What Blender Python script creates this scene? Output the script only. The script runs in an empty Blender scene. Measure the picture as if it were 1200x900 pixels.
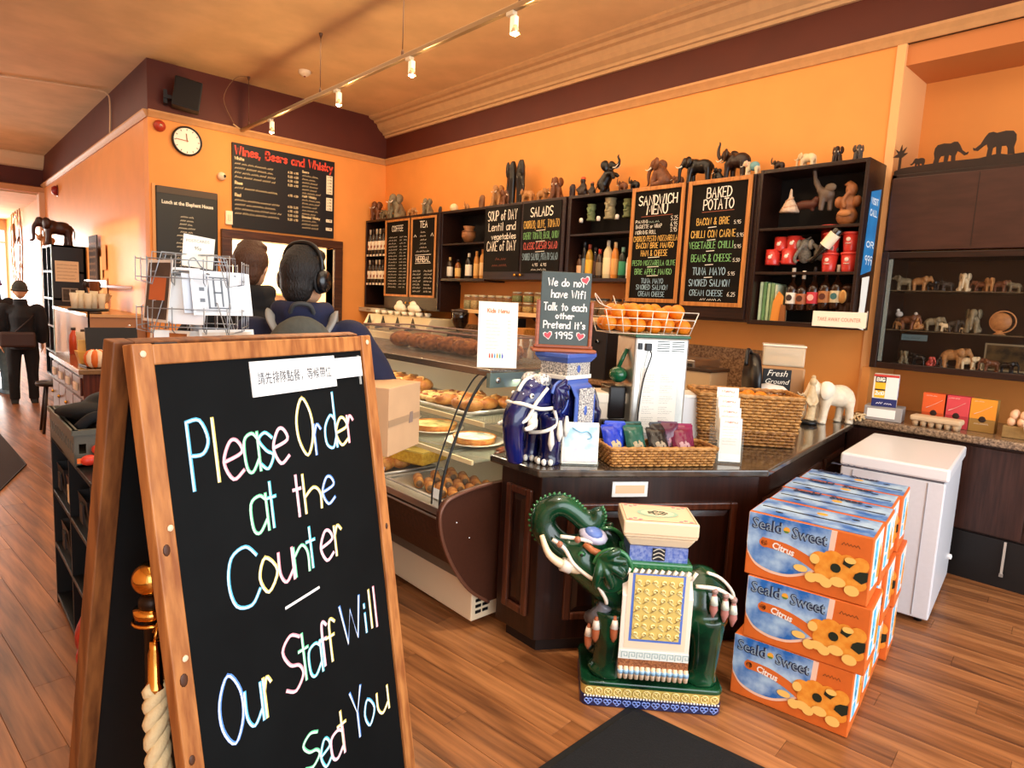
import bpy,bmesh,math,random
from mathutils import Matrix,Vector,Euler
R=math.radians
C=bpy.context.scene.collection
random.seed(7)

# ------------------------------------------------------------------ camera
cam_d=bpy.data.cameras.new('camera')
cam=bpy.data.objects.new('camera',cam_d)
C.objects.link(cam)
bpy.context.scene.camera=cam
cam_d.sensor_width=36.0
cam_d.lens=36.0*752.4/1200
cam_d.clip_start=0.05
cam_d.clip_end=200
_yaw,_pit,_rol=R(42.65),R(7.14),R(-2.8)
_f=Vector((math.sin(_yaw)*math.cos(_pit),math.cos(_yaw)*math.cos(_pit),-math.sin(_pit)))
_r=Vector((math.cos(_yaw),-math.sin(_yaw),0))
_d=_f.cross(_r)
_rr=_r*math.cos(_rol)+_d*math.sin(_rol)
_dd=-_r*math.sin(_rol)+_d*math.cos(_rol)
cam.matrix_world=Matrix(((_rr.x,-_dd.x,-_f.x,0),(_rr.y,-_dd.y,-_f.y,0),(_rr.z,-_dd.z,-_f.z,1.6),(0,0,0,1)))

# ------------------------------------------------------------------ world, lights, exposure
sc=bpy.context.scene
sc.view_settings.view_transform='Standard'
sc.view_settings.look='None'
sc.view_settings.gamma=1
sc.view_settings.use_curve_mapping=False
sc.view_settings.exposure=0.0
w=bpy.data.worlds.new('sky')
sc.world=w
w.use_nodes=True
w.node_tree.nodes['Background'].inputs[0].default_value=(0.93,0.96,1.0,1)
w.node_tree.nodes['Background'].inputs[1].default_value=1.5


def area(name,loc,rot,sx,sy,power,col):
    l=bpy.data.lights.new(name,'AREA')
    l.shape='RECTANGLE';l.size=sx;l.size_y=sy;l.energy=power;l.color=col
    o=bpy.data.objects.new(name,l);C.objects.link(o)
    o.location=loc;o.rotation_euler=rot
    return o


WARM=(1.0,0.76,0.50)
# daylight through the shop front behind the camera and the side windows on the left
area('shopfront_daylight',(1.5,-2.6,1.9),(R(80),0,0),6.5,2.6,230,(0.88,0.94,1.0))
area('side_window_daylight',(-2.5,14.5,2.2),(R(85),0,R(-90)),2.6,1.8,60,(1.0,0.86,0.7))
area('far_window_daylight',(0.2,25.5,1.9),(R(-90),0,0),3.0,2.4,600,(1.0,0.96,0.9))
sun_d=bpy.data.lights.new('sun','SUN');sun_d.energy=3.2;sun_d.angle=R(1.5);sun_d.color=(1.0,0.88,0.74)
sun=bpy.data.objects.new('sun',sun_d);C.objects.link(sun)
sun.rotation_euler=Vector((1,-0.22,-0.17)).to_track_quat('-Z','Y').to_euler()
# warm fill added under the ceiling for lamps assumed out of view
area('warm_fill_counter',(3.6,4.6,4.1),(0,0,0),2.0,6.5,105,WARM)
area('warm_fill_front',(1.4,1.0,4.1),(0,0,0),3.5,3.5,85,(1.0,0.82,0.60))
area('warm_fill_left',(0.0,8.0,4.1),(0,0,0),3.0,8.0,120,(1.0,0.80,0.56))

spd=bpy.data.lights.new('added_pool_spot','SPOT');spd.energy=300;spd.spot_size=R(40);spd.spot_blend=0.5;spd.shadow_soft_size=0.12;spd.color=(1.0,0.86,0.68)  # added spot for a bright pool on the floor, no fixture known
spo=bpy.data.objects.new('added_pool_spot',spd);C.objects.link(spo);spo.location=(1.35,1.2,4.1)
spo.rotation_euler=(Vector((1.5,1.55,0))-spo.location).to_track_quat('-Z','Y').to_euler()

# ------------------------------------------------------------------ materials
def lin(c):
    return c/12.92 if c<=0.04045 else ((c+0.055)/1.055)**2.4


def hexc(h):
    return tuple(lin(int(h[i:i+2],16)/255) for i in (0,2,4))+(1,)


MATS={}


def mat(h,rough=0.6,metal=0.0,noise=0.0,nscale=20,h2=None,bump=0.0,trans=0.0,emit=0.0,coat=0.0,stretch=None,alpha=1.0,ior=1.45,sheen=0.0,detail=4.0):
    key=(h,rough,metal,noise,nscale,h2,bump,trans,emit,coat,stretch,alpha,sheen,detail,ior)
    if key in MATS:
        return MATS[key]
    m=bpy.data.materials.new('m_'+h)
    m.use_nodes=True
    nt=m.node_tree;b=nt.nodes['Principled BSDF']
    c=hexc(h)
    b.inputs['Base Color'].default_value=c
    b.inputs['Roughness'].default_value=rough
    b.inputs['Metallic'].default_value=metal
    b.inputs['IOR'].default_value=ior
    if trans:b.inputs['Transmission Weight'].default_value=trans
    if coat:
        b.inputs['Coat Weight'].default_value=coat
        b.inputs['Coat Roughness'].default_value=0.08
    if sheen:b.inputs['Sheen Weight'].default_value=sheen
    if alpha<1:b.inputs['Alpha'].default_value=alpha
    if emit:
        b.inputs['Emission Color'].default_value=c
        b.inputs['Emission Strength'].default_value=emit
    if noise or h2 or bump:
        tc=nt.nodes.new('ShaderNodeTexCoord');mp=nt.nodes.new('ShaderNodeMapping')
        nz=nt.nodes.new('ShaderNodeTexNoise')
        nz.inputs['Scale'].default_value=nscale;nz.inputs['Detail'].default_value=detail
        nt.links.new(tc.outputs['Object'],mp.inputs[0]);nt.links.new(mp.outputs[0],nz.inputs[0])
        if stretch:mp.inputs['Scale'].default_value=stretch
        if noise or h2:
            rp=nt.nodes.new('ShaderNodeValToRGB')
            c2=hexc(h2) if h2 else tuple(x*(1-noise) for x in c[:3])+(1,)
            rp.color_ramp.elements[0].position=0.36;rp.color_ramp.elements[1].position=0.64
            rp.color_ramp.elements[0].color=c2;rp.color_ramp.elements[1].color=c
            nt.links.new(nz.outputs['Fac'],rp.inputs[0]);nt.links.new(rp.outputs[0],b.inputs['Base Color'])
        if bump:
            bp=nt.nodes.new('ShaderNodeBump');bp.inputs['Strength'].default_value=bump
            bp.inputs['Distance'].default_value=0.01
            nt.links.new(nz.outputs['Fac'],bp.inputs['Height']);nt.links.new(bp.outputs[0],b.inputs['Normal'])
    MATS[key]=m
    return m


def wood(h,h2,rough=0.4,sc_=(1,14,14),ns=4,coat=0.0,bump=0.05):
    return mat(h,rough,h2=h2,nscale=ns,stretch=sc_,coat=coat,bump=bump,detail=8.0)


# ------------------------------------------------------------------ mesh helpers
class M:
    """collects shapes; build() links them as one mesh object"""
    def __init__(s,xf=None):
        s.v=[];s.f=[];s.s=[];s.xf=xf

    def add(s,vs,fs,sm=False):
        n=len(s.v)
        if s.xf is not None:vs=[s.xf@Vector(v) for v in vs]
        s.v+=[tuple(v) for v in vs]
        s.f+=[tuple(n+i for i in f) for f in fs]
        s.s+=[sm]*len(fs)
        return s

    def box(s,x0,y0,z0,x1,y1,z1,rot=None,org=None):
        vs=[(x,y,z) for z in (z0,z1) for y in (y0,y1) for x in (x0,x1)]
        if rot is not None:
            o=Vector(org or ((x0+x1)/2,(y0+y1)/2,(z0+z1)/2))
            m=Euler(rot).to_matrix()
            vs=[o+m@(Vector(v)-o) for v in vs]
        return s.add(vs,[(0,2,3,1),(4,5,7,6),(0,1,5,4),(2,6,7,3),(0,4,6,2),(1,3,7,5)])

    def cb(s,c,d,rot=None):
        return s.box(c[0]-d[0]/2,c[1]-d[1]/2,c[2]-d[2]/2,c[0]+d[0]/2,c[1]+d[1]/2,c[2]+d[2]/2,rot)

    def tube(s,pts,r,n=8,sm=True,flat=1.0,closed=False):
        pts=[Vector(p) for p in pts];N=len(pts)
        rs=r if isinstance(r,(list,tuple)) else [r]*N
        vs=[];fs=[];up=None
        for i,p in enumerate(pts):
            if closed:t=pts[(i+1)%N]-pts[i-1]
            else:t=pts[min(i+1,N-1)]-pts[max(i-1,0)]
            if t.length<1e-9:t=Vector((0,0,1))
            t.normalize()
            if up is None:
                up=Vector((0,0,1)) if abs(t.z)<0.9 else Vector((1,0,0))
            a=t.cross(up)
            if a.length<1e-6:a=t.orthogonal()
            a.normalize();up=a.cross(t).normalized()
            for k in range(n):
                an=2*math.pi*k/n
                vs.append(p+a*math.cos(an)*rs[i]+up*math.sin(an)*rs[i]*flat)
        for i in range(N if closed else N-1):
            j=(i+1)%N
            for k in range(n):
                k2=(k+1)%n
                fs.append((i*n+k,i*n+k2,j*n+k2,j*n+k))
        if not closed:
            fs.append(tuple(reversed(range(n))));fs.append(tuple((N-1)*n+k for k in range(n)))
        return s.add(vs,fs,sm)

    def lathe(s,prof,c=(0,0,0),n=16,sm=True,sx=1.0,sy=1.0,cap=True):
        vs=[];fs=[]
        for (r,z) in prof:
            for k in range(n):
                a=2*math.pi*k/n
                vs.append((c[0]+r*sx*math.cos(a),c[1]+r*sy*math.sin(a),c[2]+z))
        L=len(prof)
        for i in range(L-1):
            for k in range(n):
                k2=(k+1)%n
                fs.append((i*n+k,i*n+k2,(i+1)*n+k2,(i+1)*n+k))
        if prof[0][0]>1e-5 and cap:fs.append(tuple(reversed(range(n))))
        if prof[-1][0]>1e-5 and cap and prof[0][0]>1e-5:fs.append(tuple((L-1)*n+k for k in range(n)))
        return s.add(vs,fs,sm)

    def ball(s,c,r,n=12,rot=None):
        r=(r,r,r) if isinstance(r,(int,float)) else r
        vs=[(0,0,-1)];h=max(5,n//2+1)
        for i in range(1,h):
            p=-math.pi/2+math.pi*i/h
            for k in range(n):
                a=2*math.pi*k/n
                vs.append((math.cos(p)*math.cos(a),math.cos(p)*math.sin(a),math.sin(p)))
        vs.append((0,0,1))
        m=Euler(rot).to_matrix() if rot else Matrix.Identity(3)
        vs=[Vector(c)+m@Vector((v[0]*r[0],v[1]*r[1],v[2]*r[2])) for v in vs]
        fs=[(0,1+(k+1)%n,1+k) for k in range(n)]
        for i in range(h-2):
            for k in range(n):
                k2=(k+1)%n;a=1+i*n;b=a+n
                fs.append((a+k,a+k2,b+k2,b+k))
        t=len(vs)-1;a=1+(h-2)*n
        fs+=[(a+k,a+(k+1)%n,t) for k in range(n)]
        return s.add(vs,fs,True)

    def prism(s,poly,a0,a1,axis=2,sm=False):
        """polygon extruded along an axis (0 x, 1 y, 2 z)"""
        def P(u,v,w):return ((w,u,v),(u,w,v),(u,v,w))[axis]
        n=len(poly)
        vs=[P(u,v,a0) for u,v in poly]+[P(u,v,a1) for u,v in poly]
        fs=[tuple(range(n)),tuple(reversed(range(n,2*n)))]
        fs+=[(i,i+n,(i+1)%n+n,(i+1)%n) for i in range(n)]
        return s.add(vs,fs,sm)

    def mesh(s,name,fix=True):
        me=bpy.data.meshes.new(name)
        me.from_pydata(s.v,[],s.f)
        me.polygons.foreach_set('use_smooth',s.s)
        if fix:
            b=bmesh.new();b.from_mesh(me)
            bmesh.ops.recalc_face_normals(b,faces=b.faces)
            b.to_mesh(me);b.free()
        me.update()
        return me

    def build(s,name,m,parent=None,bevel=0.0,loc=None,rz=0.0):
        return obj(name,s.mesh(name),m,parent,bevel,loc,rz)


def obj(name,me,m,parent=None,bevel=0.0,loc=None,rz=0.0):
    if m is not None:
        if me.materials:me.materials[0]=m
        else:me.materials.append(m)
    o=bpy.data.objects.new(name,me);C.objects.link(o)
    if parent is not None:o.parent=parent
    if loc is not None:o.location=loc
    if rz:o.rotation_euler=(0,0,rz)
    if bevel:
        b=o.modifiers.new('bevel','BEVEL');b.width=bevel;b.segments=2;b.limit_method='ANGLE';b.angle_limit=R(40)
    return o


def tag(o,label,cat=None,group=None,kind=None):
    if label:o['label']=label
    if cat:o['category']=cat
    if group:o['group']=group
    if kind:o['kind']=kind
    return o


def thing(name,label,cat,loc=(0,0,0),rz=0.0,group=None,scale=1.0):
    o=bpy.data.objects.new(name,None);C.objects.link(o)
    o.empty_display_size=0.1
    o.location=loc;o.rotation_euler=(0,0,rz);o.scale=(scale,)*3
    return tag(o,label,cat,group)


def structure(m,name,material,parent=None,bevel=0.0,label=None):
    o=m.build(name,material,parent,bevel)
    o['kind']='structure'
    if label:o['label']=label
    return o


def remesh(m,vox,smooth=4,ratio=None):
    me=m.mesh('tmp',fix=True)
    o=bpy.data.objects.new('tmp',me);C.objects.link(o)
    md=o.modifiers.new('r','REMESH');md.mode='VOXEL';md.voxel_size=vox;md.use_smooth_shade=True
    if smooth:
        sm=o.modifiers.new('s','SMOOTH');sm.iterations=smooth;sm.factor=0.5
    if ratio:
        dc=o.modifiers.new('d','DECIMATE');dc.ratio=ratio
    dg=bpy.context.evaluated_depsgraph_get()
    out=bpy.data.meshes.new_from_object(o.evaluated_get(dg))
    bpy.data.objects.remove(o);bpy.data.meshes.remove(me)
    out.polygons.foreach_set('use_smooth',[True]*len(out.polygons))
    return out


def smooth_pts(pts,k=5,closed=False):
    """Catmull-Rom through the points"""
    if len(pts)<3:return [Vector(p) for p in pts]
    P=[Vector(p) for p in pts];out=[]
    N=len(P)
    for i in range(N if closed else N-1):
        p0=P[(i-1)%N] if (closed or i>0) else P[0]
        p1=P[i];p2=P[(i+1)%N]
        p3=P[(i+2)%N] if (closed or i+2<N) else P[-1]
        for j in range(k):
            t=j/k
            out.append(0.5*((2*p1)+(p2-p0)*t+(2*p0-5*p1+4*p2-p3)*t*t+(3*p1-p0-3*p2+p3)*t**3))
    if not closed:out.append(P[-1])
    return out


# ------------------------------------------------------------------ handwriting: single-stroke letters
_G={
 'A':'7|0 0,3 10,6 0|1 4,5 4','B':'6|0 0,0 10|~0 10,4 10,5 8,4 5,0 5|~0 5,5 5,6 2,4 0,0 0','C':'6|~6 8,4 10,1 9,0 5,1 1,4 0,6 2',
 'D':'6|0 0,0 10|~0 10,4 9,6 5,4 1,0 0','E':'5|5 10,0 10,0 0,5 0|0 5,4 5','F':'5|5 10,0 10,0 0|0 5,4 5',
 'G':'6|~6 8,4 10,1 9,0 5,1 1,4 0,6 2,6 4|6 4,3 4','H':'6|0 0,0 10|6 0,6 10|0 5,6 5','I':'2|1 0,1 10','J':'5|~4 10,4 2,2 0,0 2',
 'K':'5|0 0,0 10|5 10,0 4|2 6,5 0','L':'5|0 10,0 0,5 0','M':'8|0 0,1 10,4 3,7 10,8 0','N':'6|0 0,0 10,6 0,6 10',
 'O':'6|~3 10,0 7,0 3,3 0,6 3,6 7,3 10','P':'6|0 0,0 10|~0 10,4 10,6 7,4 5,0 5','Q':'6|~3 10,0 7,0 3,3 0,6 3,6 7,3 10|4 3,7 -1',
 'R':'6|0 0,0 10|~0 10,4 10,6 7,4 5,0 5|3 5,6 0','S':'6|~6 9,3 10,0 8,2 5,5 4,6 2,3 0,0 1','T':'6|0 10,6 10|3 10,3 0',
 'U':'6|~0 10,0 3,3 0,6 3,6 10','V':'6|0 10,3 0,6 10','W':'8|0 10,2 0,4 8,6 0,8 10','X':'6|0 0,6 10|0 10,6 0','Y':'6|0 10,3 5,6 10|3 5,3 0',
 'Z':'6|0 10,6 10,0 0,6 0',
 'a':'5|~5 5,3 6,0 5,0 1,2 0,5 2|5 6,5 0','b':'5|0 10,0 0|~0 5,3 6,5 3,3 0,0 1','c':'5|~5 5,3 6,0 4,0 1,3 0,5 1','d':'5|~5 5,3 6,0 4,0 1,3 0,5 2|5 10,5 0',
 'e':'5|~0 3,5 4,4 6,2 6,0 3,2 0,5 1','f':'5|~5 9,3 10,2 8,2 0|0 6,4 6','g':'5|~5 5,3 6,0 5,0 1,2 0,5 2|~5 6,5 -2,2 -4,0 -2',
 'h':'5|0 10,0 0|~0 4,3 6,5 4,5 0','i':'2|1 6,1 0|1 8,1 9','j':'3|~2 6,2 -2,0 -4|2 8,2 9','k':'5|0 10,0 0|4 6,0 3|1 4,4 0','l':'2|1 10,1 0',
 'm':'7|0 6,0 0|~0 4,2 6,3 4,3 0|~3 4,5 6,7 4,7 0','n':'5|0 6,0 0|~0 4,3 6,5 4,5 0','o':'5|~2 6,0 3,2 0,5 3,2 6','p':'5|0 6,0 -4|~0 5,3 6,5 3,3 0,0 1',
 'q':'5|~5 5,3 6,0 4,0 1,3 0,5 2|5 6,5 -4','r':'4|0 6,0 0|~0 4,2 6,4 5','s':'4|~4 5,2 6,0 5,2 3,4 2,2 0,0 1','t':'4|2 9,2 0|0 6,4 6',
 'u':'5|~0 6,0 2,2 0,5 2|5 6,5 0','v':'5|0 6,2 0,5 6','w':'7|0 6,2 0,3 5,5 0,7 6','x':'5|0 0,5 6|0 6,5 0','y':'5|0 6,3 0|5 6,1 -4','z':'5|0 6,5 6,0 0,5 0',
 '0':'5|~2 10,0 7,0 3,2 0,5 3,5 7,2 10','1':'3|0 8,2 10,2 0','2':'5|~0 8,3 10,5 7,0 0|0 0,5 0','3':'5|~0 9,4 10,4 7,2 5,5 3,3 0,0 1','4':'5|4 0,4 10,0 3,5 3',
 '5':'5|5 10,1 10,0 6|~0 6,4 6,5 3,3 0,0 1','6':'5|~4 10,1 6,0 2,3 0,5 3,3 5,0 3','7':'5|0 10,5 10,2 0','8':'5|~3 5,0 8,3 10,5 8,3 5,0 2,3 0,5 2,3 5',
 '9':'5|~5 8,3 10,0 8,2 5,5 7|5 8,4 0',',':'2|1 1,0 -2','.':'2|1 0,1 1','-':'4|0 5,4 5',"'":'2|1 10,1 8','&':'6|~6 0,1 8,3 10,4 8,0 3,2 0,6 4',' ':'4|',
}


def glyph_strokes(ch):
    w_,*ss=_G.get(ch,_G[' ']).split('|')
    out=[]
    for q in ss:
        if not q:continue
        sm=q[0]=='~'
        pts=[Vector((float(a.split()[0])/10,float(a.split()[1])/10,0)) for a in q.lstrip('~').split(',')]
        closed=sm and (pts[0]-pts[-1]).length<1e-6
        out.append(smooth_pts(pts[:-1],4,True)+[pts[0]] if closed else smooth_pts(pts,4) if sm else pts)
    return float(w_)/10,out


def text_strokes(txt,gap=0.2):
    x=0;out=[]
    for i,ch in enumerate(txt):
        w_,ss=glyph_strokes(ch)
        for s_ in ss:out.append((i,[Vector((p.x+x,p.y,0)) for p in s_]))
        x+=w_+gap
    return x-gap,out


def ribbon(m,pts,w_,y=0.0):
    """flat pen stroke in the local x-z plane"""
    n=len(pts);vs=[]
    for i,p in enumerate(pts):
        t=pts[min(i+1,n-1)]-pts[max(i-1,0)]
        if t.length<1e-9:t=Vector((1,0,0))
        t.normalize();q=Vector((-t.y,t.x,0))*w_/2
        e=t*w_*0.4*(-1 if i==0 else (1 if i==n-1 else 0))
        vs+=[(p.x+q.x+e.x,y,p.y+q.y+e.y),(p.x-q.x+e.x,y,p.y-q.y+e.y)]
    m.add(vs,[(2*i,2*i+1,2*i+3,2*i+2) for i in range(n-1)])


def write(m,txt,x,z,h,width=None,pen=None,align='C',y=-0.002,shear=0.0,slope=0.0):
    """strokes of txt into M m; x,z = baseline anchor; h = cap height; width forces the line length"""
    L,ss=text_strokes(txt)
    sx=h if width is None else width/max(L,0.01)
    x0=x-(L*sx/2 if align=='C' else (L*sx if align=='R' else 0))
    pen=pen or h*0.11
    for i,s_ in ss:
        ribbon(m,[Vector((x0+p.x*sx+p.y*h*shear,z+p.y*h+(p.x*sx)*slope,0)) for p in s_],pen,y)
    return L*sx


def scribble(m,x0,x1,z,h,pen,y=-0.002,words=None):
    """a line of writing too small to read in the photograph"""
    x=x0
    while x<x1-h:
        wl=min(x1-x,h*random.uniform(2.0,5.5));k=max(2,int(wl/(h*0.5)))
        pts=[Vector((x+wl*i/k,z+(h if i%2 else 0)*random.uniform(0.55,1),0)) for i in range(k+1)]
        ribbon(m,pts,pen,y)
        x+=wl+h*0.9


def text(txt,size,m,parent,loc,rot=(R(90),0,0),align='CENTER',name='lettering',width=None,bold=0.0,shear=0.0):
    cu=bpy.data.curves.new('t','FONT');cu.body=txt;cu.size=size;cu.align_x=align;cu.offset=bold;cu.shear=shear
    cu.resolution_u=2
    o=bpy.data.objects.new('t',cu);C.objects.link(o)
    dg=bpy.context.evaluated_depsgraph_get()
    me=bpy.data.meshes.new_from_object(o.evaluated_get(dg))
    bpy.data.objects.remove(o)
    if width and len(me.vertices):
        xs=[v.co.x for v in me.vertices];L=max(xs)-min(xs)
        if L>0:
            for v in me.vertices:v.co.x*=width/L
    r=obj(name,me,m,parent)
    r.location=loc;r.rotation_euler=rot
    return r


# common materials
DARKWOOD=wood('2a130b','1a0a05',0.38)
DARKWOOD_V=wood('2e150c','1c0b06',0.34,(14,14,1),coat=0.15)
INSIDE=mat('0b0503',0.7,noise=0.3)  # shade inside the open shelves, put into a near-black colour
OAK=wood('c07c3c','9a5b28',0.42,(14,14,1))
BRASS=mat('d9a441',0.25,1.0)
STEEL=mat('c9c7c2',0.28,1.0,noise=0.1,nscale=60,stretch=(1,1,20))
CHROME=mat('dcdcdc',0.15,1.0)
BLACKP=mat('0b0b0d',0.4)
BLACKB=mat('1b1713',0.55,noise=0.35,nscale=9)
CHALK=mat('efe9dc',0.8)
WHITE=mat('efeee9',0.5)
PAPER=mat('f4f1e6',0.7)
GLASS=mat('ffffff',0.02,alpha=0.16)
GLASSM=None

GLASS=mat('a8b4ae',0.03,alpha=0.10)
# ------------------------------------------------------------------ the room
ORANGE=mat('ec9848',0.62,noise=0.06,nscale=2.5,bump=0.03)
MAROON=mat('561e0c',0.6,noise=0.12,nscale=3)
CREAM=mat('dcae80',0.6,noise=0.06,nscale=5)
CEIL=mat('e2bc88',0.85,noise=0.14,nscale=2.2)
XS,YC,XA,ZR,ZC=5.2,8.65,2.03,3.573,4.19

m=M();m.box(-2.7,-2.2,-0.06,6.0,26,-0.012)
floor=structure(m,'floor',mat('3c1d0e',0.7))
m=M();m.box(-2.7,-2.2,ZC,6.0,17.5,ZC+0.1);m.box(-2.7,17.5,3.42,6.0,26,3.52)
structure(m,'ceiling',CEIL)

# floor boards: each its own piece near the camera, the rest joined
def plank_mat(c1,c2):
    m_=mat(c1,0.36,h2=c2,nscale=2.2,stretch=(11,0.8,9),bump=0.06,detail=12.0)
    return m_
PM=[plank_mat('aa6e40','704324'),plank_mat('9e6439','683e20'),plank_mat('b27646','7a4a28'),plank_mat('9c643a','5a351d')]
th=R(6)
uu=Vector((math.cos(th),math.sin(th),0));vv=Vector((-math.sin(th),math.cos(th),0))
PW,PL=0.125,1.25
plank_me=[]
for k in range(2):
    mm=M();g=0.0005
    x0,x1,y0,y1=-PW/2+g,PW/2-g,-PL/2+g,PL/2-g;b=0.0009
    vs=[(x0,y0,-0.012),(x1,y0,-0.012),(x1,y1,-0.012),(x0,y1,-0.012),(x0,y0,-b),(x1,y0,-b),(x1,y1,-b),(x0,y1,-b),
          (x0+b,y0+b,0),(x1-b,y0+b,0),(x1-b,y1-b,0),(x0+b,y1-b,0)]
    fs=[(0,1,5,4),(1,2,6,5),(2,3,7,6),(3,0,4,7),(4,5,9,8),(5,6,10,9),(6,7,11,10),(7,4,8,11),(8,9,10,11)]
    mm.add(vs,fs);plank_me.append(mm)
pmesh=[]
for pm in PM:
    me=plank_me[0].mesh('floorboard',fix=False);me.materials.append(pm);pmesh.append(me)
cells=[]
for i in range(-14,50):
    off=((i*0.37)%1.0)*PL
    for j in range(-4,20):
        c=uu*(i*PW)+vv*(j*PL+off)
        if-2.7<c.x<5.95 and-2.1<c.y<25.5:
            cells.append((c,i,j))
def in_view(c):
    v=c-Vector((0,0,0));d_=v.x*math.sin(_yaw)+v.y*math.cos(_yaw);s_=v.x*math.cos(_yaw)-v.y*math.sin(_yaw)
    return d_>1.0 and abs(s_)<d_*0.86+0.4
cells.sort(key=lambda q:(0 if in_view(q[0]) else 1,q[0].length))
rest=[M() for _ in PM]
for n_,(c,i,j) in enumerate(cells):
    k=(i*7+j*13+(i*j)%5)%4
    if n_<290:
        o=bpy.data.objects.new('floorboard',pmesh[k]);C.objects.link(o);o.parent=floor
        o.location=c;o.rotation_euler=(0,0,th)
    else:
        mm=rest[k];mm.xf=Matrix.Translation(c)@Matrix.Rotation(th,4,'Z')
        mm.add(plank_me[0].v,plank_me[0].f)
for k,mm in enumerate(rest):
    o=mm.build('floorboards',PM[k],floor);o['kind']='stuff'

# walls
m=M();m.box(XS,1.76,0,XS+0.5,YC+0.1,ZR)
structure(m,'wall_right',ORANGE)
m=M();m.box(XS+0.5,-2.2,0,XS+0.62,1.77,ZR)
structure(m,'wall_recess',ORANGE)
m=M();m.box(XS,-2.2,ZR,XS+0.62,YC+0.1,ZC)
structure(m,'wall_upper_right',MAROON,label='maroon band of wall above the picture rail')
m=M();m.box(XA,YC,0,2.96,YC+0.2,ZR);m.box(4.37,YC,0,XS,YC+0.2,ZR)
m.box(2.96,YC,2.26,4.37,YC+0.2,ZR);m.box(2.96,YC,0,4.37,YC+0.2,1.05)
structure(m,'wall_back',ORANGE)
m=M();m.box(XA,YC,ZR,XS,YC+0.2,ZC)
structure(m,'wall_upper_back',MAROON,label='maroon band above the picture rail on the back wall')
LW=mat('e8b58a',0.5,noise=0.08,nscale=2)
m=M();m.box(XA,YC+0.2,0,XA+0.2,26,ZR)
structure(m,'wall_left',mat('ea9850',0.42,noise=0.07,nscale=2.5))
m=M();m.box(XA,YC+0.2,ZR,XA+0.2,17.6,ZC)
structure(m,'wall_upper_left',MAROON)
m=M();m.box(-2.8,-2.2,0,-2.7,10.2,ZC);m.box(-2.8,10.2,0,-2.7,16.6,1.0);m.box(-2.8,10.2,3.25,-2.7,16.6,ZC);m.box(-2.8,13.3,1.0,-2.7,13.5,3.25);m.box(-2.8,16.6,0,-2.7,26,ZC)
structure(m,'wall_side',mat('e6b684',0.7))
# picture rail
RAIL=mat('c8925c',0.55,noise=0.1,nscale=14)
def rail(name,x0,y0,x1,y1,nx,ny,prof,material,ext=0.0,label=None):
    """moulding: prof = (out, z) pairs, run from (x0,y0) to (x1,y1), out along (nx,ny)"""
    m=M();n=len(prof)
    vs=[]
    for (x,y) in ((x0,y0),(x1,y1)):
        for o_,z in prof:vs.append((x+nx*o_,y+ny*o_,z))
    fs=[(i,i+1,i+1+n,i+n) for i in range(n-1)]+[(n-1,0,n,2*n-1)]+[tuple(range(n)),tuple(range(n,2*n))]
    m.add(vs,fs)
    return structure(m,name,material,label=label)
RP=[(0,ZR-0.03),(0.015,ZR-0.03),(0.03,ZR+0.0),(0.05,ZR+0.03),(0.05,ZR+0.05),(0,ZR+0.05)]
rail('trim_1',XS,-2.2,XS,YC,-1,0,RP,RAIL,label='picture rail along the shelf wall')
rail('trim_2',XA,YC,XS,YC,0,-1,RP,RAIL,label='picture rail above the menu boards')
rail('trim_3',XA,YC,XA,17.3,-1,0,RP,RAIL,label='picture rail receding along the left wall')
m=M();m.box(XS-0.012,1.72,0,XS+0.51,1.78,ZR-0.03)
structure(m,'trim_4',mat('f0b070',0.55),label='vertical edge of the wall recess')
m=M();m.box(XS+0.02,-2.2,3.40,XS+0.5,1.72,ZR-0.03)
structure(m,'trim_5',mat('c8793c',0.6),label='shaded soffit of the recess')  # soffit shade put into a darker wall orange
# crown moulding with stepped, coved profile
CP=[(0,3.93),(0.03,3.93),(0.035,3.96),(0.06,3.965),(0.07,3.99),(0.12,4.02),(0.15,4.055),(0.17,4.10),(0.21,4.11),(0.22,4.14),(0.27,4.15),(0.3,4.17),(0.3,ZC),(0,ZC)]
rail('trim_6',XS,-2.2,XS,YC,-1,0,CP,mat('cda272',0.7,noise=0.08,nscale=12),label='stepped plaster crown moulding')
# header across the far end of the room
m=M();m.box(-2.7,17.3,3.5,XA,17.5,3.95)
structure(m,'wall_header',MAROON)
rail('trim_7',-2.7,17.3,XA,17.3,0,-1,[(0,3.93),(0.1,3.95),(0.22,4.05),(0.3,4.15),(0.3,ZC),(0,ZC)],mat('e0bd92',0.7),label='pale crown moulding over the far opening')
rail('trim_8',-2.7,17.3,XA,17.3,0,-1,[(0,3.42),(0.12,3.44),(0.14,3.55),(0,3.58)],mat('c98f5c',0.6),label='moulding under the far header')
m=M();m.box(1.93,17.15,0,2.03,17.5,3.45)
structure(m,'trim_9',mat('e2b489',0.6),label='door post at the far opening')
# far end window wall
m=M();m.box(-2.7,25.8,0,2.2,26,0.5);m.box(-2.7,25.8,3.1,2.2,26,3.45);m.box(2.0,25.8,0.5,2.2,26,3.1);m.box(-2.7,25.8,0.5,-2.4,26,3.1)
structure(m,'wall_far',mat('e8d2b4',0.7))
m=M()
for x in (-2.4,-1.0,0.4):m.box(x,25.82,0.5,x+0.06,25.9,3.1)
m.box(-2.4,25.82,2.7,2.0,25.9,2.74)
wf=structure(m,'window_1',mat('f4ead8',0.5))
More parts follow.
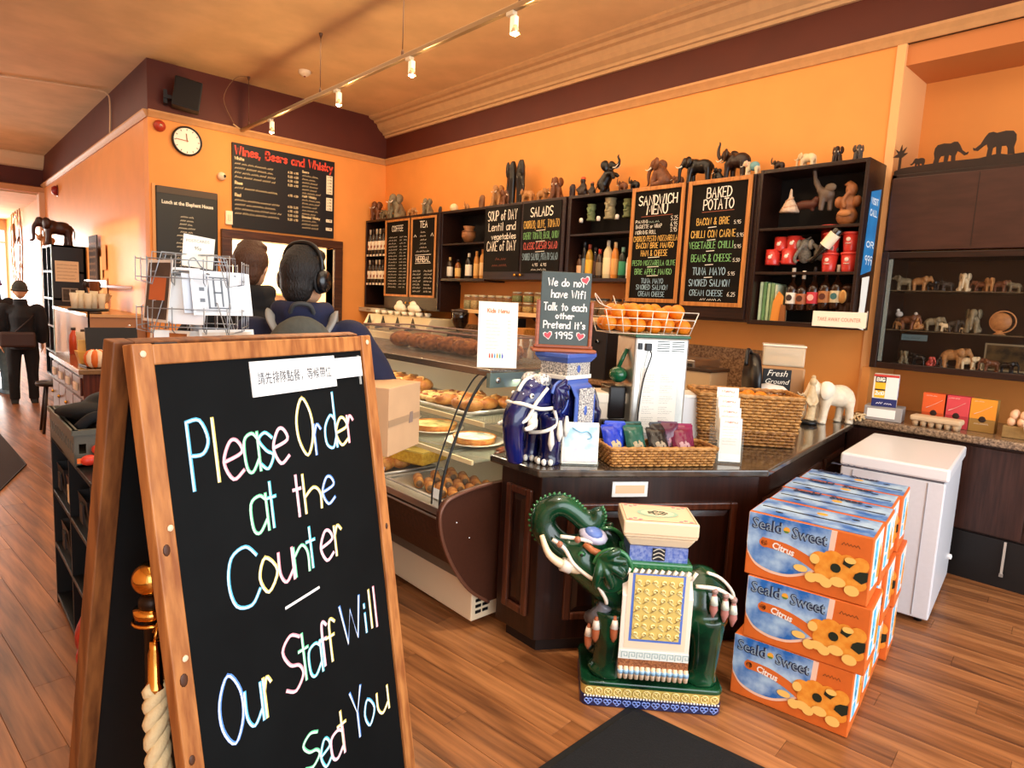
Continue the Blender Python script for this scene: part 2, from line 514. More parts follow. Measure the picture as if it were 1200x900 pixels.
# serving hatch in the back wall: dark frame and the bright room behind
m=M();m.box(2.83,YC-0.05,2.25,4.50,YC+0.22,2.36);m.box(2.83,YC-0.05,1.05,2.96,YC+0.22,2.25);m.box(4.37,YC-0.05,1.05,4.50,YC+0.22,2.25);m.box(2.83,YC-0.09,0.97,4.50,YC+0.22,1.05)
hatch=structure(m,'trim_10',wood('54301d','3a1f12',0.35),bevel=0.006,label='dark wooden frame of the lit serving hatch')
m=M();m.box(2.2,10.2,0,5.2,10.3,3);m.box(5.1,8.85,0,5.2,10.2,3);m.box(2.2,8.85,0,2.3,10.2,3)
structure(m,'wall_kitchen',mat('f5e9c8',0.6))
m=M();m.box(2.2,8.85,3.0,5.2,10.3,3.1);structure(m,'ceiling_kitchen',mat('f5efe0',0.7))
area('kitchen_strip_light',(3.6,9.5,2.9),(0,0,0),1.6,0.3,150,(1.0,0.88,0.66))
kc=thing('kitchen_shelf','kitchen shelf with pots seen through the bright serving hatch','shelf',(3.9,10.15,1.55))
m=M();m.box(-0.5,-0.25,0,0.5,0.04,0.03);m.build('shelf_board',mat('c9ad7c',0.5),kc)
m=M()
for x in (-0.45,0.42):m.box(x,-0.2,-0.15,x+0.03,0.04,0)
m.build('bracket',mat('8d7a5c',0.5),kc)
po=thing('cooking_pot','steel pot standing on the kitchen shelf behind the hatch','pot',(3.72,10.02,1.58))
m=M();m.lathe([(0.0,0),(0.1,0),(0.11,0.02),(0.11,0.16),(0.115,0.165),(0.10,0.165),(0.10,0.02),(0,0.02)]);m.build('body',STEEL,po)
m=M();m.tube([(0.11,0,0.12),(0.17,0,0.13),(0.17,0,0.1),(0.11,0,0.09)],0.007);m.build('handle',BLACKP,po)

# skirting on the shelf wall recess and left wall
m=M();m.box(XA-0.02,17.3,0,XA,25.8,0.12);m.box(XA-0.02,YC,0,XA,17.2,0.14)
structure(m,'baseboard_left',mat('5a3320',0.5))

# ceiling conduit and its rose
t=thing('ceiling_conduit','cream cable conduit bending from ceiling down the left maroon band','conduit')
m=M();m.tube(smooth_pts([(0.87,10.89,4.175),(1.4,10.7,4.175),(1.83,10.55,4.175),(1.98,10.5,4.14),(2.01,10.5,4.0),(2.01,10.55,3.63)],5),0.011,6);m.build('conduit_run',mat('e8c79c',0.5),t)
m=M();m.lathe([(0,-0.05),(0.05,-0.045),(0.065,-0.01),(0.065,0)],(0.8,10.9,4.19));m.build('ceiling_rose',mat('e8d3b4',0.5),t)
t=thing('smoke_detector','small round smoke detector on the ceiling above the hatch wall','detector',(3.45,7.6,4.19))
m=M();m.lathe([(0,-0.06),(0.035,-0.06),(0.06,-0.035),(0.07,-0.03),(0.07,0)]);m.build('body',mat('e9d5b8',0.4),t)
m=M();m.lathe([(0,-0.07),(0.012,-0.068),(0.014,-0.06)]);m.build('sensor',mat('8f2b20',0.3),t)

# ------------------------------------------------------------------ track lights
t=thing('track_rail','long ceiling-hung light track over the counter','light track',(3.08,3.0,3.6))
m=M();m.box(-0.02,0.0,-0.02,0.02,5.6,0.018);m.build('rail',mat('a58a66',0.35,0.6),t,0.004)
m=M();m.tube([(0.0,5.6,0.0),(-0.12,5.55,0.04)],0.008,6);m.build('end_feed',mat('c9a77a',0.5),t)
for yy in (3.42,5.36,1.9,0.45):
    m=M();m.tube([(0.0,yy,0.018),(0,yy,0.59)],0.004,6);m.lathe([(0.012,0.0),(0.012,0.04),(0.004,0.05)],(0,yy,0.015),8);m.lathe([(0.004,0.54),(0.02,0.58),(0.02,0.59)],(0,yy,0),8)
    m.build('suspension_rod',mat('6b4a30',0.4),t)
m=M();m.tube(smooth_pts([(0,5.36,0.59),(-0.15,5.4,0.54),(-0.25,5.5,0.3),(-0.1,5.58,0.05)],5),0.004,5);m.build('power_cable',mat('7d5a3a',0.5),t)
BULB=mat('ffd08a',0.3,emit=60.0)
def spot(y,label):
    t=thing('spotlight',label,'light',(3.08,y,3.58),group='small glass spotlights on the ceiling track')
    m=M();m.box(-0.022,-0.035,-0.028,0.022,0.035,0.0);m.build('adapter',mat('d8c8ac',0.4),t,0.004)
    m=M();m.box(-0.01,-0.045,-0.15,0.03,0.005,-0.03);m.build('lamp_holder',mat('ffe9c8',0.3,emit=0.5),t,0.006)
    m=M();m.lathe([(0.012,0),(0.022,-0.02),(0.032,-0.055),(0.03,-0.055),(0.018,-0.02)],(-0.005,-0.05,-0.10),14);m.build('reflector',mat('f0d8a8',0.2,0.6),t)
    m=M();m.ball((-0.005,-0.05,-0.145),0.026,10);m.build('bulb',BULB,t)
    l=bpy.data.lights.new('spotlight_bulb','POINT');l.energy=34;l.color=(1.0,0.66,0.32);l.shadow_soft_size=0.03
    lo=bpy.data.objects.new('spotlight_bulb',l);C.objects.link(lo);lo.location=(3.075,y-0.05,3.40)
for y,s_ in ((7.69,'nearest the back wall'),(6.06,'second from the back wall'),(4.79,'third from the back wall'),(3.53,'nearest the camera')):
    spot(y,'small glowing spotlight on the ceiling track, '+s_)

# ------------------------------------------------------------------ things on the back wall (local frame: x right, z up, facing -y)
WB=YC-0.001
t=thing('wall_speaker','black loudspeaker mounted high on the maroon corner wall','speaker',(2.40,8.46,3.66),R(-14))
m=M();m.box(-0.14,-0.11,0,0.15,0.1,0.33,(0,R(8),0));m.build('cabinet',mat('0d0a0a',0.5),t,0.012)
m=M();m.box(-0.125,-0.118,0.015,0.135,-0.108,0.315,(0,R(8),0));m.build('grille',mat('17100e',0.8,noise=0.5,nscale=300),t)
m=M();m.box(-0.24,-0.0,0.1,-0.13,0.12,0.14);m.box(-0.24,0.02,0.05,-0.2,0.14,0.2);m.build('bracket',BLACKP,t)
t=thing('fire_bell','round red fire alarm sounder beside the wall clock','alarm',(2.15,WB,3.46))
m=M(Matrix.Rotation(R(90),4,'X'));m.lathe([(0.065,0),(0.065,0.03),(0.05,0.06),(0.02,0.075),(0,0.076)]);m.build('dome',mat('b03a26',0.3),t)
m=M(Matrix.Rotation(R(90),4,'X'));m.lathe([(0.0,0.076),(0.016,0.078),(0.0,0.086)],n=10);m.build('centre_cap',mat('f0c8a0',0.3),t)
t=thing('wall_clock','round white wall clock with thin black rim','clock',(2.445,WB,3.345))
RX=Matrix.Rotation(R(90),4,'X')
m=M(RX);m.lathe([(0.168,0),(0.172,0.03),(0.165,0.045),(0.152,0.045),(0.150,0.02)],n=40);m.build('rim',mat('15110f',0.3),t)
m=M(RX);m.lathe([(0,0.024),(0.152,0.024)],n=40,sm=False);m.build('dial',mat('fbf3e0',0.5),t)
m=M()
for k in range(12):
    a=R(k*30);x,z=math.sin(a),math.cos(a)
    m.box(x*0.13-0.004,-0.0265,z*0.13-0.009,x*0.13+0.004,-0.0245,z*0.13+0.009,(0,a,0))
m.build('hour_mark',mat('6d5a48',0.6),t)
m=M();m.box(-0.006,-0.030,-0.01,0.006,-0.028,0.085,(0,R(-6),0),(0,0,0));m.build('hour_hand',mat('8d5a38',0.5),t)
m=M();m.box(-0.004,-0.033,-0.015,0.004,-0.031,0.125,(0,R(-86),0),(0,0,0));m.build('minute_hand',mat('b06a40',0.5),t)
t=thing('security_camera','small white dome camera left of the wines menu','camera',(2.84,WB,3.0))
m=M(RX);m.lathe([(0.05,0),(0.05,0.04),(0.04,0.07),(0,0.09)]);m.build('housing',mat('f6e3c2',0.4),t)
m=M(RX);m.ball((0.02,0.0,0.075),(0.02,0.02,0.018));m.build('lens',BLACKP,t)
t=thing('light_switch','small cream switch beside the lower corner of the wines menu','switch',(2.93,WB,2.42))
m=M();m.box(-0.045,-0.03,0,0.045,0,0.17);m.build('plate',mat('fbeccb',0.4),t,0.006)
m=M();m.box(-0.02,-0.04,0.05,0.02,-0.03,0.12);m.build('rocker',mat('f3dfba',0.4),t)

t=thing('wine_menu_board','large black wines, beers and whisky menu board on the back wall','menu board',(2.97,WB,2.39))
m=M();m.box(0,-0.03,0,1.39,0,1.05);m.build('panel',mat('0a080c',0.55),t)
m=M();write(m,'Wines, Beers and Whisky',0.695,0.91,0.10,1.32,0.02,y=-0.033);m.build('title_lettering',mat('e04a34',0.6),t)
m=M()
def col_text(rows):
    for (x0,x1,z,h) in rows:scribble(m,x0,x1,z,h,0.007,y=-0.033)
for z,head in ((0.845,'White'),(0.545,'Rose'),(0.395,'Red')):write(m,head,0.03,z,0.035,align='L',pen=0.008,y=-0.033)
for z in (0.79,0.735,0.68,0.625,0.49,0.34,0.285,0.23,0.175):
    scribble(m,0.03,0.03+random.uniform(0.42,0.62),z,0.026,0.0055,y=-0.033)
    for x in (0.72,0.80):write(m,random.choice(['4.50','5.25','4.95','6.50']),x,z,0.026,0.06,0.005,'L',y=-0.033)
for k in range(17):
    if k in (0,7,13):write(m,('Beers','Malt Whisky','Blended Whisky')[(0,7,13).index(k)],0.92,0.83-k*0.046,0.028,None,0.006,'L',y=-0.033)
    else:scribble(m,0.92,0.92+random.uniform(0.2,0.3),0.83-k*0.046,0.024,0.005,y=-0.033)
m.build('lettering',mat('efd9a8',0.7),t)
for z0,z1 in ((0.60,0.85),(0.375,0.55),(0.215,0.255),(0.10,0.14)):
    m=M();m.box(1.27,-0.034,z0,1.36,-0.03,z1);pl=m.build('price_label',mat('f7e8c8',0.7),t)
    m=M();z=z0+0.012
    while z<z1-0.02:write(m,'4.95',1.315,z,0.02,0.06,0.004,y=-0.035);z+=0.042
    m.build('price_lettering',mat('5b4636',0.7),pl)
t=thing('lunch_menu_board','dark lunch menu board standing behind the postcard rack','menu board',(2.09,WB,1.2))
m=M();m.box(0,-0.035,0,0.70,0,1.58);m.build('panel',mat('17170f',0.45),t,0.01)
m=M();m.box(0.01,-0.04,1.5,0.69,-0.035,1.58);m.build('top_strip',mat('4a3a28',0.5),t)
m=M();m.box(-0.035,-0.02,0,0,0,1.6);m.build('frame_edge',mat('d79a58',0.5),t)
text('Lunch at the Elephant House',0.06,mat('f3efdc',0.6),t,(0.35,-0.042,1.38),width=0.58,bold=0.002)
m=M();z=1.24
while z>0.45:
    w2=random.uniform(0.07,0.13);scribble(m,0.34-w2,0.34+w2,z,0.02,0.006,y=-0.038);z-=0.045
scribble(m,0.14,0.6,0.33,0.02,0.006,y=-0.038)
m.build('menu_lettering',mat('e6dcc0',0.7),t)

# left wall dressing, beyond the corner
t=thing('red_alarm','small red round alarm high on the left wall','alarm',(2.029,15.4,3.33))
m=M(Matrix.Rotation(R(-90),4,'Y'));m.lathe([(0.09,0),(0.09,0.05),(0.06,0.09),(0,0.1)]);m.build('dome',mat('8f1f1a',0.4),t)
m=M(Matrix.Rotation(R(-90),4,'Y'));m.lathe([(0.11,-0.01),(0.11,0.01),(0.09,0.012)]);m.build('back_plate',mat('6d1612',0.4),t)
t=thing('wheel_clock','huge skeleton wheel clock on the far left wall','clock',(2.0,22.3,2.5))
RY=Matrix.Rotation(R(-90),4,'Y')
m=M(RY)
for r in (1.35,0.8):m.tube([(r*math.cos(R(a)),r*math.sin(R(a)),0.03) for a in range(0,360,12)],0.018,6,closed=True)
m.build('ring',mat('b09a84',0.5),t)
for k in range(12):
    m=M(RY);a=R(k*30);m.tube([(0.85*math.cos(a),0.85*math.sin(a),0.03),(1.3*math.cos(a),1.3*math.sin(a),0.03)],0.02,5);m.build('numeral',mat('b09a84',0.5),t)
m=M(RY);m.tube([(0,0,0.05),(0.6,0.3,0.05)],0.03,5);m.tube([(0,0,0.05),(0.2,-0.9,0.05)],0.03,5);m.build('hands',mat('6d5848',0.5),t)
t=thing('wall_vent_box','small grey box on the left wall by the far opening','box',(1.97,16.9,2.3))
m=M();m.box(-0.03,-0.1,0,0.06,0.1,0.35);m.build('body',mat('b9a690',0.5),t,0.01)
m=M()
for k in range(5):m.box(-0.035,-0.08,0.05+k*0.05,-0.03,0.08,0.07+k*0.05)
m.build('louvre',mat('8d7c68',0.5),t)

# ------------------------------------------------------------------ shelf units on the long wall (front x=4.87; local x runs to the right, y into the wall)
XF=4.87
RZW=R(-90)
DW=wood('2c140b','1a0a05',0.36,(1,14,14))
FR=wood('c98440','a7652c',0.42,(14,14,1))
BOARD=mat('18130e',0.7,noise=0.35,nscale=6,ior=1.2)
DBOARD=mat('120d0a',0.6,noise=0.4,nscale=5,ior=1.25)


def unit(name,label,cat,y0,y1,z0,z1,shelves=(),dividers=(),depth=0.33,group=None):
    W=y0-y1
    t=thing(name,label,cat,(XF,y0,z0),RZW,group);H=z1-z0;k=0.025
    m=M();m.box(0,0,0,k,depth,H);m.box(W-k,0,0,W,depth,H);m.box(k,0,0,W-k,depth,0.035);m.box(k,0,H-0.03,W-k,depth,H)
    m.build('carcass',DW,t,0.003)
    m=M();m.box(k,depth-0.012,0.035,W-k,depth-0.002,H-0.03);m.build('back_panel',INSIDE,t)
    for s_ in shelves:
        m=M();m.box(k,0.005,s_-z0-0.02,W-k,depth-0.012,s_-z0);m.build('shelf',DW,t,0.002)
    return t,W,H


def door(t,x0,x1,z0,z1,frame,knob_side,panel=None):
    """door leaf with a chalk panel; returns the panel for lettering"""
    d=M();d.box(x0+0.003,-0.022,z0+0.003,x1-0.003,0,z1-0.003)
    dr=d.build('door',DW,t,0.003)
    return dr


def chalk_panel(dr,x0,x1,z0,z1,frame,fw=0.028):
    y=-0.022
    m=M();m.box(x0,y-0.008,z0,x1,y,z1);p=m.build('chalkboard',BOARD if frame else DBOARD,dr)
    if frame:
        m=M()
        m.box(x0,y-0.02,z0,x0+fw,y,z1);m.box(x1-fw,y-0.02,z0,x1,y,z1)
        m.box(x0+fw,y-0.02,z0,x1-fw,y,z0+fw);m.box(x0+fw,y-0.02,z1-fw,x1-fw,y,z1)
        m.build('board_frame',FR,dr,0.003)
    return p


def knob(dr,x,z):
    m=M(RX);m.xf=Matrix.Translation((x,-0.022,z))@Matrix.Rotation(R(90),4,'X')
    m.lathe([(0.006,0),(0.006,0.012),(0.016,0.02),(0.017,0.028),(0.01,0.035),(0,0.036)],n=12)
    m.build('knob',BRASS,dr)


COL=dict(w='f2ecdc',y='f0c060',g='86c47a',r='e0685c',t='a9bfb4',b='9cbccc',o='e08a3c',d='8c4a30')


def lines(dr,x0,x1,z0,z1,rows,y=-0.0315):
    """rows: (text, vertical position 0 top..1 bottom of the baseline, height fraction, colour, width fraction, centre)"""
    W=x1-x0;H=z1-z0;by={}
    for row in rows:
        tx_,v,h,c,wf=row[:5];cx=row[5] if len(row)>5 else 0.5
        m=by.setdefault(c,M())
        if tx_=='~':scribble(m,x0+W*(cx-wf/2),x0+W*(cx+wf/2),z1-v*H,h*H,h*H*0.2,y)
        elif tx_=='-':ribbon(m,[Vector((x0+W*(cx-wf/2),z1-v*H,0)),Vector((x0+W*(cx+wf/2),z1-v*H+0.004,0))],h*H,y)
        else:write(m,tx_,x0+W*cx,z1-v*H,h*H,wf*W,min(max(h*H*0.15,0.006),wf*W/len(tx_)*0.2),y=y)
    for c,m in by.items():
        m.build('lettering',mat(COL[c],0.8),dr)


ZT=2.70
# 1 wine rack in the corner
Y0,Y1=8.62,8.03
rack,W_,H_=unit('wine_rack','open dark wine rack at the corner end of the shelf wall, two rows of bottles','shelf',Y0,Y1,1.45,ZT,(2.21,1.80))
for row,(zz,rn) in enumerate(((2.21,'upper'),(1.80,'lower'))):
    m=M()
    for k in range(6):m.box(0.045+k*0.09,-0.004,zz-1.45-0.028,0.095+k*0.09,0.0,zz-1.45+0.0)
    o=m.build('price_tag',mat('efe3cd',0.6),rack)


def bottle_mesh(h=0.3,r=0.037,neck=0.014,lab=(0.18,0.52),shoulder=0.62):
    g=[(0,0.004),(r*0.9,0),(r,0.01),(r,h*shoulder),(r*0.85,h*(shoulder+0.07)),(neck*1.15,h*(shoulder+0.17)),(neck,h*0.86),(neck,h*0.97),(neck*1.1,h*0.975),(neck*1.1,h),(0,h)]
    a=M();a.lathe(g,n=14)
    b=M();b.lathe([(r+0.0008,h*lab[0]),(r+0.0012,h*lab[0]+0.001),(r+0.0012,h*lab[1]),(r+0.0008,h*lab[1]+0.001)],n=14)
    c=M();c.lathe([(neck+0.002,h*0.80),(neck+0.0025,h*0.97),(neck+0.002,h+0.002),(0,h+0.003)],n=12)
    return a.mesh('glass'),b.mesh('bottle_label'),c.mesh('cap')


BM={}
def bottle(loc,h,glass,lab,cap,label,group=None,r=0.037,shape='wine',logo=None,name='bottle'):
    key=(h,r,shape)
    if key not in BM:
        BM[key]=bottle_mesh(h,r,**{'wine':{},'beer':dict(neck=0.012,lab=(0.16,0.42),shoulder=0.5),'spirit':dict(lab=(0.12,0.55),shoulder=0.68,neck=0.015)}[shape])
    a,b,c=BM[key]
    t=thing(name,label,'bottle',loc,group=group)
    for n_,me,mm in (('glass',a,glass),('bottle_label',b,lab),('cap',c,cap)):
        me2=me.copy();obj(n_,me2,mm,t)
    if logo:
        m=M(RY);m.xf=Matrix.Translation((-r-0.002,0,h*0.3))@Matrix.Rotation(R(-90),4,'Y')
        m.lathe([(0.0,0.001),(r*0.55,0.001)],n=14,sm=False);m.build('emblem',mat(logo,0.6),t)
    return t


GLD=mat('1c1610',0.12,coat=0.6)
ORD=['leftmost','second from left','third from left','fourth from left','fifth from left','sixth from left','seventh from left','eighth from left','ninth from left','tenth from left']
for row,(zz,rn) in enumerate(((2.21,'upper'),(1.80,'lower'))):
    for k in range(6):
        bottle((4.915,Y0-0.065-k*0.092,zz),0.36 if row==0 else 0.33,GLD,mat('f0e2c8',0.6,noise=0.2,nscale=40),mat(('b9a58c','3a2a22','c9b79a')[k%3],0.4),
               'dark wine bottle with cream label, %s in %s row of the rack'%(ORD[k],rn),'wine bottles in the corner rack',name='wine_bottle',logo='8d4a32')
t=thing('paper_cup','dark paper cup with black lid on the bottom shelf of the wine rack','cup',(5.0,8.17,1.485))
m=M();m.lathe([(0,0),(0.03,0),(0.04,0.1),(0,0.1)]);m.build('cup',mat('4b423c',0.6),t)
m=M();m.lathe([(0.043,0.1),(0.043,0.11),(0.036,0.12),(0,0.12)]);m.build('lid',BLACKP,t)
t=thing('grey_case','flat grey plastic case under the wine rack','box',(4.95,8.35,1.38))
m=M();m.box(-0.16,-0.3,0,0.16,0.3,0.06);m.build('body',mat('b9ab93',0.5),t,0.01)
m=M();m.box(-0.163,-0.06,0.02,-0.16,0.06,0.045);m.build('latch',mat('7d7364',0.5),t)

# 2 coffee and tea doors
Y0,Y1=8.03,6.74;Z0=1.45
cab,W_,H_=unit('wall_cabinet','tall dark wall cabinet with coffee and tea chalkboard doors','cabinet',Y0,Y1,Z0,ZT)
d1=door(cab,0.0,W_/2,0.02,H_-0.01,1,1);chalk_panel(d1,0.02,W_/2-0.02,0.17,H_-0.04,True);knob(d1,W_/2-0.05,0.09)
rows=[('COFFEE',0.13,0.075,'w',0.5)]
for k in range(17):rows+=[('~',0.22+k*0.043,0.02,'w',0.38,0.3),('~',0.22+k*0.043,0.018,'w',0.13,0.68),('~',0.22+k*0.043,0.018,'w',0.13,0.86)]
lines(d1,0.05,W_/2-0.05,0.2,H_-0.07,rows)
d2=door(cab,W_/2,W_,0.02,H_-0.01,1,1);chalk_panel(d2,W_/2+0.02,W_-0.06,0.17,H_-0.04,True);knob(d2,W_/2+0.05,0.09)
rows=[('TEA',0.11,0.08,'w',0.34),('~',0.18,0.02,'w',0.25),('~',0.23,0.02,'w',0.3),('~',0.28,0.02,'w',0.25),('~',0.33,0.02,'w',0.3),('~',0.38,0.02,'w',0.3),('~',0.43,0.02,'w',0.6),
        ('~',0.23,0.04,'w',0.1,0.12),('~',0.23,0.04,'w',0.1,0.88),('-',0.47,0.006,'w',0.7),('HERBAL',0.56,0.07,'w',0.62),('-',0.58,0.006,'w',0.7)]
for k in range(7):rows+=[('~',0.69+k*0.045,0.025,'w',0.34,0.24),('~',0.69+k*0.045,0.025,'w',0.34,0.74)]
lines(d2,W_/2+0.05,W_-0.09,0.2,H_-0.07,rows)

# 3 open shelf with spirits
ZS=1.86
Y0,Y1=6.74,5.86
unit('open_wall_shelf','short open dark shelf of spirit bottles between the tea and soup boards','shelf',Y0,Y1,ZS-0.02,ZT,(2.30,))
m=M();m.box(1.29,0,0,1.31,0.33,0.36);m.build('end_panel',DW,cab,0.002)

# 4 soup and salads doors
Y0,Y1=5.86,4.56
cab,W_,H_=unit('wall_cabinet','short dark wall cabinet with soup of the day and salads chalkboard doors','cabinet',Y0,Y1,ZS,ZT)
d1=door(cab,0.0,W_*0.48,0.0,H_,0,1);chalk_panel(d1,0.012,W_*0.48-0.012,0.09,H_-0.03,False);knob(d1,W_*0.48-0.05,0.05)
lines(d1,0.03,W_*0.48-0.03,0.1,H_-0.04,[('SOUP of DAY',0.2,0.15,'w',0.86),('Lentil and',0.36,0.12,'w',0.8),('vegetables',0.5,0.09,'w',0.72,0.56),('CAKE of DAY',0.68,0.15,'w',0.86),('~',0.83,0.04,'d',0.3),('~',0.93,0.04,'d',0.5)])
d2=door(cab,W_*0.48,W_-0.03,0.0,H_,0,1);chalk_panel(d2,W_*0.48+0.03,W_-0.08,0.07,H_-0.03,False);knob(d2,W_*0.48+0.04,0.05)
lines(d2,W_*0.48+0.05,W_-0.1,0.09,H_-0.04,[('SALADS',0.19,0.13,'w',0.62),('CHORIZO, OLIVE, TOMATO',0.36,0.11,'y',1.0),('-',0.40,0.008,'w',0.25),('CHERRY TOMATO, BASIL, ONION',0.52,0.1,'g',1.0),('-',0.56,0.008,'w',0.25),('CLASSIC CAESAR SALAD',0.67,0.1,'r',0.95),('-',0.71,0.008,'w',0.25),('SMOKED SALMON, POTATO SALAD',0.83,0.1,'b',1.0),('4.95  6.95',0.92,0.04,'w',0.4),('~',0.985,0.03,'w',0.45)])

# 5 open shelf with spirits, right
Y0,Y1=4.56,3.75
unit('open_wall_shelf','short open dark shelf with carved mugs above coloured spirit bottles','shelf',Y0,Y1,ZS-0.01,ZT,(2.32,))

# 6 sandwich and baked potato doors
Y0,Y1=3.75,2.55;Z0=1.54
cab,W_,H_=unit('wall_cabinet','tall dark wall cabinet with sandwich menu and baked potato chalkboard doors','cabinet',Y0,Y1,Z0,ZT)
xm=0.575
d1=door(cab,0.0,xm,0.02,H_-0.005,1,1);chalk_panel(d1,0.0,xm-0.02,0.13,H_-0.01,True,0.034);knob(d1,xm-0.06,0.07)
lines(d1,0.045,xm-0.065,0.17,H_-0.06,[('SANDWICH',0.115,0.085,'w',0.86),('MENU',0.205,0.085,'w',0.46),('-',0.225,0.006,'d',0.7),('PANINI',0.285,0.028,'w',0.28,0.16),('~',0.285,0.02,'t',0.35,0.45),('5.25',0.275,0.04,'w',0.14,0.9),('BAGUETTE or WRAP',0.335,0.034,'w',0.6,0.33),
    ('6.95',0.33,0.04,'w',0.14,0.9),('MORNING ROLL',0.39,0.034,'w',0.48,0.27),('3.95',0.38,0.04,'w',0.14,0.9),('CHORIZO PESTO MOZZARELLA',0.46,0.05,'y',1.0),('BACON BRIE MANGO',0.525,0.05,'y',0.85),('HAM & CHEESE',0.60,0.055,'y',0.6),('-',0.615,0.006,'w',0.25),
    ('PESTO MOZZARELLA OLIVE',0.69,0.048,'g',0.98),('-',0.705,0.006,'w',0.25),('BRIE APPLE MANGO',0.775,0.052,'g',0.84),('-',0.79,0.006,'w',0.25),('TUNA MAYO',0.86,0.045,'b',0.5),('SMOKED SALMON',0.92,0.045,'b',0.72),('CREAM CHEESE',0.985,0.045,'b',0.6)])
d2=door(cab,xm,W_-0.02,0.02,H_-0.005,1,1);chalk_panel(d2,xm+0.012,W_-0.04,0.115,H_-0.01,True,0.034);knob(d2,xm+0.04,0.06)
lines(d2,xm+0.06,W_-0.085,0.16,H_-0.06,[('BAKED',0.105,0.085,'w',0.46),('POTATO',0.205,0.085,'w',0.56),('-',0.225,0.006,'d',0.6),('BACON & BRIE',0.335,0.058,'y',0.62,0.42),('-',0.36,0.006,'w',0.15,0.42),('CHILLI CON CARNE',0.445,0.06,'y',0.84,0.44),('-',0.47,0.006,'w',0.15,0.42),
    ('VEGETABLE CHILLI',0.54,0.058,'g',0.84,0.42),('-',0.565,0.006,'w',0.15,0.42),('BEANS & CHEESE',0.655,0.062,'g',0.76,0.44),('-',0.685,0.006,'w',0.15,0.42),('TUNA MAYO',0.77,0.062,'b',0.62,0.42),('-',0.795,0.006,'w',0.15,0.42),('SMOKED SALMON',0.87,0.058,'b',0.78,0.44),('CREAM CHEESE',0.955,0.05,'b',0.64,0.4),
    ('5.95',0.34,0.03,'w',0.12,0.88),('5.95',0.45,0.03,'w',0.12,0.95),('5.95',0.545,0.03,'w',0.12,0.92),('5.50',0.66,0.03,'w',0.12,0.92),('5.95',0.775,0.03,'w',0.12,0.85),('6.25',0.955,0.035,'w',0.14,0.88),('~',0.995,0.02,'w',0.4)])

# 7 open shelf on the right
Y0,Y1=2.55,1.76;Z0=1.53
u7,W_,H_=unit('open_wall_shelf','tall open dark shelf with figurines, red mugs and beer bottles','shelf',Y0,Y1,Z0,ZT+0.02,(2.275,1.94))
t=thing('poster','blue information poster on the side of the tall open shelf','poster',(4.9,1.757,1.92),0)
m=M();m.prism([(0.02,0.0),(0.20,0.04),(0.23,0.62),(0.05,0.58)],-0.003,0.0,1);m.build('sheet',mat('2f86c4',0.5,h2='1f6fae',nscale=5),t)
m=M()
for k in range(4):write(m,('VISIT','CALL','OR','999')[k],0.125,(0.5,0.42,0.2,0.08)[k],0.04 if k !=3 else 0.06,0.13,0.009,y=-0.0045)
m.build('lettering',mat('eaf4fa',0.7),t)
t=thing('paper_strip','long curling white paper strip below the blue poster','paper',(4.89,1.75,1.55))
m=M();m.prism([(0.02,0.0),(0.17,-0.02),(0.15,0.10),(0.17,0.37),(0.04,0.35),(0.05,0.15)],-0.006,-0.003,1);m.build('sheet',PAPER,t)
m=M();m.tube([(0.18,-0.004,0.05),(0.21,-0.01,0.0),(0.2,-0.01,0.12)],0.004,5);m.build('loop',mat('e9e0cf',0.6),t)
t=thing('take_away_sign','white take away counter sign hanging below the tall open shelf','sign',(4.86,2.03,1.545),RZW)
m=M();m.box(0,-0.008,0,0.37,-0.004,0.11);m.build('card',mat('f3e9d4',0.6),t)
text('TAKE AWAY COUNTER',0.04,mat('c88a72',0.7),t,(0.185,-0.0095,0.04),width=0.3)

# ------------------------------------------------------------------ spirits, mugs, beers
SP=[ # px-based spots on shelf 3 (offline), then shelf 5
    (6.705,1.875,0.270,'3a2a1c','f3e6cf','d9b070',0.040,'cream-labelled dark whisky bottle on the shelf beside the tea board'),
    (6.535,1.875,0.240,'8d4f1c','e9b96a','2a1a12',0.038,'short amber bottle with orange label on the shelf beside the tea board'),
    (6.319,1.875,0.310,'1f1812','f2e4cc','e9dcc4',0.043,'dark bottle with broad white label on the shelf beside the tea board'),
    (6.169,1.875,0.330,'c9853c','e6b468','d99a50',0.034,'tall pale amber bottle on the shelf beside the tea board'),
    (6.055,1.875,0.350,'d79a52','ecc791','c98a48',0.036,'tall honey-coloured bottle on the shelf beside the tea board'),
    (5.967,1.875,0.300,'b36a2c','e3a860','8d4a20',0.030,'amber bottle beside the soup board on the shelf beside the tea board'),
    (4.493,1.885,0.240,'5a3a24','e9b98a','3a2418',0.032,'brown bottle with pale round label on the shelf beside the salads board'),
    (4.435,1.885,0.370,'1d1814','6d7d84','20242a',0.024,'slim black bottle on the shelf beside the salads board'),
    (4.366,1.885,0.340,'b98a2c','f0b43c','8d3a20',0.038,'yellow-labelled bottle with dark stopper on the shelf beside the salads board'),
    (4.287,1.885,0.310,'1a1210','4a2a1c','1a1210',0.020,'very slim dark bottle on the shelf beside the salads board'),
    (4.231,1.885,0.290,'3a2a20','7d6a50','b03a24',0.034,'dark bottle with red cap on the shelf beside the salads board'),
    (4.128,1.885,0.370,'e3d2a0','f2dfae','cfc8b4',0.045,'large clear gin bottle on the shelf beside the salads board'),
    (4.037,1.885,0.350,'e08a38','eaa860','f0c890',0.036,'orange liqueur bottle on the shelf beside the salads board'),
    (3.943,1.885,0.300,'20302a','3f9a72','8dbcae',0.036,'dark bottle with green label on the shelf beside the salads board'),
    (3.851,1.885,0.270,'e9d8c4','f3e9dc','d1522c',0.036,'white bottle with red stopper on the shelf beside the salads board'),
]
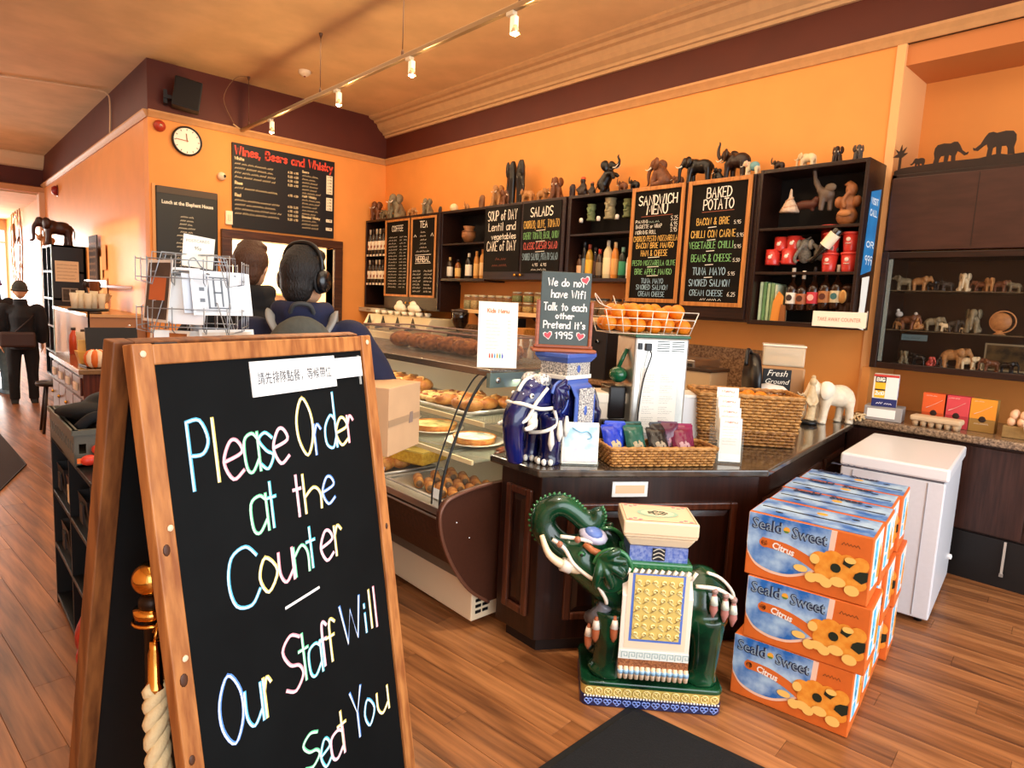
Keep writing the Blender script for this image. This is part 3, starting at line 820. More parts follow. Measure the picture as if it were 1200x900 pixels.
for (y,z,h,g,l,c,r_,lab) in SP:
    bottle((5.0,y,z),h,mat(g,0.15,coat=0.5),mat(l,0.6),mat(c,0.4),lab,r=r_,shape='spirit',name='spirit_bottle')
t=thing('clay_pot','small brown clay pot on the top shelf beside the soup board','pot',(5.000,6.343,2.320))
m=M();m.lathe([(0,0),(0.05,0),(0.09,0.07),(0.085,0.12),(0.055,0.15),(0.075,0.19),(0.065,0.19),(0.04,0.15),(0,0.14)]);m.build('pot',mat('9a6238',0.5,noise=0.3),t)
m=M();m.tube([(0.085*math.cos(R(a)),0.085*math.sin(R(a)),0.125) for a in range(0,360,24)],0.006,5,closed=True);m.build('band',mat('6d3f22',0.5),t)


def mug_carved(px_loc,h,r_,col,lab):
    t=thing('carved_mug',lab,'mug',px_loc)
    m=M();m.lathe([(0,0),(r_*1.1,0),(r_*1.1,h*0.08),(r_*0.85,h*0.14),(r_,h*0.4),(r_*0.8,h*0.6),(r_*1.02,h*0.75),(r_*0.95,h*0.9),(r_*1.08,h),(r_*0.85,h),(r_*0.8,h*0.3),(0,h*0.3)],n=14)
    m.build('cup',mat(col,0.6,noise=0.45,nscale=18),t)
    m=M()
    for s_ in (-1,1):m.ball((-r_*0.9,s_*r_*0.4,h*0.72),(0.012,0.014,0.016),8)
    m.ball((-r_*0.95,0,h*0.58),(0.02,0.012,0.03),8);m.tube([(-r_*0.8,-r_*0.5,h*0.4),(-r_*1.02,0,h*0.36),(-r_*0.8,r_*0.5,h*0.4)],0.008,6)
    m.build('face',mat(col,0.5),t)
mug_carved((4.980,4.360,2.456),0.16,0.042,'7d8a58','green carved mug, left of three on the shelf above the spirits')
mug_carved((4.980,4.120,2.458),0.2,0.055,'a89a74','tall grey-brown carved mug, middle of three above the spirits')
mug_carved((4.980,3.908,2.461),0.17,0.042,'7f8a5c','green carved mug, right of three on the shelf above the spirits')
for lc,q in (((4.900,4.418,2.433),'left of the left carved mug'),((4.900,4.196,2.437),'between the left and middle carved mugs'),((4.900,3.966,2.439),'right of the middle carved mug'),((4.900,3.777,2.450),'at the right end of the mug shelf')):
    t=tag(M().lathe([(0,0),(0.018,0),(0.02,0.03),(0.014,0.045),(0,0.046)],n=10).build('tealight',mat('e8dccb',0.4),None),'tiny white tealight '+q,'candle','tealights on the mug shelf');t.location=lc

MUGR=mat('c9352b',0.3,coat=0.3)
MUGW=mat('f1d9c8',0.5)
def mug(loc,label,s_=1.0,handle=True,group='red mugs on the tall open shelf'):
    t=thing('mug',label,'mug',loc,RZW,group=group)
    r_,h=0.045*s_,0.095*s_
    m=M();m.lathe([(0,0),(r_*0.95,0),(r_,0.008),(r_,h),(r_*0.9,h),(r_*0.88,0.01),(0,0.01)],n=20);m.build('cup',MUGR,t)
    m=M();m.tube(smooth_pts([(r_*0.95,0,h*0.8),(r_*1.6,0,h*0.75),(r_*1.65,0,h*0.35),(r_*0.95,0,h*0.2)],4),0.007,6);m.build('handle',MUGR,t)
    m=M()
    m.ball((0,-r_-0.0005,h*0.5),(0.016,0.003,0.015),8);m.ball((0.012,-r_+0.001,h*0.62),(0.009,0.003,0.009),8);m.build('print',MUGW,t)
    return t
Z2=1.94
for px_,zz,s_,lab in ((4.995,0,1.35,0),):pass
mug((4.970,2.434,1.998),'red mug with white emblem, bottom left of the mug stack',1.25)
mug((4.970,2.305,2.003),'red mug with white emblem and visible handle, bottom right of the mug stack',1.25)
mug((4.990,2.386,2.104),'red mug, upper left of the mug stack',1.15)
mug((4.990,2.285,2.108),'red mug, upper right of the mug stack',1.15)


def tumbler(loc,label):
    t=thing('travel_cup',label,'cup',loc,RZW,group='red travel cups stacked on the tall open shelf')
    m=M();m.lathe([(0,0),(0.042,0),(0.045,0.01),(0.058,0.13),(0,0.13)],n=20);m.build('cup',MUGR,t)
    m=M();m.lathe([(0.061,0.125),(0.063,0.137),(0.056,0.143),(0,0.143)],n=20);m.build('lid',mat('d84438',0.35),t)
    m=M();m.ball((0,-0.053,0.09),(0.016,0.004,0.016),8);m.tube([(-0.02,-0.053,0.06),(0.02,-0.053,0.06)],0.003,4);m.build('print',MUGW,t)
tumbler((4.97,2.0,1.941),'red travel cup, bottom left of the four stacked right')
tumbler((4.97,1.862,1.941),'red travel cup, bottom right of the four stacked right')
tumbler((4.97,2.0,2.085),'red travel cup, top left of the four stacked right')
tumbler((4.97,1.864,2.085),'red travel cup, top right of the four stacked right')
t=thing('travel_cup','red cup half hidden behind the tilted bottle','cup',(5.080,2.051,2.034),RZW,scale=1.25)
m=M();m.lathe([(0,0),(0.042,0),(0.045,0.01),(0.06,0.2),(0,0.2)],n=18);m.build('cup',MUGR,t)
m=M();m.lathe([(0.063,0.195),(0.063,0.21),(0,0.215)],n=18);m.build('lid',mat('d84438',0.35),t)
# beers
BEER=mat('2a1408',0.12,coat=0.6)
for (loc,l,c,q,e) in (((4.980,2.260,1.650),'e8dfcc','d8ccb8','white oval label, leftmost of the five','3a2a22'),((4.980,2.180,1.653),'a8623a','e9dfc8','brown round label, second of the five','4a2414'),((4.980,2.097,1.656),'c8323a','20140f','red label, middle of the five','e8b0a0'),
                       ((4.980,2.012,1.666),'b0703c','20140f','orange-brown label, fourth of the five','5a2a18'),((4.980,1.930,1.670),'d8c49a','c9bca8','cream and teal label, rightmost of the five','3a6a68')):
    bottle(loc,0.325 if 'second' not in q else 0.30,BEER,mat(l,0.6),mat(c,0.4),'beer bottle with '+q+', lowest open shelf',r=0.044,shape='beer',logo=e,name='beer_bottle')
t=thing('tilted_bottle','black bottle with white label tilted over the grey elephant holder','bottle',(4.910,1.986,2.172),0)
m=M(Matrix.Rotation(R(38),4,'X'));m.lathe([(0,-0.2),(0.014,-0.2),(0.014,-0.12),(0.038,-0.085),(0.04,-0.07),(0.04,0.085),(0.034,0.095),(0,0.095)],n=16);m.build('glass',GLD,t)
m=M(Matrix.Rotation(R(38),4,'X'));m.lathe([(0.0412,-0.055),(0.0412,0.055)],n=16,cap=False);m.build('bottle_label',mat('f1e2c4',0.6),t)
t=thing('elephant_bottle_holder','grey elephant wine holder lying on its back under the tilted bottle','figurine',(4.980,2.040,2.019),RZW);t.scale=(0.85,0.85,0.7)
m=M();m.ball((0,0,0.09),(0.1,0.07,0.085));m.ball((0.06,0,0.13),(0.05,0.05,0.05));m.tube([(0.05,-0.03,0.15),(0.06,-0.04,0.22)],[0.022,0.016]);m.tube([(-0.04,-0.03,0.13),(-0.1,-0.03,0.19)],[0.026,0.018]);m.tube([(-0.08,0,0.04),(-0.15,0,0.02)],[0.03,0.022])
holder=obj('body',remesh(m,0.008,3),mat('5f5a50',0.6,noise=0.3),t)
m=M();m.ball((0.05,-0.055,0.14),(0.035,0.01,0.04));m.build('ear',mat('6d675c',0.6),t)
t=thing('elephant_head_mug','grey patterned elephant figure right of the red mugs','figurine',(4.980,2.191,2.009),RZW)
m=M();m.ball((0,0,0.06),(0.05,0.04,0.06));m.ball((0,-0.01,0.14),(0.045,0.04,0.045));m.tube(smooth_pts([(0.0,-0.04,0.14),(-0.03,-0.06,0.08),(-0.05,-0.06,0.03),(-0.03,-0.06,0.0)],3),0.014,8);m.tube([(0,0,0.18),(0.03,0.02,0.2)],0.008)
obj('body',remesh(m,0.007,2),mat('7a7468',0.6,noise=0.5,nscale=60),t)
m=M();m.ball((0.045,-0.01,0.14),(0.02,0.03,0.04));m.ball((-0.045,-0.01,0.14),(0.02,0.03,0.04));m.build('ears',mat('8a8478',0.6),t)
# top shelf figures
t=thing('shell_cone','small cream pointed shell figure on the top open shelf','ornament',(4.980,2.344,2.400))
m=M();m.lathe([(0.075,0),(0.06,0.03),(0.035,0.08),(0.015,0.11),(0.008,0.17),(0,0.18)],n=9);m.build('cone',mat('e0bfa0',0.7,noise=0.3,nscale=30),t)
m=M();m.tube([(0.07*math.cos(k*0.6)*(1-k/26),0.07*math.sin(k*0.6)*(1-k/26),0.005+k*0.0055) for k in range(24)],0.006,5);m.build('ridge',mat('c99a78',0.7),t)
t=thing('trunk_up_figure','slim grey elephant figure with long raised trunk on the top open shelf','figurine',(4.980,2.093,2.395),RZW);t.scale=(0.85,0.85,0.85)
m=M();m.ball((0.02,0,0.14),(0.07,0.05,0.06));m.tube(smooth_pts([(-0.01,0,0.15),(-0.05,0,0.2),(-0.09,0,0.28),(-0.11,0,0.38)],3),[0.035]*3+[0.026]*3+[0.018]*4);m.tube([(0.0,-0.02,0.12),(-0.01,-0.02,0)],[0.03,0.022]);m.tube([(0.05,0.02,0.12),(0.05,0.02,0)],[0.03,0.022])
obj('body',remesh(m,0.008,4),mat('6a5646',0.5,noise=0.25),t)
m=M();m.ball((0.06,-0.03,0.19),(0.05,0.015,0.035));m.build('ear',mat('6d5a48',0.5),t)
t=thing('carved_idol','orange-brown carved seated figure on the top open shelf','figurine',(4.99,1.92,2.276),RZW);t.scale=(0.85,0.85,0.85)
m=M();m.ball((0,0,0.08),(0.09,0.06,0.08));m.ball((0,0,0.19),(0.075,0.055,0.08));m.ball((0.02,-0.01,0.3),(0.05,0.045,0.06));m.ball((-0.07,-0.02,0.2),(0.035,0.035,0.05));m.ball((0.08,-0.02,0.2),(0.035,0.035,0.05));m.tube([(0.01,-0.04,0.28),(-0.02,-0.07,0.2),(0.0,-0.07,0.14)],0.018);m.lathe([(0.05,0.34),(0.02,0.37),(0,0.38)])
obj('body',remesh(m,0.008,2),mat('a8683a',0.5,noise=0.4,nscale=18),t)
m=M();m.ball((0,-0.06,0.1),(0.06,0.02,0.03));m.build('crossed_legs',mat('b87844',0.5),t)
t=thing('low_carving','low dark carved animal between the shell and trunk figure on the top open shelf','figurine',(5.020,2.237,2.405),RZW)
m=M();m.ball((0,0,0.05),(0.1,0.04,0.035));m.ball((0.08,0,0.08),(0.035,0.03,0.03));m.tube([(-0.06,0,0.04),(-0.06,0,0)],0.015);m.tube([(0.05,0,0.04),(0.05,0,0)],0.015)
obj('body',remesh(m,0.008,2),mat('5a3020',0.5),t)
m=M();m.tube([(-0.1,0,0.06),(-0.15,0,0.03)],0.006,5);m.build('tail',mat('4a2618',0.5),t)
# books at the left of the lowest shelf
for k,(c_,w_,h_) in enumerate((('cfe3b8',0.02,0.30),('6f9a62',0.022,0.30),('b8cf9a',0.02,0.29),('8fae74',0.024,0.29),('dbe3c0',0.018,0.28))):
    t=thing('booklet','green-tinted booklet, %s standing on the lowest open shelf'%ORD[k],'book',(4.95,2.505-k*0.031,1.566),RZW,group='green booklets on the lowest open shelf')
    m=M();m.box(0,0,0,w_,0.2,h_);m.build('cover',mat(c_,0.6,noise=0.2,nscale=30),t)
    m=M();m.box(0.003,0.004,h_-0.0,w_-0.003,0.196,h_+0.001);m.build('pages',PAPER,t)
t=thing('orange_folder','orange folded leaflet leaning against the booklets','leaflet',(4.93,2.39,1.566),RZW)
m=M();m.prism([(0.0,0),(0.08,0.0),(0.09,0.19),(0.05,0.23),(0.01,0.15)],0.0,0.006,1);m.build('front',mat('dc8a34',0.6),t)
m=M();m.prism([(0.07,0),(0.12,0.0),(0.11,0.12),(0.08,0.13)],-0.01,0.012,1);m.build('fold',mat('8d5224',0.6),t)
t=thing('bronze_bell_figure','dark bronze rearing elephant ornament at the right of the beer bottles','figurine',(4.99,1.87,1.566),RZW)
m=M();m.ball((0,0,0.19),(0.06,0.045,0.07));m.ball((0.015,0,0.26),(0.045,0.04,0.04));m.tube([(-0.02,0,0.15),(-0.03,0,0.0)],[0.035,0.025]);m.tube([(0.03,0,0.15),(0.03,0,0.0)],[0.035,0.025]);m.tube(smooth_pts([(0.03,0,0.28),(0.07,0,0.27),(0.09,0,0.31)],3),[0.022,0.02,0.018,0.016,0.015,0.014,0.012]);m.ball((-0.05,0,0.25),(0.03,0.02,0.05))
obj('body',remesh(m,0.007,2),mat('3a2418',0.3,0.4),t)
m=M();m.ball((0.0,-0.045,0.2),(0.03,0.008,0.05));m.build('saddle',mat('c99a5c',0.3,0.6),t)

# ------------------------------------------------------------------ elephants
def elephant_parts(pose='walk'):
    """unit elephant looking along +x, feet on z=0, shoulder height about 0.85"""
    b=M()
    ears=[];tusk=M();tail=M()
    if pose in ('walk','up','block'):
        b.ball((-0.16,0,0.60),(0.33,0.23,0.25));b.ball((0.14,0,0.62),(0.25,0.22,0.26));b.ball((-0.34,0,0.56),(0.17,0.2,0.22))
        hx,hz=(0.48,0.76) if pose !='up' else (0.46,0.84)
        b.tube([(0.2,0,0.66),(hx,0,hz)],[0.2,0.13],10);b.ball((hx,0,hz),(0.16,0.14,0.17));b.ball((hx+0.02,0,hz+0.09),(0.11,0.11,0.1))
        for x,y,dx in ((0.24,0.12,0.05),(0.24,-0.12,-0.03),(-0.34,0.12,-0.05),(-0.34,-0.12,0.04)):
            b.tube([(x,y,0.55),(x+dx*0.5,y,0.3),(x+dx,y,0.05),(x+dx,y,0)],[0.125,0.09,0.085,0.095],10)
            b.ball((x+dx+0.02,y,0.03),(0.1,0.095,0.04))
        if pose=='up':tr=[(hx+0.1,0,hz-0.02),(hx+0.22,0,hz-0.06),(hx+0.32,0,hz+0.08),(hx+0.33,0,hz+0.28),(hx+0.28,0,hz+0.42),(hx+0.33,0,hz+0.5)]
        else:tr=[(hx+0.1,0,hz-0.04),(hx+0.19,0,hz-0.2),(hx+0.2,0,hz-0.42),(hx+0.2,0,hz-0.6),(hx+0.27,0,hz-0.68),(hx+0.33,0,hz-0.62)]
        p=smooth_pts(tr,3);b.tube(p,[0.085-0.055*i/(len(p)-1) for i in range(len(p))],9)
        tusk_p=[(hx+0.1,0.07,hz-0.11),(hx+0.24,0.09,hz-0.17),(hx+0.34,0.08,hz-0.1)]
        ec=(hx-0.08,0.15,hz+0.0)
        tail.tube(smooth_pts([(-0.49,0,0.64),(-0.54,0,0.5),(-0.54,0,0.3),(-0.56,0,0.2)],3),[0.022]*6+[0.014]*3+[0.03],6)
    elif pose=='sit':
        b.ball((-0.18,0,0.26),(0.26,0.25,0.24));b.tube([(-0.18,0,0.25),(0.02,0,0.55),(0.14,0,0.7)],[0.24,0.22,0.17],12)
        hx,hz=0.24,0.82
        b.ball((hx,0,hz),(0.17,0.15,0.17));b.ball((hx,0,hz+0.09),(0.11,0.12,0.09))
        for s_ in (-1,1):
            b.tube([(0.1,s_*0.14,0.55),(0.2,s_*0.15,0.3),(0.22,s_*0.15,0.03),(0.22,s_*0.15,0)],[0.11,0.085,0.08,0.09],9)
            b.tube([(-0.15,s_*0.2,0.16),(0.12,s_*0.25,0.1),(0.2,s_*0.25,0.1)],[0.13,0.09,0.09],9)
        p=smooth_pts([(hx+0.1,0,hz-0.04),(hx+0.2,0,hz-0.22),(hx+0.22,0,hz-0.45),(hx+0.2,0,hz-0.62),(hx+0.28,0,hz-0.7)],3);b.tube(p,[0.085-0.055*i/(len(p)-1) for i in range(len(p))],9)
        tusk_p=[(hx+0.1,0.07,hz-0.11),(hx+0.22,0.09,hz-0.2),(hx+0.32,0.08,hz-0.16)]
        ec=(hx-0.07,0.16,hz)
        tail.tube([(-0.4,0,0.2),(-0.52,0,0.06),(-0.6,0.05,0.02)],0.02,6)
    else:# rear: standing on hind legs
        b.ball((-0.15,0,0.42),(0.24,0.22,0.25));b.tube([(-0.12,0,0.42),(0.08,0,0.75),(0.14,0,0.9)],[0.24,0.2,0.15],12)
        hx,hz=0.2,1.05
        b.ball((hx,0,hz),(0.16,0.14,0.16));b.ball((hx-0.02,0,hz+0.09),(0.11,0.11,0.09))
        for s_ in (-1,1):
            b.tube([(-0.12,s_*0.14,0.4),(-0.02,s_*0.15,0.2),(-0.1,s_*0.15,0.03),(-0.1,s_*0.15,0)],[0.13,0.1,0.09,0.1],9)
            b.tube([(0.12,s_*0.13,0.75),(0.34,s_*0.14,0.74),(0.42,s_*0.14,0.6+0.06*s_)],[0.1,0.08,0.075],9)
        p=smooth_pts([(hx+0.1,0,hz-0.02),(hx+0.26,0,hz-0.02),(hx+0.32,0,hz+0.15),(hx+0.24,0,hz+0.3),(hx+0.3,0,hz+0.38)],3);b.tube(p,[0.085-0.055*i/(len(p)-1) for i in range(len(p))],9)
        tusk_p=[(hx+0.1,0.07,hz-0.09),(hx+0.24,0.09,hz-0.08),(hx+0.32,0.08,hz+0.02)]
        ec=(hx-0.09,0.15,hz)
        tail.tube([(-0.36,0,0.4),(-0.46,0,0.25),(-0.5,0,0.1)],0.02,6)
    e=[]
    for s_ in (1,-1):
        m=M();c=(ec[0],ec[1]*s_,ec[2])
        o=[(0.0,0.0,0.14),(-0.1,0.05,0.17),(-0.2,0.1,0.1),(-0.22,0.12,-0.03),(-0.15,0.1,-0.16),(-0.05,0.05,-0.24),(0.02,0.01,-0.14),(0.03,0.0,0.0)]
        cen=[(c[0]-0.08,c[1]+s_*0.03,c[2]-0.02),(c[0]-0.08,c[1]+s_*0.07,c[2]-0.02)]
        rim=smooth_pts([(c[0]+q[0],c[1]+s_*q[1],c[2]+q[2]) for q in o],2,True)
        n=len(rim)
        vs=[Vector(v)+Vector((0,-s_*0.012,0)) for v in rim]+[Vector(v)+Vector((0,s_*0.016,0)) for v in rim]+[Vector(cen[0]),Vector(cen[1])]
        fs=[(i,(i+1)%n,(i+1)%n+n,i+n) for i in range(n)]+[((i+1)%n,i,2*n) for i in range(n)]+[(i+n,(i+1)%n+n,2*n+1) for i in range(n)]
        m.add(vs,fs,True);e.append(m)
    tus=M()
    for s_ in (1,-1):
        p=smooth_pts([(x,y*s_,z) for x,y,z in tusk_p],3);tus.tube(p,[0.03-0.024*i/(len(p)-1) for i in range(len(p))],7)
    return remesh(b,0.034,3),[x.mesh('ear') for x in e],tus.mesh('tusks'),tail.mesh('tail')


EP={k:elephant_parts(k) for k in ('walk','up','sit','rear')}


def elephant(loc,h,rz,pose,material,label,name='elephant_figurine',ear=None,tusks='f0e2c8',cat='figurine',group=None,sy=1.0):
    t=thing(name,label,cat,loc,rz,group)
    bm_,er,tu,ta=EP[pose];hh={'walk':0.98,'up':1.35,'sit':1.0,'rear':1.43}[pose];s_=h/hh
    t.scale=(s_,s_*sy,s_)
    k=material
    b=bm_.copy();obj('body',b,material,t)
    for e_ in er:obj('ear',e_.copy(),ear or material,t)
    if tusks:obj('tusks',tu.copy(),mat(tusks,0.4),t)
    obj('tail',ta.copy(),material,t)
    return t


LEFT,RIGHT,TOCAM=R(90),R(-90),R(200)
DKW=mat('2a150c',0.35,noise=0.35,nscale=9,bump=0.1)
BRW=mat('7a4626',0.5,noise=0.35,nscale=12,bump=0.15)
TAN=mat('b98048',0.55,noise=0.3,nscale=12,bump=0.1)
STONE=mat('8a7a5c',0.6,noise=0.35,nscale=16,bump=0.15)
BLK=mat('120c0a',0.3,noise=0.3,nscale=12)
GREY=mat('4a4038',0.5,noise=0.35,nscale=14)
CRM=mat('ecd0a4',0.45,noise=0.12,nscale=8)
FIGS=[
    (8.906,0.127,LEFT,'sit',GREY,'tiny grey elephant figurine at the corner end of the shelf top'),
    (8.556,0.284,TOCAM,'sit',BRW,'brown seated elephant figurine above the wine rack'),
    (8.318,0.170,LEFT,'walk',STONE,'small greenish elephant figurine beside the seated brown one above the wine rack'),
    (8.020,0.343,TOCAM,'sit',STONE,'grey-brown elephant figurine with spread ears above the coffee board'),
    (7.654,0.138,RIGHT,'walk',TAN,'small pale elephant figurine between the coffee and tea boards'),
    (7.267,0.222,TOCAM,'sit',STONE,'mossy grey elephant figurine above the tea board'),
    (6.426,0.134,LEFT,'up',TAN,'small tan elephant with raised trunk above the spirits shelf'),
    (5.850,0.253,TOCAM,'sit',TAN,'pale tall seated elephant left of the big black pair'),
    (5.730,0.193,RIGHT,'sit',BRW,'brown seated elephant touching the pale one above the soup board'),
    (5.344,0.176,LEFT,'walk',TAN,'tan walking elephant above the salads board, left one'),
    (5.104,0.154,RIGHT,'walk',TAN,'tan walking elephant above the salads board, right one'),
    (4.900,0.239,TOCAM,'sit',BRW,'brown seated elephant with drooping ears above the right edge of the salads board'),
    (4.227,0.377,RIGHT,'rear',BLK,'big glossy black elephant rearing on its hind legs'),
    (4.017,0.160,LEFT,'up',BRW,'small brown elephant with raised trunk behind the rearing one'),
    (3.876,0.157,LEFT,'up',BLK,'small black elephant with raised trunk left of the sandwich menu'),
    (3.589,0.274,LEFT,'sit',BRW,'large brown seated elephant with tusks above the sandwich menu'),
    (3.398,0.104,LEFT,'walk',BRW,'brown baby elephant leaning behind the large seated one'),
    (3.201,0.246,LEFT,'walk',BLK,'large black elephant between the sandwich and baked potato boards'),
    (3.005,0.120,LEFT,'sit',BLK,'black baby elephant behind the large black elephant'),
    (2.849,0.345,LEFT,'up',DKW,'tallest dark elephant trumpeting with raised trunk'),
    (2.482,0.131,LEFT,'up',DKW,'dark brown small elephant trumpeting above the tall open shelf'),
    (2.261,0.134,LEFT,'walk',CRM,'cream elephant striding on top of the tall open shelf'),
    (2.043,0.135,TOCAM,'sit',DKW,'dark block-like elephant, left of the last two on the shelf top'),
    (1.902,0.126,TOCAM,'sit',GREY,'dark grey elephant, last on the right of the shelf top'),
]
for y,h,rz,pose,mm,lab in FIGS:
    zt=ZT+0.02 if y<2.55 else ZT
    elephant((5.02,y,zt),h,rz+random.uniform(-0.25,0.25),pose,mm,lab)
# white and teal elephant
elephant((4.96,2.676,ZT),0.17,LEFT,'up',CRM,'small white elephant with teal body and curled trunk on the shelf top',ear=mat('e9b8a0',0.5))
t=thing('teal_saddle','teal saddle cloth over the small white elephant','cloth',(4.96,2.676,ZT),LEFT)
m=M();m.ball((-0.02,0,0.08),(0.045,0.034,0.038));m.build('cloth',mat('6f9a98',0.5),t)
m=M();m.tube([(0.02,0.036*math.cos(R(a)),0.08+0.036*math.sin(R(a))) for a in range(0,181,20)],0.004,5);m.build('hem',mat('d9c9a8',0.5),t)


def totem(px_y,h,col,label,ears=True):
    t=thing('carved_elephant_block',label,'figurine',(5.02,px_y,ZT),RZW)
    m=M();m.tube([(0,0,0),(0,0,h*0.4),(0,0,h*0.85),(0,0,h)],[h*0.2,h*0.19,h*0.2,h*0.12],10);m.tube(smooth_pts([(0,-h*0.17,h*0.8),(0,-h*0.28,h*0.5),(0,-h*0.24,h*0.1)],3),h*0.05,7)
    for s_ in (-1,1):m.tube([(s_*h*0.1,-h*0.1,h*0.35),(s_*h*0.12,-h*0.14,0)],h*0.08,8)
    obj('body',remesh(m,h*0.035,2),mat(col,0.5,noise=0.35,nscale=14),t)
    m=M()
    for s_ in (-1,1):m.ball((s_*h*0.2,-h*0.04,h*0.72),(h*0.05,h*0.08,h*0.2))
    m.build('ears',mat(col,0.5),t)
totem(6.131,0.17,'8a5a34','small brown carved block elephant above the spirits shelf')
totem(6.980,0.1,'2a1a14','tiny dark carved block beside the tea board top')
totem(4.667,0.15,'3a2420','small dark carved figure with pale spots left of the orange-capped figure')
# tall pair of black upright elephants
t=thing('tall_black_carving','tall black carving of two upright elephants back to back above the soup board','figurine',(5.02,5.541,ZT),RZW)
m=M()
for s_ in (-1,1):
    m.tube(smooth_pts([(s_*0.05,0,0.0),(s_*0.06,0,0.18),(s_*0.06,0,0.30),(s_*0.07,0,0.42),(s_*0.06,0,0.50)],3),[0.03,0.03,0.035,0.04,0.045,0.05,0.055,0.055,0.05,0.05,0.04,0.03,0.015],9)
    m.tube([(s_*0.10,-0.01,0.42),(s_*0.13,-0.01,0.2),(s_*0.10,-0.01,0.02)],[0.03,0.02,0.015],7)
obj('bodies',remesh(m,0.012,2),BLK,t)
m=M();m.ball((-0.12,-0.03,0.4),(0.03,0.02,0.09));m.ball((0.12,-0.03,0.4),(0.03,0.02,0.09));m.build('ears',BLK,t)
t=thing('cream_egg_ornament','cream round ornament on the shelf top above the spirits shelf','ornament',(5.02,6.688,ZT))
m=M();m.ball((0,0,0.06),(0.055,0.055,0.055));m.build('ball',mat('e9cfa0',0.5),t)
m=M();m.lathe([(0,0),(0.035,0),(0.02,0.015)]);m.build('foot',mat('b98c5c',0.5),t)
# clothed dark figures
for pxv,h,c1,c2,lab in ((4.527,0.21,'241410','c9502a','dark seated figure with an orange cap on the shelf top'),(4.402,0.15,'1f1512','b96a40','small dark crouching figure with orange face beside the orange-capped one')):
    t=thing('seated_figure',lab,'figurine',(5.02,pxv,ZT),RZW)
    m=M();m.ball((0,0,h*0.25),(h*0.3,h*0.22,h*0.25));m.ball((0,0,h*0.5),(h*0.2,h*0.17,h*0.24));m.ball((0,-h*0.03,h*0.8),(h*0.14,h*0.14,h*0.15));m.tube([(-h*0.15,0,h*0.55),(-h*0.3,-h*0.15,h*0.35)],h*0.07,7);m.tube([(h*0.15,0,h*0.55),(h*0.3,-h*0.15,h*0.35)],h*0.07,7)
    obj('body',remesh(m,h*0.04,2),mat(c1,0.4),t)
    m=M();m.ball((0,-h*0.02,h*0.9),(h*0.13,h*0.13,h*0.1));m.build('cap',mat(c2,0.5),t)

# ------------------------------------------------------------------ jar shelf on the long wall
t=thing('jar_shelf','pale wooden shelf carrying glass jars below the wall cupboards','shelf',(4.95,6.42,1.46),RZW)
m=M();m.box(0,0,0,2.68,0.249,0.035);m.build('board',wood('e0b070','c8924f',0.5),t,0.003)
m=M();m.box(0,-0.006,0.0,2.68,0.0,0.045);m.build('front_lip',mat('e8be84',0.5),t)
for x in (0.3,1.3,2.3):
    m=M();m.prism([(0,0),(0.2,0),(0.2,-0.15)],x,x+0.02,0);m.xf=None;m.build('bracket',DARKWOOD,t)
JG=mat('d8c8a0',0.05,alpha=0.12)
def jar(y,z,r_,h,fill,lid,label,level=0.8):
    t=thing('glass_jar',label,'jar',(5.05,y,z),group='glass jars on the jar shelf')
    m=M();m.lathe([(0,0.003),(r_,0.003),(r_,h*0.78),(r_*0.8,h*0.88),(r_*0.8,h*0.9)],n=16);m.build('glass',JG,t)
    m=M();m.lathe([(0,0.006),(r_*0.92,0.006),(r_*0.92,h*0.78*level),(0,h*0.78*level+0.004)],n=12);m.build('contents',mat(fill,0.7,noise=0.5,nscale=70),t)
    m=M();m.lathe([(r_*0.84,h*0.87),(r_*0.86,h*0.99),(0,h)],n=16);m.build('lid',mat(lid,0.35),t)
    m=M();m.tube([(r_*0.86*math.cos(R(a)),r_*0.86*math.sin(R(a)),h*0.865) for a in range(0,360,24)],0.003,5,closed=True);m.build('wire_ring',CHROME,t)
JY=[
    6.359,
    6.223,
    6.075,
    5.915,
    5.760,
    5.624,
]
for k,y in enumerate(JY):jar(y,1.495,0.062,0.19,('a8a070','d0b070','c8a85c','b89a50','d4b870','c4a860')[k],'d8c8a0','tall glass jar of dried tea, %s of the six tall jars'%ORD[k])
JY=[
    5.463,
    5.278,
    5.101,
]
for k,y in enumerate(JY):
    jar(y,1.495,0.068,0.12,('e0a04a','d0a858','dcb058')[k],'e0d0a8','squat glass jar, %s of three, lower row of stacked jars'%ORD[k])
    jar(y,1.616,0.066,0.12,('8a9450','94a058','b8a058')[k],'e0d0a8','squat glass jar, %s of three, upper row of stacked jars'%ORD[k])
JY=[
    4.316,
    4.171,
    4.020,
    3.875,
]
for k,y in enumerate(JY):jar(y,1.495,0.06,0.2,('6a4a24','7a5a30','2a1a10','7a4a20')[k],'4a4238','jar of coffee or spices, %s of four right of wifi board'%ORD[k],0.7)
t=thing('brown_pot','small round brown pot in front of the leftmost coffee jar','pot',(4.99,JY[0]+0.02,1.495))
m=M();m.lathe([(0,0),(0.045,0),(0.058,0.03),(0.05,0.06),(0.03,0.07),(0,0.08)]);m.build('pot',mat('5a3a20',0.4),t)
m=M();m.ball((0,0,0.083),0.01,8);m.build('lid_knob',mat('8a5a30',0.4),t)

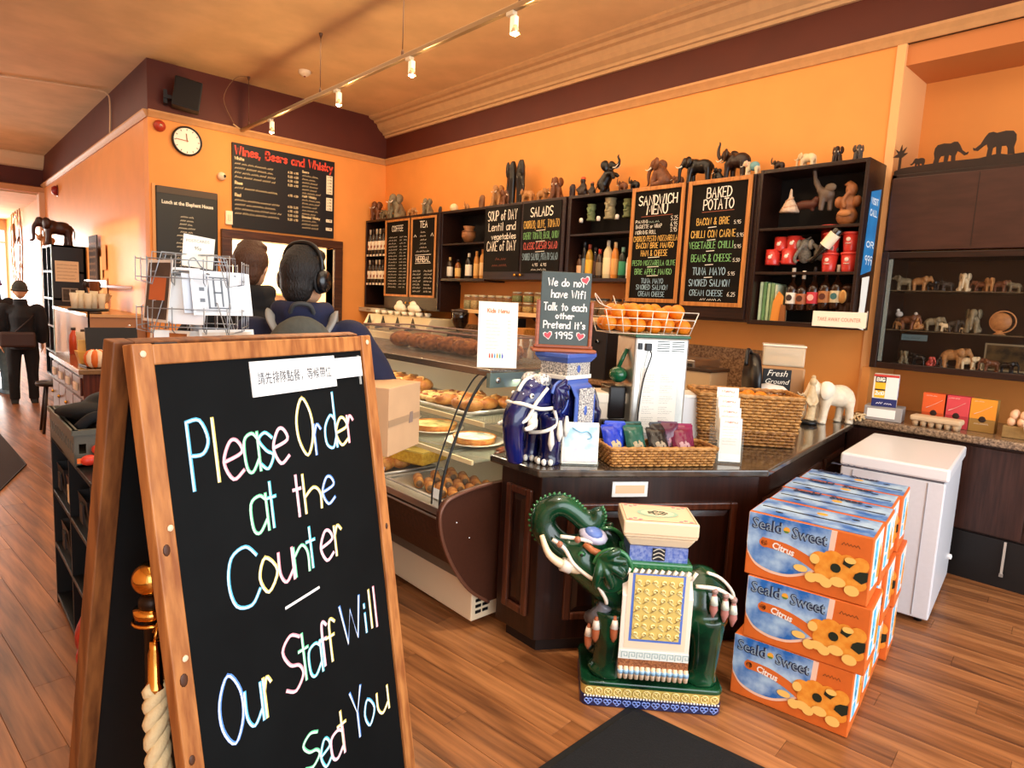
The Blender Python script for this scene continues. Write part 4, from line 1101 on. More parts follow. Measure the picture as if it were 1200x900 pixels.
# ------------------------------------------------------------------ back counter along the long wall
GRAN=mat('a8805a',0.25,h2='6a4a34',nscale=60,coat=0.3)
bc=thing('back_counter','long back counter along the shelf wall with granite top','counter',(4.5,2.45,0))
m=M();m.box(0.04,0,0,0.69,6.1,0.9);m.build('body',DARKWOOD,bc)
m=M();m.box(0,0,0.9,0.67,6.15,0.94);m.build('worktop',GRAN,bc,0.004)
m=M();m.box(5.176,2.45,0.94,5.199,8.5,1.31);structure(m,'trim_12',GRAN,label='granite splashback strip on the shelf wall')
for k in range(6):
    m=M();m.box(0.02,0.06+k,0.12,0.04,0.98+k,0.84);dd=m.build('door',DARKWOOD,bc,0.004)
    m=M();m.tube([(0.0,0.15+k,0.7),(0.0,0.15+k,0.8)],0.006,6);m.build('handle',CHROME,dd)
# coffee machine with cups on top
cm=thing('coffee_machine','wide cream and black espresso machine on the back counter','coffee machine',(4.6,8.2,0.94),RZW)
m=M();m.box(0,0,0.08,1.55,0.5,0.2);m.box(0,0.12,0.2,1.55,0.5,0.33);m.prism([(0.02,0.28),(0.5,0.28),(0.5,0.42),(0.10,0.42)],0,1.55,0);m.build('body',mat('d8c7a0',0.35),cm,0.01)
m=M();m.box(-0.004,-0.02,0.02,1.554,0.5,0.08);m.build('drip_tray',BLACKP,cm,0.006)
for k in range(4):
    m=M();m.prism([(0.0,0.0),(0.13,0.0),(0.065,0.14)],-0.012,0.0,1);m.xf=None
    o=m.build('group_head',BLACKP,cm);o.location=(0.12+k*0.36,0.02,0.27)
    m=M();m.tube([(0.06,0.0,0.0),(0.06,-0.12,-0.02)],0.015,8);h_=m.build('portafilter',BLACKP,o)
m=M()
for k in range(3):m.tube([(0.02,0.05,0.44+k*0.0),(1.53,0.05,0.44)],0.005,6)
m.build('cup_rail',CHROME,cm)
for k in range(14):
    x=0.1+(k%7)*0.17;yy=0.2+(k//7)*0.14
    t=thing('coffee_cup','white coffee cup on top of the espresso machine, '+('near row' if k<7 else 'back row')+', '+ORD[k%7],'cup',(4.6+yy,8.2-x,1.362),group='cups on the espresso machine')
    m=M();m.lathe([(0,0),(0.03,0),(0.045,0.055),(0.042,0.055),(0.028,0.005),(0,0.005)],n=14);m.build('cup',mat('fdf3dc',0.3),t)
    m=M();m.tube([(0.04,0,0.045),(0.065,0,0.035),(0.035,0,0.015)],0.004,5);m.build('handle',mat('fdf3dc',0.3),t)
for (x,yy,lab) in ((0.62,0.24,'left stack'),(0.95,0.24,'right stack')):
    t=thing('cup_stack_cloth','white folded cloth piled on the espresso machine, '+lab.replace('stack','pile'),'cloth',(4.6+yy,8.2-x,1.42))
    m=M();m.ball((0,0,0.05),(0.08,0.12,0.06));m.ball((0.02,0.03,0.10),(0.06,0.07,0.05));m.build('cloth',mat('fff4dc',0.7,bump=0.4,nscale=20),t)
    m=M();m.ball((0,-0.08,0.03),(0.05,0.06,0.03));m.build('fold',mat('f6e8cc',0.7),t)
g=thing('coffee_grinder','black coffee grinder with conical hopper on the back counter','coffee grinder',(4.900,6.326,1.102),RZW)
m=M();m.box(-0.11,-0.12,-0.16,0.11,0.12,0.12);m.build('body',BLACKP,g,0.02)
m=M();m.lathe([(0.04,0.12),(0.05,0.15),(0.105,0.24),(0.11,0.36),(0.1,0.37),(0,0.38)],n=8);m.build('hopper',mat('1a0f0a',0.15,coat=0.5),g)
m=M();m.lathe([(0.112,0.36),(0.115,0.39),(0.03,0.40),(0,0.41)],n=8);m.build('hopper_lid',mat('3a2a22',0.3),g)
t=thing('black_appliance','tall dark oven column on the back counter behind the kids menu','oven',(4.62,5.60,0.94),RZW)
m=M();m.box(0,0,0,0.34,0.4,0.5);m.build('body',BLACKP,t,0.01)
m=M();m.box(0.03,-0.008,0.05,0.31,0,0.4);m.build('door',mat('1a1210',0.15),t)
t=thing('wooden_crate','small orange-brown wooden box on the back counter right of the kids menu','box',(4.66,5.22,0.94),RZW)
m=M();m.box(0,0,0,0.3,0.3,0.4);m.build('box',wood('c8863c','a8682a',0.5),t,0.006)
m=M();m.box(-0.005,-0.006,0.18,0.305,0.3,0.2);m.build('band',mat('8d5a28',0.5),t)
for k,(y,h,c_) in enumerate(((4.95,0.32,'e8dcc8'),(4.8,0.3,'b9a88c'))):
    t=thing('syrup_bottle','small pale bottle on the back counter left of the blue elephant, '+('nearer the kids menu' if k==0 else 'nearer the elephant'),'bottle',(4.66,y,0.94))
    m=M();m.lathe([(0,0),(0.035,0),(0.035,h*0.6),(0.014,h*0.8),(0.014,h*0.95),(0,h*0.95)],n=12);m.build('glass',mat(c_,0.2),t)
    m=M();m.lathe([(0.017,h*0.93),(0.017,h),(0,h)],n=10);m.build('cap',mat('f0e8d8',0.4),t)
ov=thing('espresso_side_unit','large dark oven and shelving behind the wifi board on the back counter','oven',(4.60,4.55,0.94),RZW)
m=M();m.box(0,0,0,0.8,0.5,0.5);m.build('body',mat('17110f',0.4),ov,0.008)
for k in range(2):
    m=M();m.box(0.03,-0.012,0.03+k*0.23,0.60,0,0.24+k*0.23);d_=m.build('oven_door',mat('0c0a0a',0.12,coat=0.4),ov,0.004)
    m=M();m.tube([(0.06,-0.04,0.215+k*0.23),(0.57,-0.04,0.215+k*0.23)],0.008,6);m.build('handle',CHROME,d_)
m=M()
for k in range(3):m.lathe([(0.018,0),(0.016,0.02),(0,0.02)],(0,0,0),10)
o=m.build('dial',CHROME,ov);o.location=(0.7,-0.001,0.35);o.rotation_euler=(R(90),0,0)
t=thing('toaster_oven','low steel toaster oven on the back counter under the sandwich menu','toaster',(4.56,3.42,0.94),RZW)
m=M();m.box(0,0,0,0.62,0.4,0.28);m.build('body',STEEL,t,0.01)
m=M();m.box(0.02,-0.008,0.03,0.4,0,0.22);m.build('glass_door',mat('3a2a1c',0.1),t)
m=M();m.box(0.43,-0.006,0.03,0.6,0,0.25);m.build('control_panel',mat('2a2622',0.4),t)
for k in range(2):
    m=M(RX);m.lathe([(0.02,0),(0.018,0.02),(0,0.02)],n=12);o=m.build('dial',BLACKP,t);o.location=(0.515,-0.006,0.09+k*0.09)
t=thing('steel_container','beige square tub with dark rim on the back counter beside the toaster oven','tub',(4.52,2.85,0.94),RZW)
m=M();m.prism([(-0.02,-0.02),(0.24,-0.02),(0.24,0.24),(-0.02,0.24)],0,0.2,2);m.build('tub',mat('c9ab80',0.5),t,0.01)
m=M();m.box(-0.03,-0.03,0.2,0.25,0.25,0.225);m.build('rim',mat('3a2a20',0.4),t,0.004)

# ------------------------------------------------------------------ peninsula counter
CP_=[(1.955,2.255),(1.95,1.915),(2.89,1.335),(4.80,1.64),(4.80,2.44),(2.68,2.44),(2.66,2.255)]
cen=(3.2,2.1)
def inset(poly,d):
    out=[];n=len(poly)
    for i in range(n):
        p0=Vector(poly[i-1]);p1=Vector(poly[i]);p2=Vector(poly[(i+1)%n])
        e1=(p1-p0).normalized();e2=(p2-p1).normalized()
        n1=Vector((-e1.y,e1.x));n2=Vector((-e2.y,e2.x));b=(n1+n2).normalized()
        out.append(tuple(p1+b*d/max(b.dot(n1),0.3)))
    return out
pen=thing('serving_counter','dark panelled wooden serving counter with angled corner and polished top','counter')
body=inset(CP_,0.045)
m=M();m.prism(body,0.07,0.845);m.build('body',DARKWOOD_V,pen,0.004)
m=M();m.prism(inset(CP_,0.085),0,0.07);m.build('plinth',mat('1c0e09',0.6),pen)
m=M();m.prism(CP_,0.85,0.885);m.build('worktop',mat('4a4036',0.14,h2='2e2721',nscale=14,coat=0.6),pen,0.008)
def along(p,q,name,mtl,z0,z1,off,t0,t1,y0=0.0):
    p=Vector(p);q=Vector(q);d=(q-p);L=d.length;a=math.atan2(d.y,d.x)
    m=M();m.box(L*t0,-off,z0,L*t1,y0,z1);o=m.build(name,mtl,pen,0.003);o.location=(p.x,p.y,0);o.rotation_euler=(0,0,a);return o
def raised_panel(p,q,t0,t1,z0,z1):
    p=Vector(p);q=Vector(q);d=(q-p);L=d.length;a=math.atan2(d.y,d.x)
    x0,x1=L*t0,L*t1;w_=0.035
    m=M()
    for (a0,b0,a1,b1) in ((x0,z0,x0+w_,z1),(x1-w_,z0,x1,z1),(x0+w_,z0,x1-w_,z0+w_),(x0+w_,z1-w_,x1-w_,z1)):
        m.box(a0,-0.018,b0,a1,0.002,b1)
    o=m.build('panel_moulding',wood('5a3120','3c1e13',0.3,(14,14,1),coat=0.2),pen,0.006);o.location=(p.x,p.y,0);o.rotation_euler=(0,0,a)
    m=M();i0,i1,j0,j1=x0+w_,x1-w_,z0+w_,z1-w_;e=0.03
    vs=[(i0,0.001,j0),(i1,0.001,j0),(i1,0.001,j1),(i0,0.001,j1),(i0+e,-0.012,j0+e),(i1-e,-0.012,j0+e),(i1-e,-0.012,j1-e),(i0+e,-0.012,j1-e)]
    m.add(vs,[(0,1,5,4),(1,2,6,5),(2,3,7,6),(3,0,4,7),(4,5,6,7)])
    o=m.build('raised_panel',wood('2c140c','1c0c07',0.32,(14,14,1),coat=0.2),pen);o.location=(p.x,p.y,0);o.rotation_euler=(0,0,a)
raised_panel(body[0],body[1],0.20,0.82,0.17,0.77)
raised_panel(body[1],body[2],0.12,0.90,0.17,0.72)
raised_panel(body[2],body[3],0.04,0.32,0.17,0.72);raised_panel(body[2],body[3],0.36,0.64,0.17,0.72);raised_panel(body[2],body[3],0.68,0.96,0.17,0.72)
t=thing('card_label','small white card with orange print pinned on the counter front','label',(0,0,0))
p=Vector(body[1]);q=Vector(body[2]);d=(q-p);a=math.atan2(d.y,d.x);q0=p+d.normalized()*0.33
t.location=(q0.x,q0.y,0.75);t.rotation_euler=(0,0,a)
m=M();m.box(0,-0.006,0,0.17,0,0.07);m.build('card',WHITE,t)
m=M();m.box(0.015,-0.0065,0.016,0.155,-0.006,0.054);m.build('print',mat('ecc49a',0.6),t)

# ------------------------------------------------------------------ chilled display case
CASE_Y0,CASE_Y1=2.30,5.6
dc=thing('display_case','curved glass chilled display case with brown end panel and cream base','display case',(0,0,0))
BRN=mat('4a2a1e',0.32,noise=0.12,nscale=60)
CREAMM=mat('eedcba',0.45)
def curve_prof(k=6):
    a=[(1.99,0.735),(1.86,0.725),(1.74,0.70),(1.695,0.66),(1.685,0.60),(1.71,0.49),(1.78,0.35),(1.88,0.22),(2.0,0.13)]
    return [(p.x,p.y) for p in smooth_pts([(x,z,0) for x,z in a],k)]
prof=curve_prof(4)+[(2.6,0.13),(2.6,0.735)]
m=M();m.prism(prof,CASE_Y0-0.035,CASE_Y0,1);m.build('end_panel',BRN,dc,0.006)
rim=[(x,CASE_Y0-0.035,z) for x,z in curve_prof(4)]
m=M();m.tube(rim,0.009,6);m.build('end_panel_edge',mat('6b4434',0.3),dc)
for (x,z) in ((1.78,0.58),(1.86,0.49)):
    m=M(RX);m.xf=Matrix.Translation((x,CASE_Y0-0.036,z))@Matrix.Rotation(R(90),4,'X');m.lathe([(0.006,0),(0.005,0.003),(0,0.004)],n=8);m.build('screw',CHROME,dc)
m=M();m.box(1.92,CASE_Y0,0.035,2.6,CASE_Y1,0.23);bs=m.build('base',CREAMM,dc,0.006)
for k in range(5):
    for j in range(2):
        m=M();m.box(1.945+j*0.045,CASE_Y0-0.004,0.07+k*0.03,1.98+j*0.045,CASE_Y0-0.001,0.085+k*0.03);m.build('vent_slot',BLACKP,bs)
m=M();m.prism([(1.70,0.62),(1.73,0.49),(1.80,0.35),(1.90,0.235),(2.05,0.235),(2.05,0.62)],CASE_Y0,CASE_Y1,1);m.build('fascia',wood('4a2a1c','2c160d',0.35),dc)
m=M();m.box(1.695,CASE_Y0,0.62,1.76,CASE_Y1,0.655);m.box(1.69,CASE_Y0,0.60,1.70,CASE_Y1,0.61);m.build('steel_trim',STEEL,dc,0.003)
m=M();m.box(1.75,CASE_Y0,0.60,2.58,CASE_Y1,0.63);m.build('well_floor',STEEL,dc)
m=M();m.box(2.55,CASE_Y0,0.6,2.6,CASE_Y1,1.25);m.build('back_wall',mat('d8cfb8',0.3,0.3),dc)
m=M();m.box(1.96,CASE_Y0-0.02,1.25,2.62,CASE_Y1,1.285);m.build('top_shelf',mat('9a9388',0.25,0.8),dc,0.004)
# curved front glass and its black seal
gp=[(1.975,1.26),(1.93,1.23),(1.86,1.13),(1.80,1.0),(1.745,0.86),(1.715,0.74),(1.71,0.655)]
gs=smooth_pts([(x,0,z) for x,z in gp],4)
m=M();n=len(gs)
m.add([(p.x,y,p.z) for y in (CASE_Y0+0.01,CASE_Y1) for p in gs],[(i,i+1,i+1+n,i+n) for i in range(n-1)],True)
m.build('curved_glass',mat('8a9a94',0.02,alpha=0.06),dc)
m=M();m.tube([(p.x,CASE_Y0+0.005,p.z) for p in gs],0.007,6);m.build('glass_seal',BLACKP,dc)
m=M();m.tube([(p.x,CASE_Y0+0.07,p.z) for p in gs],0.004,6);m.build('glass_seal',BLACKP,dc)
m=M();m.box(1.95,CASE_Y0-0.03,1.20,2.3,CASE_Y0-0.005,1.27);br=m.build('glass_bracket',mat('9fb8ae',0.2,0.5),dc)
m=M();m.xf=Matrix.Translation((2.0,CASE_Y0-0.03,1.235))@Matrix.Rotation(R(90),4,'X');m.lathe([(0.016,0),(0.014,0.006),(0,0.008)],n=14);m.build('bolt',CHROME,br)
m=M();m.add([(2.0,CASE_Y0+0.003,1.25),(2.55,CASE_Y0+0.003,1.25),(2.55,CASE_Y0+0.003,0.735),(1.73,CASE_Y0+0.003,0.735),(1.80,CASE_Y0+0.003,1.0),(1.9,CASE_Y0+0.003,1.18)],[(0,1,2,3,4,5)]);m.build('end_glass',mat('8a9a94',0.02,alpha=0.04),dc)
# inner shelves
SH=((1.02,1.98,2.5),(0.84,1.92,2.5))
for z,x0,x1 in SH:
    m=M();m.box(x0,CASE_Y0+0.03,z-0.012,x1,CASE_Y1-0.02,z-0.002);m.build('glass_shelf',mat('a8b09c',0.08,alpha=0.3),dc)
    m=M();m.box(x0-0.012,CASE_Y0+0.03,z-0.02,x0,CASE_Y1-0.02,z+0.002);m.build('shelf_edge',mat('f0dca8',0.3),dc)
    m=M()
    for yy in (CASE_Y0+0.35,CASE_Y0+1.6):m.tube([(x0+0.1,yy,z-0.03),(x1,yy,z-0.03)],0.012,6);m.tube([(x0+0.07,yy,z-0.03),(x0+0.11,yy,z-0.03)],0.018,8)
    m.build('shelf_arm',mat('6d6a64',0.3,0.7),dc)
m=M()
for k in range(160):m.box(2.535,CASE_Y0+0.05+k*0.02,0.87,2.549,CASE_Y0+0.06+k*0.02,0.97)
o=m.build('vent_fins',mat('e8dcc0',0.4),dc);o['kind']='stuff'
m=M();m.box(2.53,CASE_Y0+0.03,0.855,2.55,CASE_Y1,0.87);m.box(2.53,CASE_Y0+0.03,0.97,2.55,CASE_Y1,0.985);m.build('vent_rail',mat('f0e4c8',0.4),dc)
for yy,zz in ((3.4,1.235),(3.4,0.995)):
    l=bpy.data.lights.new('case_strip_light','AREA');l.shape='RECTANGLE';l.size=0.05;l.size_y=2.4;l.energy=7;l.color=(1.0,0.84,0.6)
    lo=bpy.data.objects.new('case_strip_light',l);C.objects.link(lo);lo.location=(2.12,yy,zz)

def tray(x,y,z,sx,sy,label,col='c9c7bf'):
    t=thing('serving_tray',label,'tray',(x,y,z))
    m=M();m.box(-sx/2,-sy/2,0,sx/2,sy/2,0.006);m.build('base',mat(col,0.25,0.6),t)
    m=M();pts=[(-sx/2,-sy/2,0.012),(sx/2,-sy/2,0.012),(sx/2,sy/2,0.012),(-sx/2,sy/2,0.012)]
    m.tube(pts,0.009,6,closed=True);m.build('rim',mat('e3e0d6',0.25,0.5),t)
GOLD_P=mat('d89a48',0.55,h2='a8622a',nscale=22,bump=0.2)
PALE_P=mat('e8c07c',0.6,h2='c88f48',nscale=25,bump=0.2)
PM_={}
def pastry(kind,loc,label,group,rz=0.0,s_=1.0):
    t=thing({'roll':'bread_roll','swirl':'swirl_pastry','scone':'scone','slice':'cake_slice','sausage':'sausage_roll'}[kind],label,'pastry',loc,rz,group,s_)
    if kind=='roll':
        m=M();m.ball((0,0,0.032),(0.07,0.05,0.034),12);m.build('crust',GOLD_P,t)
        m=M();m.tube([(-0.04,0.012,0.062),(0,-0.005,0.067),(0.04,0.012,0.062)],0.006,5);m.build('split',PALE_P,t)
    elif kind=='swirl':
        m=M();m.tube([((0.015+0.003*k)*math.cos(k*0.55),(0.015+0.003*k)*math.sin(k*0.55),0.02) for k in range(20)],0.015,7);m.build('dough_coil',PALE_P,t)
        m=M();m.ball((0,0,0.03),(0.02,0.02,0.014),8);m.build('filling',mat('8d4a20',0.5),t)
    elif kind=='scone':
        m=M();m.lathe([(0,0),(0.04,0),(0.045,0.015),(0.04,0.04),(0.03,0.05),(0,0.052)],n=12);m.build('scone',PALE_P,t)
        m=M();m.ball((0.01,0,0.05),(0.014,0.012,0.008),7);m.build('glaze',GOLD_P,t)
    elif kind=='sausage':
        m=M();m.tube([(-0.07,0,0.03),(0.07,0,0.03)],0.03,12);m.build('pastry',GOLD_P,t)
        m=M()
        for s2 in (-1,1):m.tube([(s2*0.069,0,0.03),(s2*0.073,0,0.03)],0.02,10)
        m.build('filling',mat('8a6a48',0.6,noise=0.4,nscale=80),t)
    return t
tray(2.20,2.82,1.022,0.36,0.62,'steel tray of rolls and pastries at the near end of the top glass shelf')
tray(2.20,3.52,1.022,0.36,0.62,'second steel tray on the top glass shelf, towards the customers')
i=0
for y in (2.58,2.68,2.79,2.90,3.0,3.08):
    for x in (2.10,2.22,2.33):
        i+=1
        k='swirl' if y>2.85 else 'roll'
        pastry(k,(x,y+random.uniform(-0.02,0.02),1.03),'golden %s on near top tray, %s row, %s from counter end'%({'swirl':'swirl pastry','roll':'bread roll'}[k],{2.10:'front',2.22:'middle',2.33:'back'}[x],('first','second','third','fourth','fifth','sixth')[(i-1)//3]),'pastries on the near top tray',random.uniform(0,6),0.95)
for j,y in enumerate((3.3,3.43,3.56,3.7)):
    for x in (2.12,2.28):
        pastry('roll',(x,y,1.03),'large round bread roll on second top tray, %s row, %s from counter'%('front' if x<2.2 else 'back',('first','second','third','fourth')[j]),'rolls on the second top tray',random.uniform(0,6),1.3)
# plates on the middle shelf
def plate(loc,r_,label):
    t=thing('plate',label,'plate',loc)
    m=M();m.lathe([(0,0.0),(r_*0.6,0),(r_,0.018),(r_*0.97,0.022),(r_*0.6,0.006),(0,0.006)],n=28);m.build('plate',mat('f2ecdc',0.25),t)
    m=M();m.tube([(r_*math.cos(R(a)),r_*math.sin(R(a)),0.02) for a in range(0,360,15)],0.003,5,closed=True);m.build('rim',mat('d9cfb8',0.3),t)
def quiche(loc,r_,c1,c2,label,rz=0):
    t=thing('tart',label,'pastry',loc,rz)
    m=M();m.lathe([(0,0),(r_*0.9,0),(r_,0.035),(r_*0.94,0.035),(r_*0.92,0.03)],n=20);m.build('crust',GOLD_P,t)
    m=M();m.lathe([(0,0.034),(r_*0.93,0.03)],n=20);m.build('filling',mat(c1,0.6,h2=c2,nscale=18,bump=0.4),t)
plate((2.16,2.62,0.842),0.16,'white plate with blue-green cheese tart on the middle glass shelf');quiche((2.16,2.62,0.853),0.12,'e8e6d4','7a9a8c','creamy tart with blue-green cheese on the middle shelf plate')
plate((2.18,3.02,0.842),0.17,'white plate with herb quiche on the middle glass shelf');quiche((2.18,3.02,0.853),0.135,'d8b878','5f6a34','round herb quiche on the middle shelf')
plate((2.18,3.45,0.842),0.17,'far white plate on the middle glass shelf beyond the herb quiche');quiche((2.18,3.45,0.853),0.135,'c99a58','8a5a2c','brown quiche on the far middle shelf plate')
t=thing('serving_board','brown wooden paddle board on the middle glass shelf by the counter end','board',(2.30,2.43,0.842),R(20))
m=M();m.box(-0.15,-0.05,0,0.15,0.05,0.014);m.build('board',wood('7a3e20','55290f',0.4),t,0.005)
m=M();m.tube([(-0.15,0,0.007),(-0.24,0,0.007)],0.011,8);m.build('handle',wood('6a341a','4a240f',0.4),t)
# bottom deck
tray(1.97,2.62,0.632,0.36,0.56,'steel tray of sausage rolls on the bottom deck beside the end panel')
for j in range(4):
    for k in range(3):
        pastry('sausage',(1.86+k*0.11,2.40+j*0.10,0.64+0.0),'sausage roll on bottom deck, %s column from glass, %s from end panel'%(('first','second','third')[k],('first','second','third','fourth')[j]),'sausage rolls on the bottom deck',R(60),0.85)
tray(1.97,3.24,0.632,0.36,0.56,'steel tray of croissants and yellow cake on the bottom deck')
for j in range(3):
    for k in range(3):
        pastry('roll',(1.87+k*0.11,3.05+j*0.14,0.64),'crusty pastry on bottom deck, %s column from glass, %s from sausage rolls'%(('first','second','third')[k],('first','second','third')[j]),'crusty pastries on the bottom deck',R(30),1.1)
t=thing('yellow_cake','bright yellow crumbly cake block on the bottom deck','cake',(2.05,3.0,0.69),R(15))
m=M();m.box(-0.11,-0.14,0,0.11,0.14,0.07);m.build('sponge',mat('f2c43c',0.8,h2='dca428',nscale=60,bump=0.3),t,0.012)
m=M();m.box(-0.108,-0.138,0.068,0.108,0.138,0.076);m.build('icing',mat('f6d668',0.8,bump=0.4,nscale=60),t)
for k,y in enumerate((2.45,2.95)):
    t=thing('price_ticket','small white price ticket clipped on the bottom deck, '+('nearest the end panel' if k==0 else 'beside the yellow cake'),'ticket',(1.77,y,0.66),RZW)
    m=M();m.box(0,-0.002,0,0.06,0,0.045,(R(-15),0,0));m.build('card',mat('e8eef2',0.5),t)
    m=M();m.box(0.02,-0.006,-0.008,0.04,0.006,0.006);m.build('clip',CHROME,t)

# things on top of the case
bk=thing('bread_case','long clear acrylic bread case on top of the display case','case',(2.12,2.45,1.286))
for a_ in ((0,0,0,0.36,0.006,0.13),(0,1.30,0,0.36,1.306,0.13),(0,0,0,0.006,1.306,0.13),(0.354,0,0,0.36,1.306,0.13),(0,0,0.13,0.36,1.306,0.137)):
    m=M();m.box(*a_);m.build('acrylic_panel',mat('a8aca8',0.04,alpha=0.10),bk)
m=M();m.tube([(0,0,0.137),(0.36,0,0.137),(0.36,1.306,0.137),(0,1.306,0.137)],0.006,6,closed=True);m.build('rim',mat('8a6a5c',0.3),bk)
for k in range(7):
    y=2.55+k*0.17
    t=thing('seeded_loaf','rough brown seeded loaf inside the bread case, %s from the counter end'%('first','second','third','fourth','fifth','sixth','seventh')[k],'bread',(2.30+0.03*(k%2),y,1.288),k*0.7,'loaves in the bread case')
    m=M();m.ball((0,0,0.05),(0.11,0.085,0.052),14);m.build('crust',mat('a8622e',0.8,h2='6d3818',nscale=40,bump=0.6),t)
    m=M()
    for q in range(5):m.tube([(-0.08+q*0.035,-0.05,0.08),(-0.06+q*0.035,0.05,0.085)],0.006,5)
    m.build('scoring',mat('c98a4c',0.8),t)
t=thing('kids_menu_holder','white kids menu sheet standing in a clear holder on the display case','menu',(1.959,2.238,1.300),R(-34))
m=M();m.box(-0.092,-0.004,0,0.092,0.0,0.305,(R(-6),0,0),(0,0,0));m.build('sheet',PAPER,t)
m=M();m.box(-0.085,0.001,0,0.085,0.004,0.3,(R(-6),0,0),(0,0,0));m.box(-0.085,-0.03,-0.014,0.085,0.04,-0.008);m.build('holder',GLASS,t)
mt=Matrix.Rotation(R(-6),4,'X')
m=M(mt);write(m,'Kids Menu',0,0.255,0.018,0.10,0.0035,y=-0.0055);m.build('title_lettering',mat('e08a5a',0.7),t)
m=M(mt)
for k in range(9):scribble(m,-0.055,-0.055+random.uniform(0.05,0.07),0.215-k*0.016,0.005,0.0014,y=-0.0055);ribbon(m,[Vector((0.045,0.217-k*0.016,0)),Vector((0.06,0.217-k*0.016,0))],0.002,-0.0055)
m.build('menu_lettering',mat('9a948c',0.7),t)
for k in range(6):
    m=M(mt);x=-0.035+k*0.012;m.box(x-0.003,-0.006,0.045,x+0.003,-0.005,0.062);m.box(x-0.002,-0.006,0.063,x+0.002,-0.005,0.067)
    m.build('child_icon',mat(('d14a3a','b83a3a','3a8ac4','e0a03a','3aa08a','3a5ac4')[k],0.7),t)

